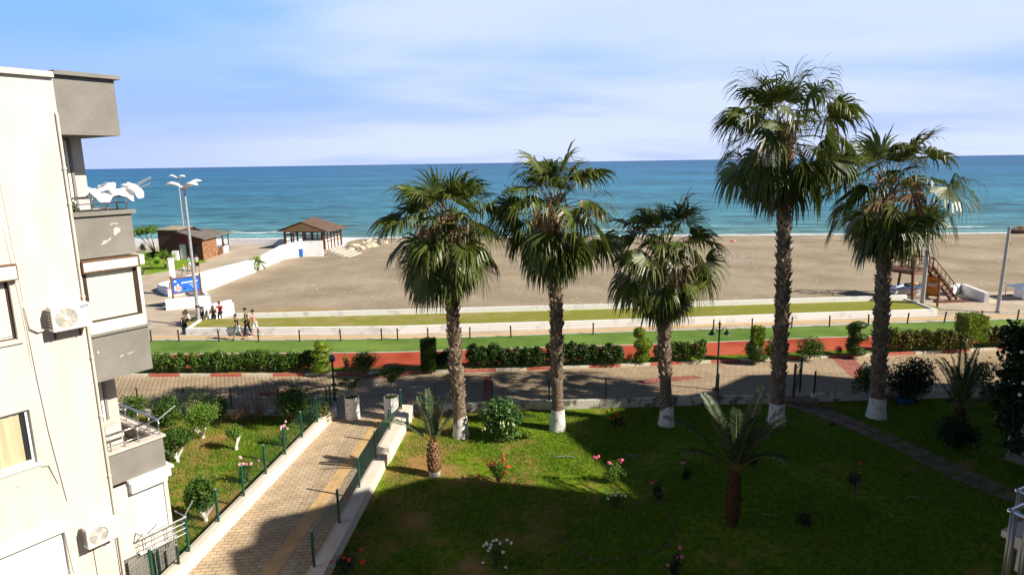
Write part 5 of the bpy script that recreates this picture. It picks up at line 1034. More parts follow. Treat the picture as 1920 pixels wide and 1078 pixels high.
rose(930, 1068, 1012, 28, 'whitef', 0, 'white rose bush low in the shaded lawn nearest the viewpoint', 143, pts_=[(907, 1022), (912, 1018), (918, 1025), (924, 1014), (932, 1011), (915, 1032), (938, 1017), (952, 1012), (958, 1018), (944, 1035), (906, 1054), (948, 1062), (921, 1021)], fs=.042)
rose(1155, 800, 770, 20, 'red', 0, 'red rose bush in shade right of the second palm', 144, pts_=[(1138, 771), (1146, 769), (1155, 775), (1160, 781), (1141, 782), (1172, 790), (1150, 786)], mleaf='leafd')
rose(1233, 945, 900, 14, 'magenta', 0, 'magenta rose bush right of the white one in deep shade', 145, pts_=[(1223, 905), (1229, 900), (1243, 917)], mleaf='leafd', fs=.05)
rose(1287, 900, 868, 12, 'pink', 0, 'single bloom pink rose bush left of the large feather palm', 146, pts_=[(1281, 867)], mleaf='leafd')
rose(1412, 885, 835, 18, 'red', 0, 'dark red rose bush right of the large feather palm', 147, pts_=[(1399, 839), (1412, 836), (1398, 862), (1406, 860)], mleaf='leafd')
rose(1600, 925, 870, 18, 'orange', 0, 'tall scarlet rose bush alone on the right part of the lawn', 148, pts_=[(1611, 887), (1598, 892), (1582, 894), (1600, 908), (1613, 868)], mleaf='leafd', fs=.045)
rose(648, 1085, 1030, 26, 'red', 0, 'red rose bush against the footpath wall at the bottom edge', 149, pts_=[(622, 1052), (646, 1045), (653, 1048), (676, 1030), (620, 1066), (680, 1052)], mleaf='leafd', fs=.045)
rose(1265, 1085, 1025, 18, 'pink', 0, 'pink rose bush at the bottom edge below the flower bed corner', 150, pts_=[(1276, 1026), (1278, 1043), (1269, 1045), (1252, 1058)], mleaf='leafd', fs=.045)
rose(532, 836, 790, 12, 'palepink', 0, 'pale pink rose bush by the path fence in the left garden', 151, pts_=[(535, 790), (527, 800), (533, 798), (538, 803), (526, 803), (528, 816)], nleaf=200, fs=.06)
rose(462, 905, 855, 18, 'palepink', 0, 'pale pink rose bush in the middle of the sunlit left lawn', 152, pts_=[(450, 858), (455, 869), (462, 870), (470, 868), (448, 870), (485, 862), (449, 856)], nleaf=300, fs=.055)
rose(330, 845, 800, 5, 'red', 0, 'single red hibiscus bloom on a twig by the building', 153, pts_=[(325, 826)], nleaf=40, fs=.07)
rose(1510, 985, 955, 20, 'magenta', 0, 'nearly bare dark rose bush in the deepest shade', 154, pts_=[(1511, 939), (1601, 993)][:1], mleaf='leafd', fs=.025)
rose(1560, 800, 782, 6, 'magenta', 0, 'low seedling with a faint bloom beside the stone path', 155, pts_=[(1550, 792)], mleaf='leafd', fs=.02, nleaf=60)

# ================================================================== GRASS BLADES
def inpoly(P, poly):
    x, y = P[:, 0], P[:, 1]; ins = np.zeros(len(P), bool); n = len(poly); j = n - 1
    for i in range(n):
        xi, yi = poly[i][0], poly[i][1]; xj, yj = poly[j][0], poly[j][1]; c = ((yi > y) != (yj > y)) & (x < (xj - xi) * (y - yi) / (yj - yi + 1e-12) + xi); ins ^= c; j = i
    return ins
def grass(poly, n, z, seed, h=.07, label_='grass', m='grassb', spread=.10, nper=7):
    rng = np.random.default_rng(seed); xs = [p[0] for p in poly]; ys = [p[1] for p in poly]; P = np.stack([rng.uniform(min(xs), max(xs), n), rng.uniform(min(ys), max(ys), n)], 1)
    fld = np.sin(P[:, 0] * .9 + 1.3 * np.sin(P[:, 1] * .7)) + np.sin(P[:, 1] * 1.1 + 1.7 * np.sin(P[:, 0] * .53 + 1)) + np.sin(P[:, 0] * 2.9 + P[:, 1] * 2.1) * .6
    P = P[inpoly(P, poly) & (fld + rng.normal(size=n) * .5 > -.9)]; k = len(P); P = np.repeat(P, nper, 0) + rng.normal(size=(k * nper, 2)) * spread; P = P[inpoly(P, poly)]; k = len(P)
    a = rng.uniform(0, 2 * np.pi, k); hh = h * rng.uniform(.5, 1.5, k); w_ = .011 * rng.uniform(.7, 1.5, k); ln = rng.normal(size=(k, 2)) * hh[:, None] * .45
    v = np.empty((k, 3, 3)); v[:, 0, 0] = P[:, 0] - np.cos(a) * w_; v[:, 0, 1] = P[:, 1] - np.sin(a) * w_; v[:, 0, 2] = z; v[:, 1, 0] = P[:, 0] + np.cos(a) * w_; v[:, 1, 1] = P[:, 1] + np.sin(a) * w_; v[:, 1, 2] = z; v[:, 2, :2] = P + ln; v[:, 2, 2] = z + hh
    b = MB(); b.arrays(v.reshape(-1, 3), (np.arange(k) * 3)[:, None] + np.arange(3)[None, :]); return tag(b.build('grass', M[m], origin=(0, 0, z)), kind='stuff')
def vis(poly, m=.0): return poly
LP = [(onl(PL0, PL1, 13) - .15, 13), (onl(PL0, PL1, 26.8) - .15, 26.8), (-20, 27.6), (-17, 20), (-11, 15)]
grass(LP, 22000, .02, 200, h=.08)
RP = [(onl(PR0, PR1, 14) + .6, 14), (onl(PR0, PR1, 26.6) + .7, 26.8), (16, 27.2), (22, 27), (18, 14)]
grass(RP, 28000, .02, 201, h=.075)
# ================================================================== FENCES
def mesh_fence(name, A, C_, nb, h, z0, label, m, post=.035, hs=.2, vs=.06, skip=(), wr=.003, ph=None):
    A, C_ = np.array(A[:2]), np.array(C_[:2]); t = thing(name, label, 'fence', (*((A + C_) / 2), z0)); L = np.linalg.norm(C_ - A); d = (C_ - A) / L; bay = L / nb
    for i in range(nb + 1):
        p = A + d * bay * i; b = MB(); b.box((p[0], p[1], z0 + (ph or h + .08) / 2), (post * 2, post * 2, (ph or h + .08)), math.atan2(d[1], d[0])); b.m(1).box((p[0], p[1], z0 + (ph or h + .08) + .012), (post * 2.3, post * 2.3, .022), math.atan2(d[1], d[0]))
        b.build('post', [m, M['galv']], t)
    for i in range(nb):
        b = MB(); a0_, a1_ = bay * i + post + .01, bay * (i + 1) - post - .01; n = int((a1_ - a0_) / vs)
        for k in range(n + 1): p = A + d * (a0_ + (a1_ - a0_) * k / n); b.tube([(p[0], p[1], z0 + .04), (p[0], p[1], z0 + h)], wr, 3, cap=False)
        for k in range(int(h / hs) + 1): z = z0 + .05 + (h - .07) * k / int(h / hs); p, q = A + d * a0_, A + d * a1_; b.tube([(*p, z), (*q, z)], wr * 1.2, 3, cap=False)
        b.build('wire_panel', m, t)
yA, yB = 10.2, 26.9
mesh_fence('wire_fence', (onl(PL0, PL1, yA) - .17, yA), (onl(PL0, PL1, yB) - .17, yB), 11, .98, .42, 'green post wire fence on the left wall of the footpath', M['greenm'], post=.03)
mesh_fence('wire_fence', (onl(PR0, PR1, 11.2) + .10, 11.2), (onl(PR0, PR1, 26.2) + .10, 26.2), 7, .98, .42, 'green post wire fence on the right wall of the footpath', M['greenm'], post=.03)
mesh_fence('wire_fence', (-3.55, FRY(-3.55) + .1), (11.9, FRY(11.9) + .1), 6, .96, .40, 'long wire fence on the garden wall behind the palms', M['dgreenm'], post=.028)
mesh_fence('wire_fence', (13.8, FRY(13.8) + .1), (33, FRY(33) + .1), 8, .96, .40, 'wire fence on the garden wall right of the gate', M['dgreenm'], post=.032)
mesh_fence('wire_fence', (-8.4, FLY(-8.4) + .1), (-26, FLY(-26) + .1), 8, .92, .22, 'wire fence between the left garden and the street', M['dgreenm'], post=.022)
# short piece in front of the plinth of the building
mesh_fence('wire_fence', G(337, 1070, .2), G(262, 1084, .2), 2, .80, .1, 'short wire fence in front of the grey plinth of the building', M['dgreenm'], post=.03)
# gate
gt_ = thing('garden_gate', 'open dark steel gate at the head of the stone path', 'gate', tuple(G(1487, 752, 0))); p0 = G(1487, 752, 0); b = MB()
pA = np.array([p0[0], p0[1]]); pB = pA + np.array([.72, .95]) * 1.0
for q in (pA, pB): b.box((q[0], q[1], .95), (.09, .09, 1.7), .9)
b.build('post', M['dgreenm'], gt_); b = MB()
for z in (.35, 1.55): b.tube([(*pA, z), (*pB, z)], .025, 6)
b.tube([(*pA, .35), (*pB, 1.55)], .02, 6); b.build('gate_frame', M['dgreenm'], gt_); b = MB()
for k in range(14): q = pA + (pB - pA) * (k + .5) / 14; b.tube([(*q, .37), (*q, 1.53)], .004, 3)
b.build('wire_panel', M['dgreenm'], gt_)
b = MB(); sp0 = G(1488, 757); b.b2(sp0[0] - .2, sp0[0] + 1.1, sp0[1] - .1, sp0[1] + .5, 0, .2); tag(b.build('gate_step', M['slab']), 'stone step under the open garden gate', 'step')

# ================================================================== BOLLARDS
bx = [284, 336, 411, 485, 562, 639, 716, 746, 802, 881, 958, 1112, 1337, 1410, 1484, 1555, 1628, 1701, 1770, 1839, 1907]
def bol(px):
    y = float(np.interp(px, [p[0] for p in GTOP], [p[1] for p in GTOP])) - 1; return G(px, y, .11)
bp_ = [bol(x) for x in bx]; rg = random.Random(4)
proto = thing('bollard', 'first black bollard from the left along the green track', 'bollard', tuple(bp_[0]), group='black bollards between promenade and green track'); b = MB(); b.lathe((0, 0, 0), [(.045, 0), (.045, .74), (.038, .76)], 10); b.build('post', M['blackm'], proto, local=True)
b = MB(); b.lathe((0, 0, 0), [(.056, .62), (.056, .66)], 10); b.build('collar', M['blackm'], proto, local=True)
for i, p in enumerate(bp_[1:], 1):
    c = copy_thing(proto, p, label=f'{ORD[i]} black bollard from the left along the green track'); c.rotation_euler = (rg.uniform(-.04, .04), rg.uniform(-.04, .04) + (.12 if i in (18,) else 0), 0)
b = MB()
for i in range(len(bp_) - 1):
    a, c = bp_[i], bp_[i + 1]; b.tube([(a[0], a[1], .75), ((a[0] + c[0]) / 2, (a[1] + c[1]) / 2, .70), (c[0], c[1], .75)], .004, 3)
tag(b.build('bollard_cable', M['blackm']), 'thin black cable strung along the row of bollards', 'cable')

# ================================================================== LAMPS AND POLES
def tall_lamp(bp, label, topy=345, heads=((-1, .5), (.35, 1.0), (1, .4)), hs=1.0):
    base = G(*bp, .1); t = thing('street_lamp', label, 'street lamp', tuple(base), group='tall white street lamps with petal heads'); top = 9.6; b = MB(); b.lathe(tuple(base), [(.14, 0), (.14, .02), (.125, .06), (.11, 2.8), (.075, top - .1)], 12); b.m(1).lathe((base[0], base[1], base[2] + 1.35), [(.15, 0), (.15, .12)], 12); b.build('pole', [M['galv'], M['dark']], t, smooth=False)
    b = MB(); b.lathe((base[0], base[1], top - .1), [(.085, 0), (.13, .14), (.11, .28), (.05, .34)], 12); b.build('hub', M['galv'], t)
    for (dx, rise) in heads:
        b = MB(); n = 9; vs = []; c = np.array([base[0], base[1], top + .08]); L = 1.05 * hs; az = R(0 if dx > 0 else 180) + (R(35) if abs(dx) < .5 else R(-18) * dx); d = np.array([math.cos(az), math.sin(az), 0]); s = np.array([-d[1], d[0], 0]); u = np.array([0, 0, 1.0])
        for i in range(n):
            q = i / (n - 1); cen = c + d * (.08 + L * q) + u * (.42 * q * rise + .18 * math.sin(math.pi * q)); w_ = .03 + .36 * math.sin(math.pi * min(1, q * .92 + .06)) ** .7
            for k in range(8): a = 2 * math.pi * k / 8; vs.append(cen + s * w_ * math.cos(a) + u * w_ * .30 * math.sin(a))
        fs = [(i * 8 + k, (i + 1) * 8 + k, (i + 1) * 8 + (k + 1) % 8, i * 8 + (k + 1) % 8) for i in range(n - 1) for k in range(8)] + [tuple(range(8)), tuple((n - 1) * 8 + k for k in range(7, -1, -1))]
        b.add(vs, fs); b.build('lamp_head', M['white'], t, smooth=True)
tall_lamp((374, 611), 'tall white street lamp with petal heads at the left end of the grass strip')
tall_lamp((349, 470), 'farther white street lamp rising behind the wooden kiosk', heads=((-1, .6), (.9, .4)))
def pole(bp, tp, r, label, mk='galv', hooks=True):
    base = G(*bp, .1); top = V(tp[0], tp[1], base[1]); t = thing('utility_pole', label, 'pole', tuple(base)); b = MB(); b.tube([tuple(base), tuple(top)], [r * 1.25, r], 10); b.build('shaft', M[mk], t)
    if hooks:
        b = MB()
        for q in (.35, .62, .8): p = base + (top - base) * q; b.tube([tuple(p), (p[0] + .28, p[1] - .1, p[2] + .03)], .02, 5)
        b.build('hook', M['rust'], t)
    b = MB(); b.lathe(tuple(base), [(r * 1.7, 0), (r * 1.5, .08)], 10); b.build('base_collar', M['dark'], t)
pole((1728, 577), (1749, 372), .125, 'grey pole in front of the lifeguard tower half hidden by the rightmost palm', hooks=False)
pole((1870, 586), (1893, 425), .10, 'slim pale pole on the sunlit promenade near the right edge')
# pillar by billboard
p = G(328, 553, .1); pt = V(320, 486, p[1]); t = thing('white_pillar', 'white square post with a slanted cap behind the blue billboard', 'post', tuple(p)); b = MB(); b.box((p[0], p[1], (pt[2] + .1) / 2), (.38, .38, pt[2] - .1), .3); b.build('shaft', M['white'], t); b = MB(); b.box((p[0], p[1], pt[2] + .04), (.5, .46, .08), .3); b.build('cap', M['white'], t)
# ornate double lamp
p = G(1351, 672 + 60, 0); Yl = 29.6
hp = V(1349, 618, Yl); base = (hp[0], Yl, 0); t = thing('garden_lamp', 'ornate black twin arm lamp post in front of the red track', 'street lamp', base); topz = V(1352, 606, Yl)[2]
b = MB(); b.lathe(base, [(.12, 0), (.12, .1), (.07, .16), (.06, .6), (.075, .64), (.045, .7), (.04, topz - .25), (.06, topz - .2), (.03, topz - .1)], 12); b.build('post', M['dgreenm'], t); b = MB(); b.lathe((base[0], base[1], topz - .1), [(.03, 0), (.07, .05), (.06, .1), (.02, .16), (.03, .2), (.004, .3)], 10); b.build('finial', M['dgreenm'], t)
zz = V(1349, 617, Yl)[2]
for sg in (-1, 1):
    b = MB(); pts_ = [(base[0] + sg * x, Yl, zz + z) for x, z in ((.03, -.12), (.12, -.02), (.22, .07), (.32, .06), (.36, -.02), (.36, -.06))]; b.tube(pts_, .018, 6); b.tube([(base[0] + sg * x, Yl, zz + z) for x, z in ((.04, -.2), (.14, -.16), (.16, -.06), (.10, -.03))], .010, 5); b.build('arm', M['dgreenm'], t)
    b = MB(); b.lathe((base[0] + sg * .36, Yl, zz - .25), [(.175, 0), (.15, .04), (.07, .10), (.06, .17), (.03, .2)], 14); b.m(1).lathe((base[0] + sg * .36, Yl, zz - .30), [(.02, 0), (.07, .02), (.10, .05)], 10); b.build('lamp_shade', [M['dgreenm'], M['glass']], t)
# globe lamp
Yg = 29.0; hp = V(622, 668, Yg); base = (hp[0], Yg, 0); t = thing('globe_lamp', 'small dark post lamp with a grey glass globe by the left barrel planter', 'street lamp', base); b = MB(); b.lathe(base, [(.10, 0), (.10, .08), (.05, .12), (.045, hp[2] - .25), (.07, hp[2] - .22)], 10); b.build('post', M['dgreenm'], t); b = MB(); b.ball((hp[0], Yg, hp[2] - .07), .165, 14); b.build('globe', mat('smoked_globe', (.10, .13, .17), .1, spec=.8), t, smooth=True); b = MB(); b.lathe((hp[0], Yg, hp[2] - .24), [(.12, 0), (.15, .05)], 12); b.build('collar', M['dgreenm'], t)

# ================================================================== BARREL PLANTERS
def barrel(px, py, label, seed, kind):
    p = G(px, py, .0); t = thing('barrel_planter', label, 'planter', tuple(p)); r, h = .32, 1.0; rg = random.Random(seed); vs = []; n = 28; prof = [(0, 1.0), (.02, 1.03), (.04, 1.0), (.33, .985), (.35, 1.02), (.37, .985), (.64, .985), (.66, 1.02), (.68, .985), (.96, 1.0), (.98, 1.03), (1.0, 1.0)]
    b = MB(); pr = [(r * q, h * z) for z, q in prof] + [(r * .93, h), (r * .93, h - .06)]; b.lathe(tuple(p), pr, n, cap=False); m_ = mat('chipped_white_barrel_paint', (.78, .77, .74), .7, (.30, .26, .22), scale=7, bump=.4, bscale=6, w=(.62, .68)); b.build('barrel', m_, t, smooth=True)
    b = MB(); b.lathe((p[0], p[1], h - .07), [(.01, 0), (r * .93, .0)], 18, cap=False); leaves(b, [(p[0], p[1], h - .04, r * .8, r * .8, .05)], 260, .06, np.random.default_rng(seed), shell=.1); b.build('soil', M['leafl'], t)
    b = MB()
    for i in range(3): a = -1.6 + rg.uniform(-.5, .5); z = rg.uniform(.3, .8); b.box((p[0] + (r + .004) * math.cos(a), p[1] + (r + .004) * math.sin(a), z), (.012, rg.uniform(.03, .07), rg.uniform(.02, .05)), a)
    b.build('paint_chip', M['dark'], t)
    rng = np.random.default_rng(seed); pt = thing('potted_shrub', ('sparse shrub with bare forked pale stems in the left barrel' if kind == 0 else 'bonsai like dark shrub on a bent stem in the right barrel'), 'shrub', (p[0], p[1], h - .06))
    b = MB(); o = np.array([p[0], p[1], h - .06])
    if kind == 0:
        paths = [[(0, 0, 0), (-.22, 0, .10), (-.34, 0, .22), (-.26, .02, .42), (-.34, 0, .60)], [(0, 0, 0), (.14, 0, .08), (.26, -.03, .25), (.20, 0, .45), (.30, 0, .68)], [(-.22, 0, .1), (-.5, .05, .2), (-.75, .1, .30)], [(.2, 0, .45), (-.05, 0, .62), (-.2, 0, .8)]]
        lob = [(-.40, 0, .66, .18, .15, .08), (.05, 0, .52, .25, .2, .07), (.3, 0, .78, .16, .14, .08), (-.72, .1, .34, .16, .12, .08), (-.2, 0, .84, .2, .14, .07), (-.75, .05, .6, .12, .1, .08), (.12, 0, .66, .2, .15, .06)]; nl, sz = 420, .10
    else:
        paths = [[(0, 0, 0), (.04, 0, .25), (-.04, 0, .45), (.10, 0, .75), (.2, 0, 1.0)], [(.10, 0, .75), (-.15, 0, .95), (-.4, 0, 1.05)], [(.1, 0, .75), (.4, 0, 1.1), (.65, 0, 1.25)]]
        lob = [(.15, 0, 1.1, .42, .35, .22), (.5, 0, 1.25, .28, .25, .14), (-.3, 0, 1.12, .3, .25, .12), (.2, 0, 1.32, .35, .3, .14), (.05, 0, .85, .2, .2, .15), (-.6, 0, 1.05, .16, .14, .08)]; nl, sz = 1500, .09
    for q in paths: b.tube([tuple(o + np.array(v)) for v in q], [.035 - .005 * i for i in range(len(q))], 6)
    b.build('branches', M['stem'] if kind else mat('pale_bark', (.45, .36, .26), .9), pt); b = MB(); leaves(b, [(*(o + np.array(l_[:3])), *l_[3:]) for l_ in lob], nl, sz, rng, shell=.2); b.build('foliage', M['leafhedge' if not kind else 'leaf'], pt)
barrel(662, 783, 'chipped white painted barrel planter on the left of the footpath mouth', 1, 0)
barrel(735, 783, 'dented white barrel planter on the right of the footpath mouth', 2, 1)

# ================================================================== KIOSK
K = thing('wooden_kiosk', 'dark wooden beach kiosk with a red fascia and a sloping grey roof', 'kiosk', tuple(G(382, 487, .1)))
kc = G(382, 488, .1); kl = G(301, 486, .1); kr = G(408, 479, .1); kr2 = G(430, 471.5, .1)
M['kred2'] = mat('dark_red_board', (.16, .012, .015), .7, (.10, .012, .012), scale=2)
M['boards'] = mat('patched_light_boards', (.42, .22, .11), .85, (.16, .075, .04), scale=1.6, stretch=(1, 1, 7), w=(.4, .6))
M['roofgrey'] = mat('grey_felt_roof', (.13, .115, .10), .9, (.19, .17, .145), scale=.8)
M['roofpale'] = mat('pale_patched_roof', (.45, .38, .29), .9, (.30, .26, .2), scale=1)
fd = (kl - kc)[:2] / np.linalg.norm((kl - kc)[:2]); rd = (kr2 - kc)[:2] / np.linalg.norm((kr2 - kc)[:2]); Lf = np.linalg.norm((kl - kc)[:2]); Lr = np.linalg.norm((kr2 - kc)[:2]); Ls = np.linalg.norm((kr - kc)[:2])
def kp(a, c, z): return (kc[0] + fd[0] * a + rd[0] * c, kc[1] + fd[1] * a + rd[1] * c, z)
hF = V(386, 449, kc[1])[2]; hL = V(301, 432, kl[1])[2]; hM = hL + .05
xm = Lf * .52
b = MB(); b.add([kp(xm, 0, .1), kp(Lf, 0, .1), kp(Lf, 0, hL), kp(xm, 0, hL), kp(xm, Lr * .6, .1), kp(Lf, Lr * .6, .1), kp(Lf, Lr * .6, hL), kp(xm, Lr * .6, hL)], [(0, 1, 2, 3), (1, 5, 6, 2), (5, 4, 7, 6), (4, 0, 3, 7)]); b.build('side_room', M['oldwood'], K)
b = MB(); b.add([kp(Lf + .1, -.1, hL + .01), kp(xm - .1, -.1, hL + .01), kp(xm - .1, Lr * .5, hL + .12), kp(Lf + .1, Lr * .5, hL + .12), kp(Lf + .1, -.1, hL + .09), kp(xm - .1, -.1, hL + .09), kp(xm - .1, Lr * .5, hL + .2), kp(Lf + .1, Lr * .5, hL + .2)], [(4, 7, 6, 5), (0, 1, 5, 4), (1, 2, 6, 5), (2, 3, 7, 6), (3, 0, 4, 7)]); b.build('flat_roof', M['roofpale'], K)
b = MB(); b.add([kp(0, 0, .1), kp(xm - .003, 0, .1), kp(xm - .003, 0, 2.0), kp(0, 0, 2.0)], [(0, 1, 2, 3)]); b.build('front_wall', M['oldwood'], K)
b = MB(); b.add([kp(0, Ls, .1), kp(xm, Ls, .1), kp(xm, Ls, hM), kp(0, Ls, hF - .1)], [(0, 3, 2, 1)]); b.build('rear_wall', M['oldwood'], K)
b = MB(); b.add([kp(0, -.02, 2.003), kp(xm - .003, -.02, 2.003), kp(xm - .003, -.02, hM - .15), kp(0, -.02, hF - .1)], [(0, 1, 2, 3)]); b.build('red_fascia', M['kred2'], K)
b = MB(); b.add([kp(-.02, 0, .1), kp(-.02, Ls, .1), kp(-.02, Ls, hF - .06), kp(-.02, 0, hF - .06)], [(0, 1, 2, 3)]); b.build('board_wall', M['boards'], K)
b = MB(); zb = lambda px, py, q: (q[0], q[1], V(px, py, q[1])[2] - .1)
R0 = [zb(386, 448.5, kp(-.5, -.35, 0)), zb(339, 434, kp(xm + .1, -.35, 0)), zb(377, 429, kp(xm + .1, Lr + .2, 0)), zb(437, 434.5, kp(-.5, Lr + .6, 0))]; b.add(R0 + [(p[0], p[1], p[2] + .12) for p in R0], [(4, 5, 6, 7)[::-1], (0, 1, 2, 3), (0, 4, 5, 1), (1, 5, 6, 2), (2, 6, 7, 3), (3, 7, 4, 0)]); b.build('roof', M['roofgrey'], K)
for a in (.9, 2.3, ):
    b = MB(); x0, x1 = a, a + .9; b.add([kp(x0, -.03, .12), kp(x1, -.03, .12), kp(x1, -.03, 1.95), kp(x0, -.03, 1.95)], [(0, 1, 2, 3)]); b.build('door', M['galv'] if a > 2 else M['dark'], K)
b = MB()
for a, c in ((.0, Lr), (0, (Ls + Lr) / 2), (xm, Lr)): b.tube([kp(a, c, .1), kp(a, c, hF)], .08, 4)
b.tube([kp(0, Lr, hF - .3), kp(0, Ls, hF - .3)], .05, 4); b.tube([kp(0, Lr, 1.1), kp(0, Ls, 1.1)], .05, 4); b.build('porch_frame', M['blackm'], K)
b = MB(); b.add([kp(-.03, Ls + .2, .1), kp(-.03, Ls + 1.6, .1), kp(-.03, Ls + 1.6, 1.0), kp(-.03, Ls + .2, 1.0)], [(0, 1, 2, 3)]); b.build('counter_panel', M['wood'], K)
b = MB(); b.add([kp(-.03, Ls + 1.7, .1), kp(-.03, Lr - .1, .1), kp(-.03, Lr - .1, 1.0), kp(-.03, Ls + 1.7, 1.0)], [(0, 1, 2, 3)]); b.build('counter_panel', M['white'], K)
fr_ = thing('drinks_cabinet', 'small white cabinet standing against the dark kiosk wall', 'cabinet', kp(xm + .5, -.3, .1)); b = MB(); q = kp(xm + .5, -.3, .1); b.box((q[0], q[1], .65), (.65, .5, 1.1), .05); b.build('body', M['white'], fr_); b = MB(); b.box((q[0], q[1] - .255, .7), (.28, .01, .3), .05); b.build('label_panel', M['tact2'], fr_)
b = MB(); a, c = G(437, 470, .1), G(535, 466, .1); z0, z1 = V(437, 433, a[1])[2], V(522, 431, c[1])[2]; b.tube([(a[0] + (c[0] - a[0]) * t, a[1] + (c[1] - a[1]) * t, z0 + (z1 - z0) * t - .8 * math.sin(math.pi * t) * .5) for t in np.linspace(0, 1, 14)], .03, 4); tag(b.build('string_cable', M['whitewall']), 'pale cable slung from the kiosk roof to the pavilion', 'cable')

# ================================================================== PAVILION
P0, P1, P2 = G(536, 466.5, .1), G(609, 468, .1), G(640, 459.5, .1); ex, ey = (P1 - P0)[:2], (P2 - P1)[:2]
def pp(a, c, z): return (P0[0] + ex[0] * a + ey[0] * c, P0[1] + ex[1] * a + ey[1] * c, z)
PV = thing('beach_pavilion', 'open timber pavilion with a brown pitched roof at the end of the white wall', 'pavilion', pp(.5, .5, .1)); he = V(536, 433.5, P0[1])[2]; hap = V(568, 418, P0[1])[2] + .15
b = MB(); o_ = .14; oy = .12
E0, E1, E2, E3 = pp(-o_, -oy, he), pp(1 + o_, -oy, he), pp(1 + o_, 1 + oy, he), pp(-o_, 1 + oy, he); A0_ = pp(.5, -oy, hap); A1_ = pp(.5, .62, hap + .35)
def up(p, d=.12): return (p[0], p[1], p[2] + d)
b.add([up(E0), up(E1), up(E2), up(E3), up(A0_), up(A1_)], [(1, 2, 5, 4), (0, 4, 5, 3), (2, 3, 5)]); b.add([E0, E1, E2, E3, A0_, A1_], [(1, 4, 5, 2), (0, 3, 5, 4), (2, 5, 3)]); b.add([E0, E1, E2, E3, up(E0), up(E1), up(E2), up(E3), A0_, up(A0_)], [(1, 2, 6, 5), (2, 3, 7, 6), (3, 0, 4, 7), (0, 8, 9, 4), (8, 1, 5, 9)])
b.build('roof', mat('brown_shingle_roof', (.115, .075, .055), .9, (.16, .105, .08), scale=1), PV)
b = MB(); b.add([pp(-.10, -.06, he), pp(1.10, -.06, he), pp(.5, -.06, hap - .12)], [(0, 1, 2)]); b.build('gable_boards', mat('pale_gable_boards', (.50, .33, .14), .8, (.44, .28, .12), scale=2, stretch=(6, 1, 1)), PV)
b = MB()
for (a, c) in ((-.10, -.06), (1.10, -.06)): b.tube([pp(a, c - .02, he - .0), pp(.5, c - .02, hap - .06)], .07, 4)
b.build('barge_board', M['wood'], PV)
for (a, c, r_) in [(0, 0, .13), (.5, 0, .2), (1, 0, .15), (.22, 0, .08), (1, .2, .09), (1, .4, .09), (1, .6, .09), (1, .8, .09), (1, 1, .12), (.5, 1, .1), (0, 1, .12), (0, .33, .09), (0, .66, .09), (.75, 1, .09), (.25, 1, .09), (.68, 0, .06), (.84, 0, .06)]:
    b = MB(); q = pp(a, c, 0); b.box((q[0], q[1], (he + .1) / 2), (r_ * 2, r_ * 2, he - .1)); b.build('post', M['wood'], PV)
b = MB()
for z in (he - .08, he - .55): 
    for (a0_, c0_, a1_, c1_) in ((0, 0, 1, 0), (1, 0, 1, 1), (1, 1, 0, 1), (0, 1, 0, 0)): b.tube([pp(a0_, c0_, z), pp(a1_, c1_, z)], .075, 4)
for (a0_, c0_, a1_, c1_) in ((1, 1, 0, 1), (0, 1, 0, 0), (1, 0, 1, 1)): b.tube([pp(a0_, c0_, 1.1), pp(a1_, c1_, 1.1)], .05, 4)
b.build('beam', M['wood'], PV)
b = MB(); b.add([pp(0, .99, .1), pp(1, .99, .1), pp(1, .99, 1.05), pp(0, .99, 1.05)], [(0, 1, 2, 3)]); b.add([pp(.99, .3, .1), pp(.99, 1, .1), pp(.99, 1, 1.2), pp(.99, .3, 1.2)], [(0, 1, 2, 3)]); b.build('low_panel', M['whitewall'], PV)
st = thing('beach_steps', 'low timber and concrete steps going down to the sand beside the pavilion', 'steps', tuple(G(625, 474, 0)))
for i in range(5):
    a, c = G(607 + i * 8, 473 + i * 2.0, .1), G(628 + i * 9, 466 + i * 1.6, .1); b = MB(); d = (c - a) / np.linalg.norm(c - a); nn = np.array([-d[1], d[0], 0]); z = .34 - .07 * i
    b.add([(*a[:2], -.05), (*c[:2], -.05), (*(c - nn * 1.0)[:2], -.05), (*(a - nn * 1.0)[:2], -.05), (*a[:2], z), (*c[:2], z), (*(c - nn * 1.0)[:2], z), (*(a - nn * 1.0)[:2], z)], [(4, 5, 6, 7), (0, 1, 5, 4), (1, 2, 6, 5), (2, 3, 7, 6), (3, 0, 4, 7)]); b.build('tread', M['concrete'], st)
q = G(562, 481, .0); cr8 = thing('blue_crate', 'bright blue crate against the white wall below the pavilion', 'crate', tuple(q)); b = MB()
M['blue'] = mat('blue_plastic', (.02, .16, .62), .5)
for (x0, x1, y0, y1) in ((-.5, .5, -.4, -.36), (-.5, .5, .36, .4), (-.5, -.46, -.36, .36), (.46, .5, -.36, .36)): b.b2(x0, x1, y0, y1, .05, .95)
b.b2(-.46, .46, -.36, .36, .05, .09); b.build('tub', M['blue'], cr8, local=True); b = MB(); b.b2(-.54, .54, -.44, -.402, .86, .97); b.b2(-.54, .54, .402, .44, .86, .97); b.build('rim', M['blue'], cr8, local=True)
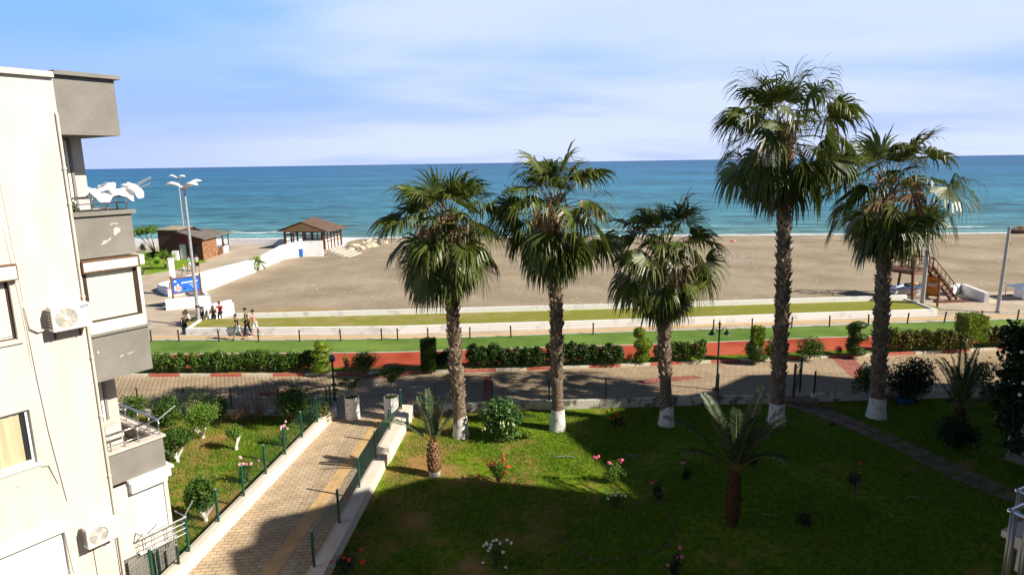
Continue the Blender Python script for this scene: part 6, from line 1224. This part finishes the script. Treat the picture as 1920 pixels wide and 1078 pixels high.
# rocks
rg = random.Random(12)
for i in range(36):
    x = rg.uniform(642, 722); y = 472 - (x - 642) * .22 + rg.uniform(-7, 5); 
    if y > 473: continue
    q = G(x, y, -.1); s = rg.uniform(.28, .68) * (1.25 if y < 456 else 1); n_ = bmesh.new(); bmesh.ops.create_icosphere(n_, subdivisions=2, radius=s)
    for v in n_.verts:
        k = 1 + .22 * math.sin(v.co.x * 3.1 / s + i) * math.cos(v.co.y * 2.7 / s + i * 2) + rg.uniform(-.07, .07); v.co *= k; v.co.z *= .62
    me = bpy.data.meshes.new('rock'); n_.to_mesh(me); n_.free(); me.materials.append(M['rock'] if i % 9 else mat('dark_beach_rock', (.2, .17, .14), .9)); o = bpy.data.objects.new('rock', me); o.location = (q[0], q[1], q[2] + s * .25); o.rotation_euler = (0, 0, rg.uniform(0, 6)); col.objects.link(o); tag(o, 'pale boulder in the heap at the waterline right of the pavilion', 'rock', 'boulders heaped beside the pavilion')
q = G(1914, 436, -.8); b = MB(); b.ball((q[0] + 1, q[1], -.6), 1.6, 10, sq=(1.6, 1, .55), jit=.1, rng=rg); tag(b.build('rock', mat('brown_shore_rock', (.2, .13, .08), .9, (.3, .2, .13), scale=2)), 'brown rock breaking the surf at the right edge', 'rock')
# litter of pebbles on the sand
b = MB(); rg = random.Random(9)
for i in range(420):
    if i < 140: x, y = 1385 + rg.gauss(0, 28), 483 + rg.gauss(0, 9)
    else: x, y = rg.uniform(480, 1910), rg.uniform(455, 568)
    q = G(x, y, 0); 
    if q[0] < xl(q[1]) + 2: continue
    r_ = rg.uniform(.025, .075); b.ball((q[0], q[1], .0), r_, 5, sq=(1.3, 1, .5))
tag(b.build('pebbles', M['whitewall']), kind='stuff')
for (x, y, lab, c) in ((1372, 453, 'small red and white heap of cloth on the sand near the surf', 'f_red'),):
    q = G(x, y, 0); b = MB(); b.ball((q[0], q[1], .05), .2, 8, sq=(1.6, 1, .5), jit=.2, rng=rg); b.m(1).ball((q[0] + .4, q[1], .05), .18, 8, sq=(1, 1, .6), jit=.2, rng=rg); tag(b.build('cloth_heap', [M[c], M['white']]), lab, 'cloth')

# ================================================================== BILLBOARD
a, c = G(327, 578, .1), G(380, 570, .1); bd = thing('billboard', 'small blue advertising billboard on brown posts behind the white wall', 'billboard', tuple(a)); dd = (c - a)[:2]; Lb = np.linalg.norm(dd); dd /= Lb; a_ = math.atan2(dd[1], dd[0]); z1 = V(328, 523, a[1])[2]; z0 = V(330, 551, a[1])[2]
def bp2(s, off, z): return (a[0] + dd[0] * s + dd[1] * off, a[1] + dd[1] * s - dd[0] * off, z)
for s in (0, Lb): b = MB(); q = bp2(s, 0, 0); b.box((q[0], q[1], (z1 + .25) / 2), (.12, .12, z1 + .15), a_); b.build('post', M['wood'], bd)
b = MB()
for z in (z0, z1): q = bp2(Lb / 2, 0, z); b.box(q, (Lb - .13, .09, .10), a_)
b.build('frame', M['wood'], bd)
pm_ = bpy.data.materials.new('blue_poster'); pm_.use_nodes = True; N, L = pm_.node_tree.nodes, pm_.node_tree.links; g = N.new('ShaderNodeTexGradient'); g.gradient_type = 'SPHERICAL'; tc = N.new('ShaderNodeTexCoord'); mm = N.new('ShaderNodeMapping'); mm.inputs['Location'].default_value = (-1.0, 0, -.75); mm.inputs['Scale'].default_value = (.9, .9, .9); r_ = N.new('ShaderNodeValToRGB'); r_.color_ramp.elements[0].color = (.005, .12, .70, 1); r_.color_ramp.elements[1].color = (.01, .60, .90, 1); L.new(tc.outputs['Object'], mm.inputs[0]); L.new(mm.outputs[0], g.inputs[0]); L.new(g.outputs[0], r_.inputs[0]); L.new(r_.outputs[0], N['Principled BSDF'].inputs['Base Color'])
q = bp2(Lb / 2, 0, (z0 + z1) / 2); b = MB(); b.box(q, (Lb - .13, .05, z1 - z0 - .11), a_); b.build('poster', pm_, bd)
b = MB(); W_, H_ = Lb - .13, z1 - z0 - .11
def pq(u, v, off=.03): return bp2(.065 + W_ * u, off, z0 + .055 + H_ * v)
def quad(u0, u1, v0, v1, k, sh=0.0): b.m(k).add([pq(u0, v0), pq(u1, v0 + sh), pq(u1, v1 + sh), pq(u0, v1)], [(0, 1, 2, 3)])
rg = random.Random(2); u = .32
while u < .93: w_ = rg.uniform(.03, .055); quad(u, u + w_, .60 + .06 * u, .70 + .06 * u, 0); u += w_ + .012
u = .62
while u < .88: w_ = rg.uniform(.02, .035); quad(u, u + w_, .45, .51, 0); u += w_ + .01
u = .70
while u < .9: w_ = rg.uniform(.02, .035); quad(u, u + w_, .28, .35, 0); u += w_ + .01
def disc(u0, v0, ru, rv, k, n=14): b.m(k).add([pq(u0 + ru * math.cos(2 * math.pi * i / n), v0 + rv * math.sin(2 * math.pi * i / n), .032) for i in range(n)], [tuple(range(n))])
disc(.10, .82, .05, .07, 0); disc(.20, .28, .11, .24, 1); disc(.19, .55, .04, .08, 0); disc(.08, .32, .03, .2, 0); disc(.43, .22, .06, .10, 2)
b.build('print', [mat('poster_white', (.8, .85, .9), .6), mat('poster_skin', (.75, .38, .30), .6), mat('poster_dark', (.02, .06, .16), .6)], bd)

# ================================================================== LIFEGUARD TOWER
T0 = G(1710, 563, .1) + np.array([.6, 1.96, 0]); TW = thing('lifeguard_tower', 'brown timber lifeguard tower with a railed platform and stairs', 'tower', tuple(T0)); ta = R(28)
def tpt(x, y, z): return (T0[0] + x * math.cos(ta) - y * math.sin(ta), T0[1] + x * math.sin(ta) + y * math.cos(ta), .1 + z)
for (x, y) in ((-1, -1), (1, -1), (-1, 1), (1, 1)):
    b = MB(); b.tube([tpt(x * 1.45, y * 1.45, 0), tpt(x * .55, y * .55, 5.3)], .12, 4); b.build('leg', M['wood'], TW)
for z, k in ((4.9, .62), (2.0, 1.12)):
    for (x0, y0, x1, y1) in ((-1, -1, 1, -1), (-1, 1, 1, 1), (-1, -1, -1, 1), (1, -1, 1, 1)): b = MB(); b.tube([tpt(x0 * k * 1.15, y0 * k * 1.15, z), tpt(x1 * k * 1.15, y1 * k * 1.15, z)], .07, 4); b.build('crossbeam', M['wood'], TW)
b = MB(); vs = [tpt(x, y, z) for z in (2.07, 2.2) for x, y in ((-1.25, -1.25), (1.25, -1.25), (1.25, 1.25), (-1.25, 1.25))]; b.add(vs, [(3, 2, 1, 0), (4, 5, 6, 7), (0, 1, 5, 4), (1, 2, 6, 5), (2, 3, 7, 6), (3, 0, 4, 7)]); b.build('platform', M['wood'], TW)
b = MB(); cn = [(-1.25, -1.25), (1.25, -1.25), (1.25, 1.25), (-1.25, 1.25)]
for i in range(4):
    (xa, ya), (xb, yb) = cn[i], cn[(i + 1) % 4]; xb_, yb_ = (.35, yb) if i == 0 else (xb, yb); b.tube([tpt(xa, ya, 3.05), tpt(xb_, yb_, 3.05)], .045, 4); b.tube([tpt(xa, ya, 2.2), tpt(xa, ya, 3.1)], .05, 4)
    for k in range(2):
        f0, f1 = k / 2, (k + 1) / 2; A_, B_ = (xa + (xb_ - xa) * f0, ya + (yb_ - ya) * f0), (xa + (xb_ - xa) * f1, ya + (yb_ - ya) * f1); b.tube([tpt(*A_, 2.25), tpt(*B_, 3.0)], .028, 4); b.tube([tpt(*A_, 3.0), tpt(*B_, 2.25)], .028, 4)
b.build('railing', M['wood'], TW)
b = MB(); n = 8; x0, x1 = .45, 1.25
for i in range(n): q = i / n; b.add([tpt(x, -1.28 - 1.9 * q + dy, 2.05 - 2.05 * q + dz) for dz in (0, .05) for x, dy in ((x0, -.24), (x1, -.24), (x1, 0), (x0, 0))], [(4, 5, 6, 7), (3, 2, 1, 0), (0, 1, 5, 4), (1, 2, 6, 5), (2, 3, 7, 6), (3, 0, 4, 7)])
for x in (x0, x1): b.add([tpt(x, -1.25, 2.1), tpt(x, -3.25, -.05), tpt(x, -3.25, .22), tpt(x, -1.25, 2.38), tpt(x + .05, -1.25, 2.1), tpt(x + .05, -3.25, -.05), tpt(x + .05, -3.25, .22), tpt(x + .05, -1.25, 2.38)], [(0, 1, 2, 3), (7, 6, 5, 4), (3, 2, 6, 7), (0, 4, 5, 1)])
b.build('stairs', M['wood'], TW)
for x in (x0, x1 + .04):
    b = MB(); b.tube([tpt(x, -1.25, 3.05), tpt(x, -3.25, .95)], .04, 4)
    for k in range(7): q = k / 6; b.tube([tpt(x, -1.27 - 1.92 * q, 2.2 - 2.1 * q), tpt(x, -1.27 - 1.92 * q, 3.02 - 2.03 * q)], .025, 4)
    b.build('handrail', M['wood'], TW)
b = MB(); b.add([tpt(x, y, z) for z in (-.1, .12) for x, y in ((-.9, -3.1), (1.3, -4.0), (1.5, -3.5), (-.7, -2.6))], [(4, 5, 6, 7), (0, 1, 5, 4), (1, 2, 6, 5), (3, 0, 4, 7), (2, 3, 7, 6)]); b.build('bottom_step', M['wood'], TW)
q = G(1757, 577, .1); b = MB(); b.box((q[0], q[1], .95), (.12, .12, 1.8), ta); b.build('front_post', M['wood'], TW)
# orange notice board
nb_ = thing('notice_board', 'orange notice board with printed lines under the lifeguard platform', 'sign', tpt(.0, -1.5, 0)); OR = mat('orange_board', (.62, .20, .015), .7, (.5, .16, .02), scale=3)
def npt(u, off, z): return tpt(.34 - off, -1.15 - u, z)
b = MB(); b.add([npt(u, o_, z) for z in (.30, 1.70) for u, o_ in ((0, .03), (1.15, .03), (1.15, 0), (0, 0))], [(4, 5, 6, 7), (0, 1, 5, 4), (1, 2, 6, 5), (2, 3, 7, 6), (3, 0, 4, 7), (3, 2, 1, 0)]); b.build('panel', OR, nb_)
b = MB()
for (xa, xb, z0, z1, k) in ((.45, 1.02, 1.40, 1.46, 0), (.48, 1.0, 1.29, 1.34, 0), (.36, 1.06, 1.00, 1.16, 1), (.06, .2, .75, 1.45, 2), (.06, .38, .42, .65, 3)): b.m(k).add([npt(xa, .034, z0), npt(xb, .034, z0), npt(xb, .034, z1), npt(xa, .034, z1)], [(0, 1, 2, 3)])
b.build('print', [M['brown'], M['galv'], M['kred2'], M['rust']], nb_)
b = MB()
for (ua, za, ub, zb_) in ((-.05, 1.75, 1.2, 1.75), (-.05, .26, 1.2, .26), (-.04, 0, -.04, 1.75), (1.19, 0, 1.19, 1.75)): b.tube([npt(ua, .02, za), npt(ub, .02, zb_)], .045, 4)
b.build('frame', M['brown'], nb_)
# boat
q = G(1692, 553, .1); bt = thing('small_boat', 'small white and blue boat lying behind the beach wall by the lifeguard tower', 'boat', (q[0] + .4, q[1] + .6, -.15), R(6)); b = MB(); sec = []; n = 9
for i in range(n):
    u = i / (n - 1); x = -1.5 + 3.0 * u; hw = .75 * math.sin(math.pi * min(.97, .12 + .75 * (1 - abs(u - .4) * 1.15))) if 0 < u < 1 else (.45 if u == 0 else .03); sec.append((x, max(.03, hw), .75 + .25 * u * u))
vs = []
for x, hw, hh in sec: vs += [(x, -hw, hh), (x, -hw * .8, hh * .45), (x, 0, .1), (x, hw * .8, hh * .45), (x, hw, hh)]
b.add(vs, [(i * 5 + k, i * 5 + k + 1, (i + 1) * 5 + k + 1, (i + 1) * 5 + k)[::-1] for i in range(n - 1) for k in range(4)] + [(0, 1, 2, 3, 4)]); b.build('hull', M['white'], bt, local=True)
b = MB(); b.add([(x, s * hw, hh - .12) for x, hw, hh in sec for s in (-1, 1)], [(2 * i, 2 * i + 1, 2 * i + 3, 2 * i + 2)[::-1] for i in range(n - 1)]); b.build('deck', M['galv'], bt, local=True)
b = MB(); b.tube([(x, -hw - .01, hh) for x, hw, hh in sec], .05, 4); b.tube([(x, hw + .01, hh) for x, hw, hh in sec], .05, 4); b.build('gunwale', M['blue'], bt, local=True)
b = MB(); b.ball((.4, 0, .95), .3, 8, sq=(1.4, .8, .6)); b.m(1).ball((1.1, .1, .98), .22, 8, sq=(1.3, 1, .5)); b.build('folded_gear', [M['dark'], M['tact2']], bt, local=True)
# small canopy right edge
q = G(1925, 560, .1); cv = thing('market_canopy', 'pale blue edged canopy stall cut by the right edge on the promenade', 'stall', tuple(q)); zc = V(1915, 541, q[1])[2]
b = MB(); b.add([(-1.2, -1, 0), (1.5, -1, 0), (1.5, 1, 0), (-1.2, 1, 0), (-.3, 0, .35), (.8, 0, .35)], [(0, 1, 5, 4), (1, 2, 5), (2, 3, 4, 5), (3, 0, 4)]); 
b.v[0] = b.v[0] + np.array([0, 0, zc]) ; b.build('canopy', mat('blue_grey_canvas', (.25, .33, .48), .8), cv, local=True); b = MB(); b.b2(-.6, .9, -.6, .6, .1, 1.0); b.build('counter', M['white'], cv, local=True)
for s in ((-1, -.9), (1.4, -.9), (-1, .9), (1.4, .9)): b = MB(); b.tube([(*s, 0), (*s, zc)], .03, 5); b.build('leg', M['galv'], cv, local=True)

# ================================================================== BITS ON THE LAWN
q = G(1187, 849, .05); b = MB(); b.tube([(q[0] + .25 * math.cos(t), q[1] + .25 * math.sin(t), .04) for t in np.linspace(math.pi, 2 * math.pi, 15)], .012, 5, cap=False); tag(b.build('blue_hoop', M['blue']), 'thin curved blue hoop lying in the shaded grass above the pink rose bush', 'hoop')
q = G(1695, 752, .05); b = MB(); b.lathe(tuple(q), [(.32, 0), (.42, .18), (.45, .19), (.38, .17), (.30, .03)], 18, cap=True); tag(b.build('blue_basin', M['blue']), 'blue basin on the ground behind the rightmost palm', 'basin')
a, c = G(1040, 856, .05), G(1078, 857, .05); b = MB(); b.tube([(*a[:2], .05), ((a[0] + c[0]) / 2, a[1] + .02, .07), (*c[:2], .05)], .02, 5); tag(b.build('blue_pipe', M['galv']), 'thin pipe offcut lying at the edge of the sunlit grass', 'pipe')
b = MB()
for (p1, p2, p3) in (((395, 800), (470, 806), (590, 800)), ((460, 815), (520, 822), (560, 812)), ((330, 1026), (356, 1036), (362, 1060))):
    A_, B_, C_ = G(*p1, .04), G(*p2, .04), G(*p3, .04); b.tube([tuple((1 - t) ** 2 * A_ + 2 * t * (1 - t) * B_ + t * t * C_) for t in np.linspace(0, 1, 16)], .014, 5)
tag(b.build('garden_hose', M['blackm']), 'black irrigation hose lying across the left lawn', 'hose')
bed = [(1040, 1003), (1065, 1022), (1090, 1040), (1112, 1050), (1135, 1052), (1175, 1046), (1220, 1035), (1255, 1022), (1261, 1010), (1262, 985), (1258, 965)]
wp = [G(*p, .03)[:2] for p in bed]; cum = [0]
for i in range(1, len(wp)): cum.append(cum[-1] + np.linalg.norm(wp[i] - wp[i - 1]))
ed = thing('flower_bed_edging', 'curved row of small white stones edging the flower bed in the shade', 'edging', (*wp[4], .02)); b = MB(); s_ = 0; rg = random.Random(6)
while s_ < cum[-1]:
    p = [np.interp(s_, cum, [q[k] for q in wp]) for k in (0, 1)]; b.ball((p[0] + rg.uniform(-.02, .02), p[1] + rg.uniform(-.02, .02), .06), rg.uniform(.03, .05), 6, sq=(1, 1, .6), jit=.15, rng=rg); s_ += .10
b.build('stones', M['slab'], ed)
for i, (x, y) in enumerate(((1810, 862), (1431, 963), (1700, 930))):
    a = G(x, y, .05); b = MB(); b.tube([tuple(a), (a[0] + .4, a[1] - .1, .06)], .010, 5); tag(b.build('stick', M['concrete']), ['pale stick lying by the garden house corner', 'pale stick on the shaded lawn right of the large feather palm', 'short stick between the scarlet rose and the stone path'][i], 'stick')

# ================================================================== PEOPLE
SK = mat('skin', (.42, .23, .15), .55, (.36, .19, .12), scale=6); HR = mat('dark_hair', (.018, .013, .011), .7)
def fab(n, c, c2=None): return mat(n, c, .9, c2 or tuple(x * .75 for x in c), scale=6, spec=.15)
def skinmesh(name, verts, edges, radii, m, parent, root=0, sub=1):
    me = bpy.data.meshes.new(name); me.from_pydata([tuple(v) for v in verts], edges, []); o = bpy.data.objects.new(name, me); col.objects.link(o); md = o.modifiers.new('skin', 'SKIN'); md.use_smooth_shade = True; md.branch_smoothing = .6
    for i, r_ in enumerate(radii): me.skin_vertices[0].data[i].radius = (r_ if isinstance(r_, tuple) else (r_, r_)); me.skin_vertices[0].data[i].use_root = (i == root)
    s2 = o.modifiers.new('sub', 'SUBSURF'); s2.levels = sub; s2.render_levels = sub; dg = bpy.context.evaluated_depsgraph_get(); dg.update(); m2 = bpy.data.meshes.new_from_object(o.evaluated_get(dg)); bpy.data.objects.remove(o); o2 = bpy.data.objects.new(name, m2); m2.materials.clear(); m2.materials.append(m); col.objects.link(o2); o2.parent = parent; return o2
def person(loc, yaw, label, top, bottom, h=1.72, legs=((20, 5), (-18, 12)), arms=((-18, 15), (22, 25)), lean=3, shorts=True, shoes=None, sit=False, sleeves='short', hair='short', bag=None, cap=None, group=None, headyaw=0):
    """legs: (thigh swing deg forward, knee bend); arms: (upper arm swing, elbow bend). Faces local +Y."""
    t = thing('person', label, 'person', tuple(loc), yaw, group); s = h / 1.72; hipz = (.90 if not sit else .47) * s
    def sw(o, ang, L, side=0.0): return np.array([o[0] + side, o[1] + math.sin(R(ang)) * L, o[2] - math.cos(R(ang)) * L])
    pel = np.array([0, 0, hipz]); ln = R(lean); dirT = np.array([0, math.sin(ln), math.cos(ln)])
    waist = pel + dirT * .16 * s; chest = pel + dirT * .36 * s; neck = pel + dirT * .54 * s; hb = neck + dirT * .09 * s + np.array([0, .01, 0]); hc = hb + np.array([0, .02, .09 * s]); ht = hc + np.array([0, -.005, .09 * s])
    Vv = [pel, waist, chest, neck, hb, hc, ht]; E_ = [(0, 1), (1, 2), (2, 3), (3, 4), (4, 5), (5, 6)]; Rd = [(.135 * s, .10 * s), (.12 * s, .09 * s), (.15 * s, .10 * s), (.055 * s, .055 * s), .055 * s, (.078 * s, .092 * s), (.05 * s, .06 * s)]
    LJ = []; AJ = []
    for i, (sd, (th, kn)) in enumerate(zip((-1, 1), legs)):
        hip = pel + np.array([sd * .085 * s, 0, -.03 * s]); knee = sw(hip, th, .42 * s, sd * .01); ank = sw(knee, th - kn, .41 * s); toe = ank + np.array([sd * .02, .15 * s, -.045 * s]); heel = ank + np.array([0, -.03, -.04 * s]); LJ.append((hip, knee, ank, toe)); b0 = len(Vv); Vv += [hip, (hip + knee) / 2, knee, (knee * .6 + ank * .4), ank, toe]; Rd += [.085 * s, .075 * s, .052 * s, .052 * s, .034 * s, .028 * s]; E_ += [(0, b0), (b0, b0 + 1), (b0 + 1, b0 + 2), (b0 + 2, b0 + 3), (b0 + 3, b0 + 4), (b0 + 4, b0 + 5)]
    for i, (sd, (ua, eb)) in enumerate(zip((-1, 1), arms)):
        sh = neck + np.array([sd * .17 * s, 0, -.045 * s]); el = sw(sh, ua, .28 * s, sd * .05 * s); wr_ = sw(el, ua + eb, .25 * s, sd * .01); pal = sw(wr_, ua + eb, .06 * s); AJ.append((sh, el, wr_)); b0 = len(Vv); Vv += [sh, el, wr_, pal]; Rd += [.05 * s, .038 * s, .026 * s, (.03 * s, .018 * s)]; E_ += [(2, b0), (b0, b0 + 1), (b0 + 1, b0 + 2), (b0 + 2, b0 + 3)]
        for k, (dx, L_) in enumerate(((-.028, .065), (-.010, .08), (.010, .075), (.026, .06))):
            f0 = pal + np.array([dx * .4, dx, -.02]) * s; f1 = sw(f0, ua + eb + 12, L_ * .55 * s); f2 = sw(f1, ua + eb + 35, L_ * .45 * s); b1 = len(Vv); Vv += [f0, f1, f2]; Rd += [.010 * s, .009 * s, .008 * s]; E_ += [(b0 + 3, b1), (b1, b1 + 1), (b1 + 1, b1 + 2)]
        th0 = wr_ + np.array([0, .025, -.02]) * s; th1 = th0 + np.array([0, .03, -.03]) * s; b1 = len(Vv); Vv += [th0, th1]; Rd += [.011 * s, .009 * s]; E_ += [(b0 + 2, b1), (b1, b1 + 1)]
    skinmesh('body', Vv, E_, Rd, SK, t)
    # face
    b = MB(); b.ball((0, hc[1] + .105 * s, hc[2] - .01), .014 * s, 6, sq=(.8, 1.3, 1.4)); b.build('nose', SK, t, local=True)
    b = MB()
    for sd in (-1, 1): b.ball((sd * .03 * s, hc[1] + .088 * s, hc[2] + .015), .009 * s, 6)
    b.build('eyes', M['dark'], t, local=True)
    b = MB(); b.b2(-.022 * s, .022 * s, hc[1] + .085 * s, hc[1] + .096 * s, hc[2] - .045 * s, hc[2] - .038 * s); b.build('mouth', M['kred2'], t, local=True)
    b = MB()
    for sd in (-1, 1): b.ball((sd * .082 * s, hc[1], hc[2] - .005), .022 * s, 6, sq=(.4, .8, 1.2))
    b.build('ears', SK, t, local=True)
    b = MB(); b.ball((hc[0], hc[1] - .018, hc[2] + .045 * s), .10 * s, 12, sq=(.92, 1.05, .95), jit=.03, rng=random.Random(1))
    if hair == 'long': b.ball((hc[0], hc[1] - .06, hc[2] - .08 * s), .10 * s, 10, sq=(1, .7, 1.9))
    b.build('hair' if not cap else 'cap', HR if not cap else cap, t, local=True, smooth=True)
    # clothes
    k = .024 * s; tv = [pel + np.array([0, 0, .00]), waist, chest, neck - dirT * .035 * s]; te = [(0, 1), (1, 2), (2, 3)]; tr = [(.155 * s, .125 * s), (.14 * s, .115 * s), (.165 * s, .125 * s), (.075 * s, .075 * s)]
    for (sh, el, wr_) in AJ:
        b0 = len(tv); f = .55 if sleeves == 'short' else 1.0; tv += [sh, sh + (el - sh) * f]; tr += [.07 * s, .062 * s]; te += [(2, b0), (b0, b0 + 1)]
        if sleeves == 'long': tv.append(wr_); tr.append(.04 * s); te.append((b0 + 1, b0 + 2))
    skinmesh('shirt', tv, te, tr, top, t)
    pv = [pel + np.array([0, 0, .03 * s])]; pe = []; pr = [(.150 * s, .12 * s)]
    for (hip, knee, ank, toe) in LJ:
        b0 = len(pv)
        if shorts: pv += [hip, hip + (knee - hip) * .5, hip + (knee - hip) * .93]; pr += [.10 * s, .098 * s, .088 * s]; pe += [(0, b0), (b0, b0 + 1), (b0 + 1, b0 + 2)]
        else: pv += [hip, knee, ank + (knee - ank) * .1]; pr += [.098 * s, .072 * s, .055 * s]; pe += [(0, b0), (b0, b0 + 1), (b0 + 1, b0 + 2)]
    skinmesh('shorts' if shorts else 'trousers', pv, pe, pr, bottom, t)
    for (hip, knee, ank, toe) in LJ:
        b = MB(); b.tube([tuple(ank + np.array([0, -.05, -.035]) * s), tuple(ank + np.array([0, .03, -.03]) * s), tuple(toe + np.array([0, .03, .0]))], [.042 * s, .047 * s, .030 * s], 8); b.build('shoe', shoes or M['dark'], t, local=True)
    if bag is not None: b = MB(); q = AJ[1][2]; b.box((q[0] + .03, q[1], q[2] - .28), (.10, .30, .36)); b.tube([(q[0], q[1], q[2]), (q[0] + .03, q[1], q[2] - .12)], .012, 5); b.build('bag', bag, t, local=True)
    return t
black = fab('black_cotton', (.02, .02, .022)); ltblue = fab('pale_blue_cotton', (.45, .58, .62)); pinkc = fab('salmon_pink_cotton', (.72, .38, .36)); whitec = fab('white_cotton', (.75, .75, .73)); redc = fab('dark_red_cotton', (.40, .03, .05)); greyc = fab('grey_cotton', (.45, .46, .46)); greenc = fab('green_cotton', (.10, .40, .22)); brownc = fab('brown_cotton', (.16, .07, .05)); yel = fab('yellow_cloth', (.85, .62, .03)); wh2 = M['white']
WG = 'three young people walking on the promenade'
person(G(447, 638, .11), R(95), 'person walking in a black tee shirt and pale blue shorts, nearest the green track', black, ltblue, 1.72, legs=((24, 10), (-18, 8)), arms=((-12, 10), (12, 20)), group=WG)
person(G(465, 629, .11), R(95), 'person all in black with a yellow print walking between the other two', fab('black_cotton_yellow_print', (.02, .02, .02), (.30, .24, .02)), black, 1.85, legs=((14, 6), (-12, 6)), shorts=False, shoes=redc, group=WG)
person(G(479, 631, .11), R(95), 'person walking last in a salmon pink shirt and white shorts', pinkc, whitec, 1.78, legs=((18, 4), (-24, 6)), arms=((32, 20), (-22, 10)), shoes=wh2, group=WG)
person(G(402, 603, .1) + np.array([0, 0, 0.0]), R(200), 'person in black sitting hunched on the wall end with long brown hair', brownc, black, 1.68, sit=True, legs=((85, 75), (78, 70)), arms=((45, 60), (40, 60)), lean=22, shorts=False, sleeves='long', hair='long')
person(G(411, 601, .1) + np.array([.1, .1, .12]), R(195), 'person in a dark red shirt and black trousers crouching beside the hunched one', redc, black, 1.75, sit=True, legs=((95, 95), (70, 80)), arms=((50, 50), (55, 40)), lean=18, shorts=False)
person(G(357, 611, .1), R(150), 'person in white with dark hair sitting on the bench by the lamp post', whitec, black, 1.66, sit=True, legs=((80, 70), (84, 75)), arms=((30, 60), (35, 50)), lean=20, shorts=False, hair='long')
person(G(381, 608, .1), R(170), 'person in black leaning back on the far end of the bench', black, black, 1.70, sit=True, legs=((80, 75), (86, 80)), arms=((25, 50), (30, 60)), lean=6, shorts=False, sleeves='long')
person(G(356, 507, .1), R(60), 'person in a green shirt walking past the kiosk', greenc, whitec, 1.6, legs=((20, 8), (-18, 8)))
person(G(371, 509, .1), R(55), 'person in a grey sleeveless top and black shorts carrying a bag by the kiosk', greyc, black, 1.82, legs=((16, 5), (-16, 5)), bag=brownc, shoes=SK)
person(G(346, 517, .1), R(80), 'child with a yellow cap running ahead on the quay', ltblue, fab('teal_cloth', (.2, .4, .45)), 1.15, legs=((35, 15), (-38, 30)), arms=((40, 60), (-40, 50)), cap=yel)
person(G(420, 473, .1), R(-60), 'person standing in the shade of the kiosk porch', brownc, black, 1.72, shorts=False)
# bench
bq = G(366, 606, .1); bn = thing('bench', 'grey slatted bench beside the street lamp', 'bench', tuple(bq), R(14)); b = MB()
for k in range(4): b.b2(-.85, .85, -.22 + k * .12, -.13 + k * .12, .42, .45)
b.build('seat', M['stem'], bn, local=True); b = MB()
for k in range(3): b.b2(-.85, .85, .26, .29, .55 + k * .12, .64 + k * .12)
b.build('backrest', M['stem'], bn, local=True)
for x in (-.7, .7): b = MB(); b.b2(x - .04, x + .04, -.2, .25, 0, .418); b.b2(x - .03, x + .03, .22, .258, .42, .9); b.build('leg', M['blackm'], bn, local=True)
q = G(347, 611, .1); bg_ = thing('backpack', 'black backpack with white marks on the ground at the end of the bench', 'bag', tuple(q)); b = MB(); b.ball((0, 0, .30), .30, 12, sq=(1.0, .7, 1.0), jit=.04, rng=random.Random(3)); b.build('sack', black, bg_, local=True); b = MB(); b.tube([(-.1, -.2, .5), (-.05, -.28, .3), (-.1, -.2, .1)], .02, 5); b.tube([(.1, -.2, .5), (.12, -.27, .3), (.1, -.2, .1)], .02, 5); b.build('strap', wh2, bg_, local=True)
